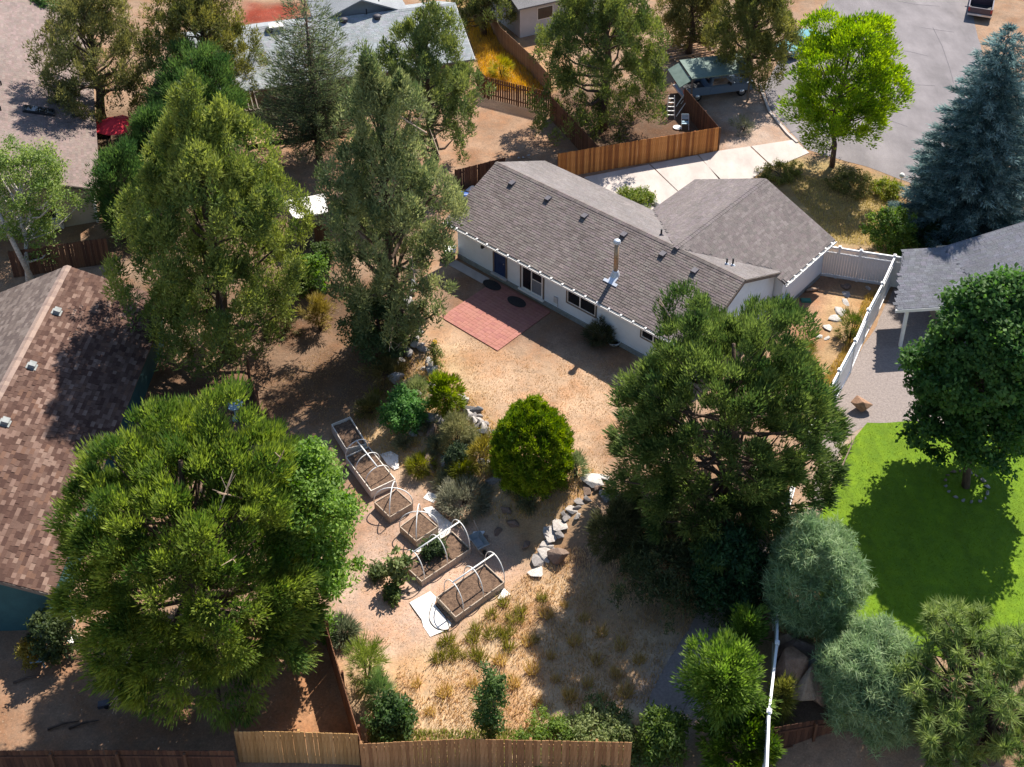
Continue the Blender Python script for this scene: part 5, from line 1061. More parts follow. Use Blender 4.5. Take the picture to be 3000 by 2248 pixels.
def vehicle(name, label, cat, o, fwd, color, kind):
    """fwd: unit vector of travel; o: centre on the ground"""
    f = np.array([fwd[0], fwd[1], 0.0]); f /= np.linalg.norm(f); s = np.array([-f[1], f[0], 0]); pt_ = paint(name + '_paint', color)
    t = thing(name, label, cat, o)
    def q(l, w, z): return np.array(o) + f * l + s * w + ZV * z
    def side(prof, w, nm, mat, parent=t, tuck=0.0, off=0.05):
        V = [q(l, -w + (tuck if z > 1.2 else 0), z) for l, z in prof] + [q(l, w - (tuck if z > 1.2 else 0), z) for l, z in prof]; n = len(prof)
        F = [tuple(range(n)), tuple(range(2 * n - 1, n - 1, -1))] + [(i, i + n, (i + 1) % n + n, (i + 1) % n) for i in range(n)]
        ob = obj(nm, np.array(V), F, mat, parent); bev(ob.data, off); return ob
    if kind == 'pickup':
        side([(-2.75, 0.45), (2.7, 0.45), (2.78, 0.75), (2.7, 1.02), (1.15, 1.10), (-0.75, 1.12), (-0.78, 0.62), (-2.72, 0.62)], 0.97, 'body', pt_, off=0.04)
        side([(1.2, 1.09), (0.55, 1.72), (-0.55, 1.74), (-0.75, 1.09)], 0.90, 'cab', pt_, tuck=0.14)
        for w in (-0.93, 0.93): MB().box(q(-1.75, w, 0.86), f * 0.98, s * 0.045, ZV * 0.27).build('bed_side', pt_, t)
        MB().box(q(-2.74, 0, 0.86), f * 0.04, s * 0.90, ZV * 0.25).build('tailgate', pt_, t)
        MB().box(q(-2.84, 0, 0.52), f * 0.07, s * 0.98, ZV * 0.08).build('bumper', M['chrome'], t); MB().box(q(2.82, 0, 0.52), f * 0.06, s * 0.98, ZV * 0.09).build('bumper', M['chrome'], t)
        MB().box(q(-0.775, 0, 1.45), f * 0.02, s * 0.66, ZV * 0.20).build('rear_window', M['glass'], t)
        V = [q(1.16, -.74, 1.16), q(1.16, .74, 1.16), q(0.66, .70, 1.66), q(0.66, -.70, 1.66)]; MB().prism([v + f * 0.02 + ZV * 0.012 for v in V], (0, 0, 0.015)).build('windscreen', M['glass'], t)
        for w in (-0.875, 0.875): MB().prism([q(0.95, w, 1.16), q(0.45, w * 0.9, 1.62), q(-0.45, w * 0.9, 1.64), q(-0.6, w, 1.16)], s * (0.02 if w > 0 else -0.02)).build('side_window', M['glass'], t)
        for w in (-0.9, 0.9): MB().box(q(-2.79, w * 0.98, 0.92), f * 0.02, s * 0.07, ZV * 0.16).build('tail_lamp', M['tail_lamp'], t)
        for w in (-0.75, 0.75): MB().box(q(2.77, w, 0.82), f * 0.03, s * 0.16, ZV * 0.09).build('headlight', M['plate'], t)
        MB().box(q(-2.92, 0, 0.55), f * 0.01, s * 0.16, ZV * 0.06).build('number_plate', M['plate'], t)
        MB().box(q(-1.75, 0, 0.64), f * 0.93, s * 0.88, ZV * 0.02).build('bed_floor', M['black_metal'], t)
        for l in (-1.75, 1.75):
            for w in (-0.86, 0.86): wheel(t, q(l, w, 0.37), s, 0.37)
        for w in (-1.05, 1.05): MB().box(q(0.75, w, 1.18), f * 0.05, s * 0.09, ZV * 0.08).build('mirror', M['black_metal'], t)
    else:
        side([(-2.2, 0.35), (2.2, 0.35), (2.25, 0.6), (2.1, 0.82), (1.0, 0.95), (-1.5, 1.0), (-2.2, 0.92), (-2.28, 0.6)], 0.88, 'body', pt_, off=0.06)
        side([(1.05, 0.94), (0.35, 1.40), (-0.8, 1.42), (-1.6, 0.98)], 0.80, 'cab', pt_, tuck=0.12, off=0.06)
        V = [q(1.02, -.66, 0.99), q(1.02, .66, 0.99), q(0.45, .60, 1.37), q(0.45, -.60, 1.37)]; MB().prism([v + f * 0.03 + ZV * 0.015 for v in V], (0, 0, 0.015)).build('windscreen', M['glass'], t)
        V = [q(-1.55, -.64, 1.03), q(-1.55, .64, 1.03), q(-0.9, .58, 1.40), q(-0.9, -.58, 1.40)]; MB().prism([v - f * 0.03 + ZV * 0.015 for v in V], (0, 0, 0.015)).build('rear_window', M['glass'], t)
        for w in (-0.79, 0.79): MB().prism([q(0.8, w, 1.02), q(0.3, w * 0.88, 1.34), q(-0.75, w * 0.88, 1.36), q(-1.3, w, 1.04)], s * (0.02 if w > 0 else -0.02)).build('side_window', M['glass'], t)
        for w in (-.66, .66): MB().box(q(2.21, w, .68), f * .03, s * .15, ZV * .06).build('headlight', M['plate'], t); MB().box(q(-2.24, w, .75), f * .03, s * .14, ZV * .07).build('tail_lamp', M['tail_lamp'], t)
        for l in (-1.35, 1.4):
            for w in (-0.78, 0.78): wheel(t, q(l, w, 0.32), s, 0.32, 0.2)
    return t
p0 = at(2113, 46, ZG); vd = np.array([0.36, 0.93, 0]); vehicle('pickup_truck', 'dark maroon-grey pickup parked on the street, seen from behind', 'pickup', p0 + vd / np.linalg.norm(vd) * 2.9, vd, (0.06, 0.035, 0.045), 'pickup')
a_ = at(1490, 216, ZG); b_ = at(1600, 214, ZG); vd = b_ - a_; vd[2] = 0; vd = ce * 1.0
vehicle('pickup_truck', 'old pale blue pickup parked under the green carport roof', 'pickup', at(1545, 204, ZG) + cn_ * 0.2, vd, (0.11, 0.16, 0.23), 'pickup')
p0 = at(1728, 108, ZG); vehicle('parked_car', 'turquoise car parked behind the lime green tree', 'car', p0, np.array([-0.75, -0.66, 0]), (0.03, 0.20, 0.21), 'car')
o_ = at(1812, 405, ZG) if False else g(1945, 399); t = thing('lawn_globe', 'white globe lamp at the tip of the front yard shrubs', 'lamp', o_); MB().tube([o_, o_ + ZV * 0.5], 0.03, 8).build('stand', M['white_trim'], t); MB().lathe(o_ + ZV * 0.5, [(0.05, 0), (0.16, 0.1), (0.18, 0.2), (0.12, 0.33), (0.02, 0.37)], 14).build('globe', M['white_trim'], t, None, True)

# ------------------------------------------------------------------ vegetation
def unit(v): return v / (np.linalg.norm(v, axis=-1, keepdims=True) + 1e-9)
def rand_unit(r, n): return unit(r.normal(size=(n, 3)))
def leaf_faces(r, C, A, n, L, W, mode, c1, c2, shape='tri', axis=None, lo=0.35, up=0.7, lvar=0.6, cvar=0.25):
    """n leaves for each clump (centre C, half sizes A); returns verts, tint; colour differs from clump to clump and leaf to leaf"""
    N = len(C); M_ = N * n; idx = np.repeat(np.arange(N), n)
    u = rand_unit(r, M_); rad = r.uniform(lo, 1.0, (M_, 1))
    off = u * A[idx] * rad; P = C[idx] + off
    if mode == 'flame':      # upright sprays that narrow to a tip
        h = np.clip(u[:, 2:3] * rad, -1, 1); P[:, :2] = C[idx][:, :2] + off[:, :2] * (1 - 0.65 * np.clip(h, 0, 1)); D = unit(u * 0.55 + np.array([0, 0, up]) + r.normal(size=(M_, 3)) * 0.28)
    elif mode == 'radial': D = unit(u + np.array([0, 0, up * 0.5]) + r.normal(size=(M_, 3)) * 0.3)
    elif mode == 'axis': D = unit(axis[idx] + u * 0.75 + np.array([0, 0, up * 0.3]))
    elif mode == 'tangent': D = unit(np.cross(u, rand_unit(r, M_)) + u * 0.45 + np.array([0, 0, up * 0.3]))
    elif mode == 'tuft': D = unit(axis[idx] * 0.55 + np.cross(u, rand_unit(r, M_)) * 0.75 + u * 0.35 + np.array([0, 0, 0.25]))
    elif mode == 'hang': D = unit(u * 0.6 + np.array([0, 0, -up]) + r.normal(size=(M_, 3)) * 0.4)
    else: D = rand_unit(r, M_)
    NF = unit(u * 0.7 + np.array([0, 0, 0.8]) + r.normal(size=(M_, 3)) * 0.45); sd = unit(np.cross(NF, D) + 1e-4); Ls = L * (1 + lvar * (r.random((M_, 1)) * 2 - 1)); Ws = W * (0.75 + 0.5 * r.random((M_, 1)))
    mixc = r.beta(0.75, 0.75, (N, 1))[idx] + r.normal(size=(M_, 1)) * 0.14
    T = np.array(c1) * (1 - np.clip(mixc, 0, 1)) + np.array(c2) * np.clip(mixc, 0, 1); T = np.clip(T * (1 + cvar * (r.random((M_, 1)) * 2 - 1)), 0.003, 0.9)
    if shape == 'tri':
        V = np.stack([P - sd * Ws / 2, P + D * Ls, P + sd * Ws / 2], 1); k = 3
    else:
        Q_ = P + D * Ls * 0.5; V = np.stack([P, Q_ - sd * Ws / 2, P + D * Ls, Q_ + sd * Ws / 2], 1); k = 4
    return V.reshape(-1, 3), np.repeat(T, k, 0), k
def foliage_obj(name, sets, parent, mat='needle'):
    """join sets of equal face size into one mesh (quads get one mesh, triangles another are padded as quads)"""
    Vs, Ts, Fs, o = [], [], [], 0
    k = sets[0][2]
    for V, T, kk in sets:
        assert kk == k; Vs.append(V); Ts.append(T)
    V = np.vstack(Vs); T = np.vstack(Ts); F = np.arange(len(V)).reshape(-1, k)
    return obj(name, V, F, M[mat], parent, T)
def trunk_mb(r, base, top, r0, r1, bend=0.25, n=7):
    P = [base + (top - base) * i / (n - 1) + np.array([r.normal() * bend, r.normal() * bend, 0]) * math.sin(math.pi * i / (n - 1)) for i in range(n)]
    P[0] = base - ZV * 0.25
    return P, [r0 + (r1 - r0) * (i / (n - 1)) ** 0.8 for i in range(n)]
def crown_fit(cx, cy, hw, hh, clear, zg):
    """crown box in the photo -> crown centre, radius, half height"""
    av = 4.0
    for _ in range(25):
        zc = zg + clear + av; c = at(cx, cy, zc); mpp = np.linalg.norm(c - CP) / FD * math.cos(math.atan(math.hypot(cx - CXD, cy - CYD) / FD)); rr = hw * mpp
        phi = math.asin(-(lambda d_: d_[2] / np.linalg.norm(d_))(ray(cx, cy))); H_ = hh * mpp
        a2 = max(H_ ** 2 - (rr * math.sin(phi)) ** 2, (0.45 * H_) ** 2); av = 0.5 * av + 0.5 * min(math.sqrt(a2) / math.cos(phi), 9.0)
    return at(cx, cy, zg + clear + av), rr, av
def lobes(r, c, R, av, k, lr=(0.34, 0.5), spread=0.66, lobe_h=1.0):
    out = [(c, np.array([R * 0.74, R * 0.74, av * 0.80]))]
    ga = 2.39996
    for i in range(k):
        z = 1 - 2 * (i + 0.5) / k; z = z * 0.88; t = i * ga + r.uniform(-0.3, 0.3); q = math.sqrt(max(0, 1 - z * z))
        rr = R * r.uniform(*lr); out.append((c + np.array([R * spread * q * math.cos(t), R * spread * q * math.sin(t), av * spread * 1.08 * z + r.normal() * 0.1 * av]), np.array([rr, rr, rr * lobe_h])))
    return out
def clumps_on(r, lb, n, flame=False, inner=0.2, cull=0.62):
    """points on the outside of the lobes, plus a few inside"""
    area = np.array([a[0] * a[2] for _, a in lb]); cnt = np.maximum(3, (n * area / area.sum()).astype(int)); out = []
    for (c, a), k in zip(lb, cnt):
        u = rand_unit(r, k); u[:, 2] = np.where(u[:, 2] < -0.8, -u[:, 2], u[:, 2]); s = r.uniform(0.78, 1.02, (k, 1)); P = u * a * s
        if flame: P[:, :2] *= (1 - 0.55 * np.clip(u[:, 2:3], 0, 1)); P[:, 2] *= 1.15
        out.append(c + P)
    P = np.vstack(out); keep = np.ones(len(P), bool)
    for c, a in lb:
        d = np.linalg.norm((P - c) / a, axis=1); keep &= (d > cull) | (r.random(len(P)) < inner)
    return P[keep]
def tree(name, label, box, clear, zg=None, kind='juniper', n=170, per=110, leaf=(0.30, 0.075), cl=(0.42, 0.75), c1=(0.05, 0.07, 0.015), c2=(0.12, 0.13, 0.03), base=None, k=9, seed=0, lean=None, cat='tree', group=None, lobe=(0.34, 0.5), trunk=0.3, bark='bark', inner=0.2, branches=34, dead=0, spread=0.66, lobe_h=1.0, taper=0.16):
    r = np.random.default_rng(seed); cx, cy, hw, hh = box
    zg_ = ZG if zg is None else zg
    c, R, av = crown_fit(cx, cy, hw, hh, clear, zg_)
    b = np.array([c[0], c[1], 0.0]) if base is None else g(*base); b[2] = h1(b); 
    t = thing(name, label, cat, b, group)
    flame = kind == 'juniper'
    lb = lobes(r, c, R, av, k, lobe, spread, lobe_h)
    if flame:
        lb[0] = (c - ZV * av * 0.12, np.array([R * 0.74, R * 0.74, av * 0.9]))
        for j in range(3): lb.append((c + np.array([r.normal() * R * 0.16, r.normal() * R * 0.16, av * (0.55 + 0.12 * j)]), np.array([R * (0.36 - 0.08 * j), R * (0.36 - 0.08 * j), av * 0.30])))
    P = clumps_on(r, lb, n, flame, inner)
    tz = np.clip((P[:, 2:3] - c[2]) / av, -1, 1); P[:, :2] = c[:2] + (P[:, :2] - c[:2]) * ((1.06 - 0.26 * tz) if flame else (1.03 - taper * np.clip(tz, 0, 1)))
    sz = r.uniform(cl[0], cl[1], (len(P), 1))
    if kind == 'juniper':
        A = sz * np.array([0.8, 0.8, 1.25]); V = leaf_faces(r, P, A, per, leaf[0], leaf[1], 'flame', c1, c2)
    elif kind == 'pine':
        A = sz * np.array([1, 1, 0.8]); ax = unit(P - (c - ZV * av * 0.5)); V = leaf_faces(r, P, A, per, leaf[0], leaf[1], 'axis', c1, c2, axis=ax, lo=0.2, up=1.2)
    elif kind == 'longpine':
        A = sz * np.array([0.3, 0.3, 0.3]); V = leaf_faces(r, P, A, per, leaf[0], leaf[1], 'radial', c1, c2, lo=0.02, up=0.5)
    elif kind == 'leafy':
        A = sz * np.array([1, 1, 0.8]); V = leaf_faces(r, P, A, per, leaf[0], leaf[1], 'rand', c1, c2, 'quad', lo=0.2)
    elif kind == 'feathery':
        A = sz * np.array([1, 1, 0.7]); ax = unit(P - (c - ZV * av * 0.8)); V = leaf_faces(r, P, A, per, leaf[0], leaf[1], 'axis', c1, c2, 'quad', axis=ax, lo=0.1, up=0.6)
    foliage_obj('crown', [V], t, 'needle' if kind in ('juniper', 'pine', 'longpine') else 'leaf')
    mb = MB(); top = c + ZV * av * 0.72
    tp, tr = trunk_mb(r, b, top, trunk, trunk * 0.22); mb.tube(tp, tr, 9)
    pick = r.choice(len(P), min(branches, len(P)), replace=False)
    for i in pick:
        q = P[i]; zz = b[2] + (q[2] - b[2]) * r.uniform(0.62, 0.85); f = np.clip((zz - b[2]) / (top[2] - b[2]), 0.08, 0.97); s0 = b + (top - b) * f
        mid = (s0 + q) / 2 + np.array([0, 0, -0.12 * np.linalg.norm(q - s0)]) + r.normal(size=3) * 0.12
        rr = trunk * (1 - f) * 0.34 + 0.03; mb.tube([s0, mid, q], [rr, rr * 0.7, 0.015], 5, False)
    mb.build('trunk', M[bark], t, None, True)
    if dead:
        for j in range(dead):
            md = MB()
            i = r.integers(len(P)); q = P[i] + ZV * 0.3 + unit(P[i] - c) * 0.35; d = unit(unit(P[i] - c) + ZV * 0.5 + r.normal(size=3) * 0.6)
            md.tube([q - d * 0.9, q, q + d * r.uniform(0.3, 0.8)], [0.035, 0.028, 0.008], 5)
            for _ in range(3): d2 = unit(d + r.normal(size=3) * 0.6); md.tube([q, q + d2 * r.uniform(0.3, 0.7)], [0.02, 0.006], 4)
            md.build('dead_twig', M['dead_wood'], t)
    return t, c, R, av
OL1, OL2 = (0.075, 0.115, 0.030), (0.255, 0.285, 0.068)        # olive juniper
GR1, GR2 = (0.080, 0.115, 0.045), (0.215, 0.230, 0.085)        # grey green juniper
DK1, DK2 = (0.035, 0.075, 0.024), (0.10, 0.16, 0.042)          # dark green
# large junipers
tree('juniper_tree', 'broad olive-green juniper with full crown, tallest on the left', (458, 505, 188, 294), 0.3, ZL, 'juniper', 1035, 133, (0.21, 0.078), (0.42, 0.8), OL1, OL2, None, 18, 101, trunk=0.42)
tree('juniper_tree', 'tall grey-green juniper leaning over the corner of the white house', (838, 448, 148, 308), 0.3, -0.7, 'juniper', 644, 121, (0.21, 0.078), (0.38, 0.72), GR1, (0.27, 0.285, 0.12), None, 16, 102, trunk=0.36, inner=0.15, branches=70, dead=12)
tree('juniper_tree', 'juniper with pointed crown in front of the blue-grey roof', (925, 180, 122, 180), 0.9, ZG, 'juniper', 413, 128, (0.21, 0.078), (0.36, 0.66), GR1, (0.21, 0.235, 0.065), None, 13, 103, trunk=0.3)
tree('juniper_tree', 'dense dark juniper inside the dark fenced yard', (1308, 105, 140, 180), 0.3, ZG, 'juniper', 598, 140, (0.21, 0.078), (0.42, 0.75), (0.06, 0.088, 0.026), (0.18, 0.205, 0.05), None, 15, 104, trunk=0.4)
tree('juniper_tree', 'olive juniper at the top edge overhanging the green carport', (1628, 60, 100, 128), 0.5, ZG, 'juniper', 436, 128, (0.21, 0.078), (0.42, 0.75), (0.08, 0.095, 0.026), (0.21, 0.20, 0.055), None, 12, 105, trunk=0.36)
tree('juniper_tree', 'brownish juniper at the top edge left of the carport', (1495, 25, 78, 85), 0.5, ZG, 'juniper', 241, 121, (0.21, 0.078), (0.42, 0.75), (0.085, 0.09, 0.03), (0.22, 0.195, 0.06), None, 10, 106, trunk=0.32)
tree('juniper_tree', 'open olive juniper overhanging the pinkish tan roof', (198, 120, 130, 168), 0.5, ZG, 'juniper', 448, 128, (0.21, 0.078), (0.42, 0.75), (0.08, 0.092, 0.034), (0.215, 0.20, 0.065), None, 14, 107, trunk=0.38, inner=0.12)
tree('juniper_tree', 'olive juniper at the top edge left of the blue-grey roof', (438, 100, 118, 162), 0.5, ZG, 'juniper', 459, 128, (0.21, 0.078), (0.42, 0.75), (0.08, 0.092, 0.026), (0.225, 0.205, 0.055), None, 14, 108, trunk=0.38)
tree('pine_tree', 'dark green pine squeezed between the olive junipers', (425, 215, 98, 130), 0.3, ZG, 'pine', 340, 124, (0.21, 0.068), (0.42, 0.7), DK1, (0.115, 0.18, 0.05), None, 14, 109, trunk=0.32)
tree('dark_conifer', 'low dark evergreen beside the red parasol', (262, 415, 62, 115), 0.0, -0.4, 'pine', 190, 118, (0.21, 0.068), (0.42, 0.7), DK1, DK2, None, 10, 110, trunk=0.25)
tree('dark_conifer', 'dark evergreen behind the broad olive juniper, right of the parasol', (335, 330, 58, 115), 0.0, -0.4, 'pine', 190, 130, (0.21, 0.068), (0.42, 0.7), DK1, DK2, None, 10, 123, trunk=0.25)
tree('juniper_tree', 'small juniper at the top edge above the golden weeds', (1045, 5, 62, 50), 1.2, ZG, 'juniper', 149, 114, (0.21, 0.078), (0.4, 0.7), (0.07, 0.095, 0.03), (0.19, 0.20, 0.06), None, 8, 111, trunk=0.3)
tree('round_tree', 'small green tree at the top left corner behind the pinkish roof', (95, 35, 60, 60), 0.3, ZG, 'leafy', 130, 100, (0.20, 0.13), (0.5, 0.8), (0.05, 0.10, 0.03), (0.12, 0.2, 0.05), None, 8, 112)
tree('round_tree', 'dark green tree in the far top left corner', (15, 20, 45, 40), 0.3, ZG, 'leafy', 90, 100, (0.20, 0.13), (0.5, 0.8), (0.04, 0.075, 0.04), (0.10, 0.14, 0.06), None, 7, 113)
tree('leafy_shrub', 'dark leafy shrub growing up the foot of the leaning juniper', (815, 705, 78, 75), 0.0, -1.0, 'leafy', 150, 105, (0.16, 0.10), (0.36, 0.6), (0.05, 0.085, 0.035), (0.125, 0.165, 0.06), None, 11, 114, cat='shrub', trunk=0.14)
tree('leafy_shrub', 'bright green shrub between the two front junipers', (668, 590, 40, 45), 0.0, -1.0, 'leafy', 60, 105, (0.16, 0.10), (0.32, 0.5), (0.07, 0.14, 0.02), (0.15, 0.24, 0.04), None, 8, 115, cat='shrub', trunk=0.1)
# pines of the two yards
tree('pine_tree', 'large spreading pine hiding the corner of the white house', (1566, 912, 244, 276), 0.3, ZL + 0.2, 'pine', 860, 177, (0.21, 0.068), (0.36, 0.58), (0.042, 0.080, 0.024), (0.165, 0.215, 0.058), (1575, 1150), 42, 116, trunk=0.34, inner=0.03, lobe=(0.17, 0.30), spread=0.82, branches=110, dead=5)
tree('pine_tree', 'large bushy pine with pale dead twigs beside the brown roof', (424, 1180, 272, 310), 0.4, ZL, 'pine', 1000, 183, (0.21, 0.068), (0.38, 0.62), (0.055, 0.105, 0.022), (0.235, 0.29, 0.055), (430, 1400), 50, 117, trunk=0.38, inner=0.03, lobe=(0.15, 0.28), spread=0.84, branches=110, dead=16)
tree('leafy_tree', 'bright green tree growing against the bushy pine near the beds', (668, 1150, 100, 212), 0.2, ZL, 'leafy', 380, 115, (0.16, 0.085), (0.38, 0.62), (0.08, 0.16, 0.02), (0.19, 0.29, 0.05), (655, 1300), 16, 118, trunk=0.2, lobe=(0.4, 0.6))
tree('long_needled_pine', 'open long-needled pine in the bottom right corner', (2095, 1500, 175, 180), 0.6, ZL, 'longpine', 420, 80, (0.30, 0.045), (0.4, 0.6), (0.075, 0.12, 0.03), (0.24, 0.30, 0.085), (2140, 1640), 18, 119, trunk=0.3, inner=0.02, lobe=(0.18, 0.3), spread=0.82, branches=110, bark='bark')
# broad leaved trees
tree('lawn_tree', 'dense dark green tree standing on the green lawn', (2132, 782, 152, 238), 0.9, ZG, 'leafy', 800, 120, (0.20, 0.15), (0.42, 0.7), (0.026, 0.075, 0.018), (0.095, 0.175, 0.04), (2087, 1052), 18, 120, trunk=0.2, inner=0.15, lobe=(0.34, 0.5), taper=0.48)
tree('lime_green_tree', 'bright lime-green tree beside the street', (1822, 180, 122, 170), 0.9, ZG, 'feathery', 620, 95, (0.22, 0.09), (0.42, 0.75), (0.10, 0.18, 0.015), (0.29, 0.385, 0.025), (1797, 360), 13, 121, trunk=0.2, inner=0.12, branches=60)
bt_, *_r = tree('birch_tree', 'pale-trunked birch in front of the beige house', (55, 415, 102, 130), 1.0, -0.6, 'leafy', 210, 95, (0.14, 0.09), (0.42, 0.75), (0.10, 0.16, 0.035), (0.25, 0.31, 0.085), (62, 615), 11, 122, bark='bark_pale', trunk=0.17, inner=0.12)
bt = g(75, 612); MB().tube([bt - ZV * 0.2, bt + np.array([-0.9, 0.3, 3.0]), bt + np.array([-1.5, 0.5, 5.5])], [0.16, 0.12, 0.05], 9).build('trunk', M['bark_pale'], bt_, None, True)

# spruce: tiers of drooping sprays
def spruce(name, label, box, base_clear, c1, c2, tiers, per_tier, per, leaf, seed, base=None, droop=0.18, sparse=0.0, trunk=0.3, tip_up=0.25, zg=ZG, width=0.5, cone=0.9, cat='tree'):
    r = np.random.default_rng(seed); cx, ytop, ybase, hw = box
    b = g(cx, ybase) if base is None else g(*base); H_ = height_to(b, ytop); R = hw * pj(b + ZV * H_ * 0.3)[2] / FD
    t = thing(name, label, cat, b); Cs, As, Ax = [], [], []; mb = MB()
    mb.tube([b - ZV * 0.2, b + ZV * H_ * 0.5, b + ZV * H_ * 0.98], [trunk, trunk * 0.6, 0.02], 9)
    for i in range(tiers):
        f = i / (tiers - 1); z = base_clear + (H_ - base_clear) * f; rad = R * (1 - f) ** cone * (0.92 + 0.16 * r.random()) + 0.12
        m_ = max(5, int(per_tier * (1 - f) + 5)); ph = r.random() * 6.28
        for j in range(m_):
            if r.random() < sparse: continue
            a = ph + 2 * math.pi * j / m_ + r.normal() * 0.12; rr = rad * r.uniform(0.78, 1.12); d = np.array([math.cos(a), math.sin(a), 0])
            s0 = b + ZV * z; pts = []
            ns = max(2, int(rr / 0.34))
            for k in range(ns + 1):
                q = k / ns; pts.append(s0 + d * rr * q + ZV * (-droop * rr * q + tip_up * rr * q * q * q))
            if sparse or i % 3 == 0: mb.tube([pts[0], pts[len(pts) // 2], pts[-1]], [0.045 * (1 - f) + 0.015, 0.03 * (1 - f) + 0.01, 0.006], 4, False)
            for k in range(1 if not sparse else 2, ns + 1):
                if sparse and r.random() < 0.22: continue
                q = k / ns; w_ = (0.16 + 0.24 * (1 - abs(q - 0.6))) * min(1.0, 0.4 + rr / 2.5)
                Cs.append(pts[k]); As.append((w_ + 0.08, w_ + 0.08, width * w_)); Ax.append(d * 0.9 + ZV * (-droop + 2.2 * tip_up * q * q))
    Cs, As, Ax = np.array(Cs), np.array(As), np.array(Ax)
    foliage_obj('crown', [leaf_faces(r, Cs, As, per, leaf[0], leaf[1], 'axis', c1, c2, axis=Ax, lo=0.1, up=0.5)], t)
    mb.build('trunk', M['bark'], t, None, True); return t
spruce('blue_spruce', 'tall blue spruce beside the street, darkest blue-green conifer', (2085, 60, 500, 150), 0.5, (0.048, 0.098, 0.098), (0.215, 0.31, 0.30), 26, 32, 42, (0.24, 0.075), 130, droop=0.16, tip_up=0.06, width=0.25, cone=0.62)
spruce('spiky_conifer', 'open spiky conifer with bare limbs in front of the blue-grey roof', (690, -40, 345, 128), 1.6, (0.055, 0.085, 0.045), (0.175, 0.20, 0.085), 26, 14, 26, (0.25, 0.055), 131, droop=0.05, sparse=0.18, tip_up=0.38, trunk=0.24, width=1.2, cone=0.62)

# dense clipped and rounded shrubs
def dome(name, label, cx, cy, hw, hh, c1, c2, leaf, n, per, seed, mode='radial', shape='tri', cl=(0.22, 0.36), zg=None, mat='needle', clear=0.0, bumps=0, cat='shrub', group=None, squash=1.0, fillin=0.12, egg=0.0, stems=5, bump=0.2):
    """a shrub whose outline fills that box of the photo"""
    r = np.random.default_rng(seed); zg_ = h1(g(cx, cy + hh * 0.5)) if zg is None else zg
    c, R, av = crown_fit(cx, cy, hw, hh, clear, zg_); av *= squash
    b = np.array([c[0], c[1], 0.0]); b[2] = h1(b); c[2] = max(c[2], b[2] + av * 0.8)
    t = thing(name, label, cat, b, group); u = rand_unit(r, n); u[:, 2] = np.where(u[:, 2] < -0.75, -u[:, 2], u[:, 2])
    rr = 1 + bump * (np.sin(u[:, 0] * 5 + seed) * np.sin(u[:, 1] * 4 + 1.3 * seed) + 0.6 * np.sin(u[:, 0] * 11 + 2 * seed) * np.sin(u[:, 1] * 9 + u[:, 2] * 7)) + r.normal(size=n) * bump * 0.35
    rad = np.where(r.random(n) < 0.07, r.uniform(1.04, 1.16, n), 1.0) * np.where(r.random(n) < fillin, r.uniform(0.4, 0.85, n), r.uniform(0.82, 1.0, n)) * rr
    P = u * rad[:, None] * np.array([R, R, av]) ; P[:, :2] *= (1 - egg * np.clip(P[:, 2:3] / av, 0, 1) ** 1.5); P = c + P
    A = r.uniform(cl[0], cl[1], (n, 1)) * np.ones(3)
    if mode == 'axis': V = leaf_faces(r, P, A, per, leaf[0], leaf[1], 'axis', c1, c2, shape, axis=u * 1.0 + ZV * 0.35, lo=0.1, up=0.5)
    else: V = leaf_faces(r, P, A, per, leaf[0], leaf[1], mode, c1, c2, shape, lo=0.15)
    foliage_obj('foliage', [V], t, mat)
    mb = MB()
    for k in range(stems):
        q = c + u[k] * np.array([R, R, av]) * 0.6; q[2] = max(q[2], b[2] + 0.3); mb.tube([b - ZV * 0.1 + r.normal(size=3) * 0.06 * np.array([1, 1, 0]), (b + q) / 2 + r.normal(size=3) * 0.05, q], [0.05, 0.035, 0.012], 5)
    mb.build('stem', M['bark'], t, None, True); return t
dome('globe_shrub', 'bright yellow-green rounded evergreen in the middle of the dry lawn', 1150, 965, 88, 100, (0.055, 0.115, 0.006), (0.21, 0.275, 0.010), (0.15, 0.065), 820, 75, 140, 'flame', 'tri', (0.16, 0.27), egg=0.25, cat='shrub', clear=-0.25, zg=ZG - 0.3, bump=0.06)
W1, W2 = (0.14, 0.215, 0.10), (0.28, 0.36, 0.185)
dome('willow_shrub', 'round grey-green willow shrub beside the vinyl fence and lawn', 1757, 1256, 100, 122, W1, W2, (0.26, 0.036), 620, 90, 141, 'tangent', 'tri', (0.2, 0.34), zg=ZG, mat='leaf', fillin=0.1, cat='shrub', bump=0.14)
dome('willow_shrub', 'round grey-green willow shrub above the dark fence at lower right', 1886, 1478, 112, 116, W1, W2, (0.26, 0.036), 720, 90, 142, 'tangent', 'tri', (0.2, 0.34), zg=-0.8, mat='leaf', fillin=0.1, cat='shrub', bump=0.14)
LG1, LG2 = (0.075, 0.14, 0.022), (0.185, 0.27, 0.055)
def bush(label, cx, cy, hw, hh, c1, c2, seed, leaf=(0.15, 0.085), n=None, per=70, shape='quad', mode='rand', name='shrub', mat='leaf', cl=(0.2, 0.36), group=None, zg=None, **kw):
    mpp = 0.021; n = n or int(26 + 0.02 * hw * hh * 0.9); return dome(name, label, cx, cy, hw, hh, c1, c2, leaf, n, per, seed, mode, shape, cl, zg, mat, 0.0, 0, 'shrub', group, **kw)
bush('bright green leafy shrub against the white vinyl fence, lower yard', 1568, 1476, 68, 104, LG1, LG2, 150, (0.20, 0.055), 240, 70, mode='axis', fillin=0.5, cl=(0.22, 0.42), bump=0.42, squash=0.6)
bush('slim light-green shrub top at the bend of the garden path', 1608, 1375, 34, 50, LG1, LG2, 199, (0.2, 0.05), 70, 60, mode='axis', fillin=0.5, bump=0.4)
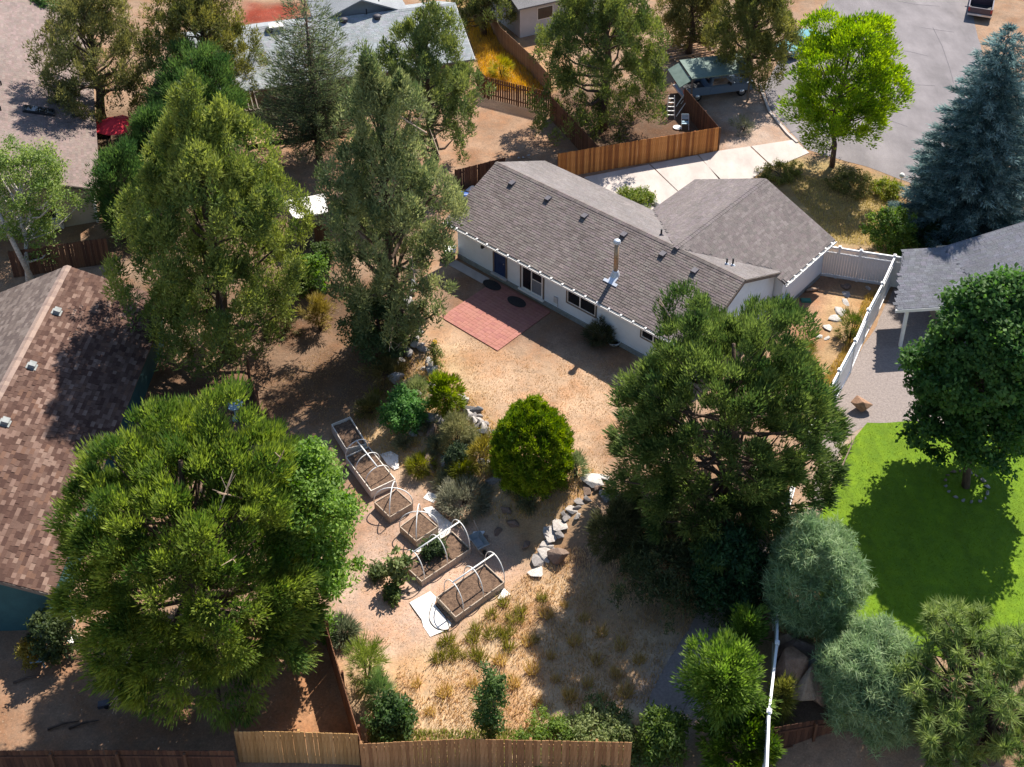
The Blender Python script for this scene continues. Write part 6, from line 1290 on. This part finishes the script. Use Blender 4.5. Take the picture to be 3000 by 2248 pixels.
bush('leafy green shrub at the bottom edge beside the vinyl fence', 1600, 1600, 75, 70, (0.055, 0.105, 0.014), (0.14, 0.21, 0.03), 151, (0.2, 0.07), 120, 80, mode='axis', fillin=0.3)
bush('green shrub just past the end of the red-brown fence', 1432, 1590, 48, 50, (0.045, 0.085, 0.014), (0.12, 0.17, 0.03), 152, (0.16, 0.07), 110, 75, fillin=0.3)
bush('cream-flowered straggly shrub behind the red-brown fence', 1305, 1588, 80, 26, (0.08, 0.12, 0.03), (0.26, 0.29, 0.12), 153, (0.14, 0.06), 110, 60, fillin=0.4)
bush('dark green bush at the corner of the two bottom fences', 848, 1558, 42, 46, (0.03, 0.065, 0.016), (0.075, 0.125, 0.03), 154, (0.13, 0.08), 100, 80)
bush('slender green sapling in the dry yard above the bottom fence', 1062, 1525, 34, 72, (0.04, 0.085, 0.022), (0.10, 0.155, 0.04), 155, (0.14, 0.07), 60, 60, fillin=0.5, egg=0.5)
bush('low green growth along the middle of the bottom fence', 1180, 1590, 60, 18, (0.08, 0.14, 0.02), (0.17, 0.24, 0.04), 156, (0.14, 0.05), 50, 60)
bush('vivid green bush on the garden slope', 876, 890, 44, 42, (0.055, 0.14, 0.03), (0.13, 0.26, 0.065), 157, (0.13, 0.08), 110, 80)
bush('yellow-green upright bush beside the vivid green bush', 962, 855, 32, 42, (0.09, 0.14, 0.012), (0.20, 0.25, 0.02), 158, (0.2, 0.05), 70, 75, mode='axis', fillin=0.3)
bush('soft grey-green bush above the vivid green bush', 900, 845, 30, 24, (0.16, 0.20, 0.075), (0.30, 0.32, 0.14), 159, (0.16, 0.03), 60, 70, 'tri', 'axis', mat='straw')
bush('dull olive sage bush beside the low stone wall', 985, 935, 32, 34, (0.16, 0.165, 0.07), (0.30, 0.28, 0.135), 160, (0.16, 0.03), 80, 75, 'tri', 'axis', mat='straw')
bush('silver-grey sage bush at the foot of the garden slope', 1000, 1075, 54, 34, (0.16, 0.165, 0.11), (0.28, 0.27, 0.19), 161, (0.18, 0.03), 100, 75, 'tri', 'axis', mat='straw')
bush('green-yellow weed clump on the slope below the large flat boulder', 1000, 1015, 24, 22, (0.12, 0.14, 0.015), (0.24, 0.235, 0.03), 162, (0.18, 0.035), 40, 60, 'tri', 'axis', mat='straw')
bush('green-yellow weed clump beside the crumpled white sheet', 905, 1005, 22, 20, (0.11, 0.13, 0.015), (0.23, 0.22, 0.03), 163, (0.18, 0.035), 40, 60, 'tri', 'axis', mat='straw')
bush('golden flowering weed clump left of the globe shrub', 1045, 985, 28, 32, (0.17, 0.15, 0.03), (0.34, 0.27, 0.06), 164, (0.18, 0.035), 50, 60, 'tri', 'axis', mat='straw')
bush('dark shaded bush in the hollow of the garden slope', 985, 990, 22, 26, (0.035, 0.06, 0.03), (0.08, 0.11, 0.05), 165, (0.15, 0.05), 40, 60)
bush('pale green tuft at the side of the globe shrub', 1245, 1010, 18, 24, (0.14, 0.18, 0.08), (0.24, 0.28, 0.13), 166, (0.2, 0.03), 30, 60, 'tri', 'axis', mat='straw')
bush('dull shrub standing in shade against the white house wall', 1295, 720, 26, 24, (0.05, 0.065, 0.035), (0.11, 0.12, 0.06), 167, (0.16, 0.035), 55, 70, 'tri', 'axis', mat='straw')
bush('bright bush beside the driveway behind the main ridge', 1375, 428, 36, 20, (0.10, 0.15, 0.02), (0.21, 0.24, 0.05), 168, (0.14, 0.07), 60, 70)
bush('leafy green shrub in the front yard by the vinyl fence', 1925, 500, 46, 52, (0.04, 0.09, 0.014), (0.13, 0.19, 0.03), 169, (0.15, 0.09), 110, 75)
bush('dark green shrub below the blue spruce', 2020, 505, 62, 38, (0.02, 0.055, 0.016), (0.055, 0.10, 0.03), 170, (0.15, 0.09), 110, 75)
bush('yellow-green shrub at the street end of the front yard', 1915, 408, 30, 20, (0.11, 0.15, 0.015), (0.24, 0.25, 0.03), 171, (0.14, 0.06), 50, 65)
bush('brown-green ground shrub under the lime green tree', 1840, 395, 55, 18, (0.06, 0.075, 0.02), (0.15, 0.145, 0.04), 172, (0.14, 0.05), 70, 65, mat='straw')
bush('low olive shrub at the corner of driveway and front yard', 1690, 372, 45, 14, (0.075, 0.09, 0.02), (0.18, 0.18, 0.04), 173, (0.14, 0.05), 60, 65, mat='straw')
bush('dark bush with orange tips beside the teal wall', 115, 1375, 44, 52, (0.025, 0.045, 0.018), (0.075, 0.10, 0.03), 174, (0.13, 0.08), 80, 75)
bush('orange-green small bush over the blue garden chair', 68, 1410, 20, 26, (0.16, 0.11, 0.02), (0.26, 0.22, 0.04), 175, (0.13, 0.06), 36, 60)
bush('grey-green lavender bush beside the long fence', 742, 1362, 27, 24, (0.10, 0.125, 0.07), (0.20, 0.22, 0.13), 176, (0.2, 0.03), 50, 70, 'tri', 'axis', mat='straw')
bush('feathery yellow-green fennel patch beside the long fence', 790, 1440, 40, 52, (0.14, 0.19, 0.03), (0.27, 0.31, 0.07), 177, (0.22, 0.022), 70, 70, 'tri', 'axis', mat='straw', fillin=0.4)
bush('feathery green fennel patch above the dark corner bush', 820, 1500, 26, 36, (0.10, 0.17, 0.05), (0.2, 0.28, 0.09), 178, (0.22, 0.022), 40, 70, 'tri', 'axis', mat='straw', fillin=0.4)
bush('sprawling sunflower plant at the corner of the hooped bed', 858, 1232, 24, 34, (0.075, 0.115, 0.03), (0.20, 0.235, 0.09), 179, (0.2, 0.15), 26, 22, fillin=0.7, bump=0.4)
bush('dark tomato plant inside the hooped bed', 935, 1185, 26, 20, (0.03, 0.055, 0.02), (0.075, 0.11, 0.04), 180, (0.14, 0.09), 40, 45, fillin=0.5, zg=ZL + 0.25)
bush('small leafy weed beside the sunflower plant', 818, 1235, 18, 16, (0.06, 0.09, 0.03), (0.15, 0.18, 0.07), 181, (0.16, 0.1), 16, 30, fillin=0.5)
bush('leafy green weed below the sunflower plant', 848, 1282, 18, 16, (0.04, 0.075, 0.022), (0.10, 0.14, 0.04), 182, (0.16, 0.1), 20, 32, fillin=0.5)
bush('small dark shrub casting shade on the edge of the brick patio', 905, 672, 20, 22, (0.04, 0.065, 0.025), (0.10, 0.13, 0.045), 183, (0.13, 0.07), 30, 50, fillin=0.4)
bush('tall yellow sunflower weed among the pale stones', 940, 770, 14, 28, (0.10, 0.13, 0.03), (0.22, 0.22, 0.06), 184, (0.14, 0.05), 20, 40, fillin=0.5)
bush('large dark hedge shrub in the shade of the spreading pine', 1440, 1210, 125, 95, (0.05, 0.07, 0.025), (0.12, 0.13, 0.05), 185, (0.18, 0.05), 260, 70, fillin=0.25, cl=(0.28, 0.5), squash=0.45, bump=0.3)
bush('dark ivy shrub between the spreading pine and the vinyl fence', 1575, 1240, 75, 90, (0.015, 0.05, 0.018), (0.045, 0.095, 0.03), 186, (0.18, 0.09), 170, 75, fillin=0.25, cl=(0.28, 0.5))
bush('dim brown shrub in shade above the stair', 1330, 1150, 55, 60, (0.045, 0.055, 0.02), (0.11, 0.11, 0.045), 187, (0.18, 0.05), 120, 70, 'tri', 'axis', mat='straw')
bush('pale spiky yucca at the shaded gravel path', 1545, 1268, 28, 28, (0.09, 0.14, 0.10), (0.17, 0.22, 0.15), 188, (0.45, 0.03), 20, 40, 'tri', 'axis')
bush('green weeds at the foot of the vinyl fence in the side yard', 1840, 705, 26, 30, (0.08, 0.12, 0.02), (0.19, 0.21, 0.05), 189, (0.2, 0.03), 36, 55, 'tri', 'axis', mat='straw', fillin=0.5)
bush('weedy tuft below the stepping slabs', 1735, 765, 30, 26, (0.11, 0.12, 0.02), (0.25, 0.22, 0.05), 190, (0.2, 0.03), 36, 55, 'tri', 'axis', mat='straw', fillin=0.5)
bush('grey-green tuft on bare earth beside the driveway fence', 1605, 270, 26, 18, (0.13, 0.14, 0.08), (0.24, 0.23, 0.14), 191, (0.18, 0.03), 30, 50, 'tri', 'axis', mat='straw', fillin=0.5)
bush('yellow flowering weeds at the end of the white fence by the boulders', 1690, 1510, 24, 40, (0.13, 0.15, 0.03), (0.27, 0.26, 0.06), 192, (0.2, 0.035), 50, 60, 'tri', 'axis', mat='straw', fillin=0.4)
bush('bright yellow weed clump in the golden strip at the top', 1082, 148, 24, 22, (0.22, 0.22, 0.02), (0.40, 0.34, 0.04), 193, (0.25, 0.035), 36, 55, 'tri', 'axis', mat='straw')
bush('low dark undergrowth at the trunk of the broad olive juniper', 600, 700, 40, 26, (0.05, 0.06, 0.02), (0.13, 0.12, 0.045), 194, (0.16, 0.05), 60, 60, 'tri', 'axis', mat='straw', fillin=0.5, bump=0.4)
bush('golden dry scrub between the two front junipers', 690, 680, 30, 34, (0.18, 0.14, 0.03), (0.34, 0.26, 0.08), 195, (0.2, 0.035), 60, 60, 'tri', 'axis', mat='straw', fillin=0.5, bump=0.4)
bush('dim low shrub under the white shed wall', 700, 545, 30, 26, (0.04, 0.07, 0.02), (0.10, 0.14, 0.04), 196, (0.14, 0.08), 40, 60, fillin=0.4, bump=0.35)
bush('straggly dry scrub on the dark slope left of the stones', 840, 800, 42, 24, (0.12, 0.10, 0.03), (0.26, 0.2, 0.07), 197, (0.18, 0.035), 70, 60, 'tri', 'axis', mat='straw', fillin=0.5, bump=0.4)
bush('dusty green shrub behind the beds at the edge of shade', 800, 880, 24, 20, (0.10, 0.10, 0.03), (0.24, 0.2, 0.07), 198, (0.18, 0.035), 40, 60, 'tri', 'axis', mat='straw', fillin=0.5, bump=0.4)
for k_, (x, y, w_) in enumerate(((925, 915, 16), (945, 960, 18), (1020, 955, 16), (1070, 1010, 18), (1110, 1050, 20), (960, 1040, 16), (870, 955, 15), (1140, 1085, 18))):
    bush('grey-green sage clump on the garden slope, %s from the left' % ('second', 'third', 'fifth', 'sixth', 'seventh', 'fourth', 'first', 'eighth')[k_], x, y, w_, w_ * 0.8, (0.13, 0.145, 0.075), (0.25, 0.25, 0.14), 400 + k_, (0.15, 0.03), 34, 60, 'tri', 'axis', mat='straw', group='grey-green sage clumps of the slope', bump=0.3)
# sunflower heads belong to their plants
for x, y, z in ((c9(222, 955)[0], c9(222, 955)[1], 0.5), (c9(150, 1065)[0], c9(150, 1065)[1], 0.5)):
    p = at(x, y, ZL + z); t = thing('sunflower', ('large sunflower head at the bed corner' if x > c9(200, 0)[0] else 'smaller yellow flower below the sunflower head'), 'flower', np.array([p[0], p[1], ZL])); MB().tube([np.array([p[0], p[1], ZL]), p], 0.015, 5).build('stem', M['green_lid'], t); MB().lathe(p, [(0.02, -0.02), (0.14, 0.0), (0.13, 0.03), (0.05, 0.04)], 12, (0.2, -0.5, 0.8)).build('flower_head', M['yellow'], t)
p = at(*c11(685, 570), ZG + 0.9); t = thing('sunflower', 'tall sunflower beside the pale stones at the yard edge', 'flower', np.array([p[0], p[1], ZG])); MB().tube([np.array([p[0], p[1], ZG]), p], 0.015, 5).build('stem', M['green_lid'], t); MB().lathe(p, [(0.02, -0.02), (0.14, 0.0), (0.13, 0.03), (0.05, 0.04)], 12, (0.2, -0.5, 0.8)).build('flower_head', M['yellow'], t)

# ------------------------------------------------------------------ grass
PATHW = np.array([at(x, y, ZL)[:2] for x, y in PATH])
def grass(name, label, outline, n, hgt_, wid, c1, c2, seed, z=-0.9, patch=0.0, lean=0.6, dz=0.0, holes=(PATHW,)):
    r = np.random.default_rng(seed); poly = np.array([at(x, y, z)[:2] for x, y in outline]); lo, hi = poly.min(0), poly.max(0)
    P = np.zeros((0, 2))
    while len(P) < n:
        q = r.uniform(lo, hi, (n * 2, 2)); q = q[inside(q, poly)]
        if patch: q = q[fbm(q, 1.1, seed) + r.random(len(q)) * 0.35 > patch]
        for hpoly in holes: q = q[~inside(q, hpoly)]
        P = np.vstack([P, q])
    P = P[:n]; Z = hgt(P) + dz; B = np.column_stack([P, Z]); a = r.uniform(0, 6.283, n); s = np.column_stack([np.cos(a), np.sin(a), np.zeros(n)])
    b2 = r.uniform(0, 6.283, n); L = hgt_ * r.uniform(0.5, 1.3, n)[:, None]; D = unit(np.column_stack([np.cos(b2) * lean * r.random(n), np.sin(b2) * lean * r.random(n), np.ones(n)]))
    w = wid * r.uniform(0.6, 1.3, n)[:, None]; V = np.stack([B - s * w / 2, B + s * w / 2, B + D * L], 1).reshape(-1, 3)
    f = np.clip(fbm(P, 0.7, seed + 3) * 1.3 - 0.15 + r.normal(size=n) * 0.2, 0, 1)[:, None]; T = (np.array(c1) * (1 - f) + np.array(c2) * f) * r.uniform(0.75, 1.25, n)[:, None]
    return props(obj(name, V, np.arange(len(V)).reshape(-1, 3), M['straw'], None, np.repeat(T, 3, 0)), label, 'grass', kind='stuff')
ST1, ST2 = (0.46, 0.31, 0.15), (0.60, 0.45, 0.28)
grass('dry_grass', 'long straw-coloured grass over the lower yard', [(860, 1420), (990, 1370), (1130, 1230), (1230, 1180), (1640, 1180), (1560, 1330), (1430, 1480), (1450, 1600), (830, 1600)], 20000, 0.22, 0.035, ST1, ST2, 200, patch=0.52)
grass('dry_grass', 'golden grass among the stones of the garden slope', [(790, 840), (900, 780), (985, 830), (1060, 930), (1190, 1010), (1290, 1040), (1230, 1130), (1050, 1110), (980, 1060), (860, 990), (740, 920)], 9000, 0.16, 0.035, (0.40, 0.27, 0.09), (0.58, 0.41, 0.17), 201, patch=0.45)
grass('dry_grass', 'short dead grass of the upper yard', [(890, 740), (1010, 720), (1130, 770), (1280, 760), (1400, 830), (1300, 1030), (1190, 1000), (1060, 915), (960, 830)], 9500, 0.08, 0.03, (0.36, 0.24, 0.135), (0.54, 0.39, 0.23), 202, z=ZG, patch=0.56)
grass('dry_grass', 'yellow dry grass of the front yard', [(1680, 375), (1900, 400), (1960, 440), (1950, 540), (1800, 525), (1740, 450)], 9000, 0.18, 0.035, (0.26, 0.21, 0.07), (0.46, 0.36, 0.15), 203, z=ZG, patch=0.3)
grass('dry_grass', 'golden weeds beside the gapped picket fence', [(1000, 40), (1080, 60), (1180, 170), (1170, 205), (1050, 195), (1030, 130)], 8000, 0.4, 0.05, (0.5, 0.30, 0.05), (0.62, 0.42, 0.10), 204, z=ZG, patch=0.25)
grass('dry_grass', 'straw weeds along the vinyl fence of the side yard', [(1868, 640), (1905, 625), (1930, 590), (1858, 730), (1800, 860), (1770, 830), (1830, 740)], 3200, 0.25, 0.035, (0.38, 0.27, 0.08), (0.55, 0.42, 0.16), 205, z=ZG, patch=0.42)
grass('green_weeds', 'low green weeds behind the bottom fence', [(790, 1560), (1000, 1560), (1450, 1550), (1480, 1640), (800, 1640)], 9000, 0.22, 0.04, (0.12, 0.18, 0.03), (0.28, 0.3, 0.08), 206, patch=0.42)
grass('mown_grass', 'short green blades of the lawn', LAWN, 42000, 0.05, 0.03, (0.10, 0.155, 0.003), (0.16, 0.205, 0.004), 207, z=ZG, lean=0.9, dz=0.015)
grass('dry_grass', 'straw litter on the bare earth around the raised beds', [(720, 1400), (760, 1200), (860, 1020), (1140, 1200), (1120, 1290), (960, 1400), (780, 1430)], 5000, 0.08, 0.03, (0.42, 0.3, 0.18), (0.6, 0.46, 0.3), 208, patch=0.5, lean=2.5)
grass('dry_grass', 'needle litter below the trees beside the long fence', [(560, 820), (760, 700), (900, 780), (760, 900), (570, 910)], 6000, 0.08, 0.03, (0.25, 0.15, 0.07), (0.42, 0.28, 0.13), 209, patch=0.4, lean=2.5)
# bunch grass clumps one could count
BUNCH = []
for k in range(4):
    r = np.random.default_rng(300 + k); n = 90; a = r.uniform(0, 6.283, n); rr = 0.16 * np.sqrt(r.random(n)); B = np.column_stack([rr * np.cos(a), rr * np.sin(a), np.zeros(n)]); D = unit(np.column_stack([np.cos(a) * rr * 3.2, np.sin(a) * rr * 3.2, np.ones(n)]) + r.normal(size=(n, 3)) * 0.2)
    s = unit(np.cross(D, rand_unit(r, n))); L = r.uniform(0.22, 0.42, (n, 1)); V = np.stack([B - s * 0.014, B + s * 0.014, B + D * L], 1).reshape(-1, 3)
    cc = ((0.16, 0.17, 0.03), (0.28, 0.25, 0.06)) if k % 2 == 0 else ((0.42, 0.30, 0.10), (0.58, 0.43, 0.18)); f = r.random((n, 1)); T = np.array(cc[0]) * (1 - f) + np.array(cc[1]) * f
    BUNCH.append(make_mesh('bunch_grass', V, np.arange(len(V)).reshape(-1, 3), M['straw'], np.repeat(T, 3, 0)))
green_spots = [c10(1530, 720), c10(1320, 910), c10(1090, 1140), c10(1300, 1230), c10(1440, 1180), c10(1640, 980), c10(1800, 850), c10(1640, 1170), c10(1550, 1260), c10(1030, 1300), c10(500, 1380), c10(630, 1330), c10(720, 1490), c10(560, 1560), c10(450, 1620), c10(860, 1570), c10(1080, 1560), c10(1170, 1620), c10(2150, 640), c10(1790, 1000), c10(2020, 1310), c10(1600, 1430), c10(700, 1600)]
gold_spots = [(1180, 1330), (1220, 1310), (1260, 1340), (1300, 1370), (1240, 1390), (1190, 1420), (1150, 1450), (1290, 1430), (1340, 1400), (1380, 1430), (1200, 1470), (1270, 1480), (1110, 1480), (1330, 1460), (1080, 1430), (1230, 1510), (1160, 1520), (1300, 1510), (1350, 1500), (1140, 1390), (960, 1500), (900, 1480), (1020, 1480), (930, 1540)]
for spots, ks, lb, gp in ((green_spots, (0, 2), 'small olive-green bunch of grass in the dry yard below the beds', 'olive grass bunches below the beds'), (gold_spots, (1, 3), 'small golden bunch of grass in the straw of the lower yard', 'golden grass bunches in the lower yard')):
    for x, y in spots:
        p = g(x, y); s_ = random.uniform(0.85, 1.5); props(copy_of('grass_clump', BUNCH[random.choice(ks)], None, Matrix.Translation(Vector(p)) @ Matrix.Rotation(random.uniform(0, 6.3), 4, 'Z') @ Matrix.Diagonal((s_, s_, s_, 1))), lb, 'grass clump', gp)
weed_poly = np.array([g(x, y)[:2] for x, y in [(800, 850), (900, 790), (985, 840), (1060, 930), (1180, 1010), (1230, 1040), (1200, 1120), (1050, 1100), (960, 1040), (860, 985)]])
r = np.random.default_rng(77); lo, hi = weed_poly.min(0), weed_poly.max(0); k = 0
while k < 34:
    q = r.uniform(lo, hi)
    if not inside(q[None], weed_poly)[0]: continue
    k += 1; s_ = r.uniform(0.9, 2.0); props(copy_of('grass_clump', BUNCH[r.choice((0, 1, 1, 3, 3))], None, Matrix.Translation(Vector((q[0], q[1], h1(q)))) @ Matrix.Rotation(r.uniform(0, 6.3), 4, 'Z') @ Matrix.Diagonal((s_, s_, s_ * 0.85, 1))), 'low weed tuft growing between the stones of the garden slope', 'grass clump', 'weed tufts of the garden slope')
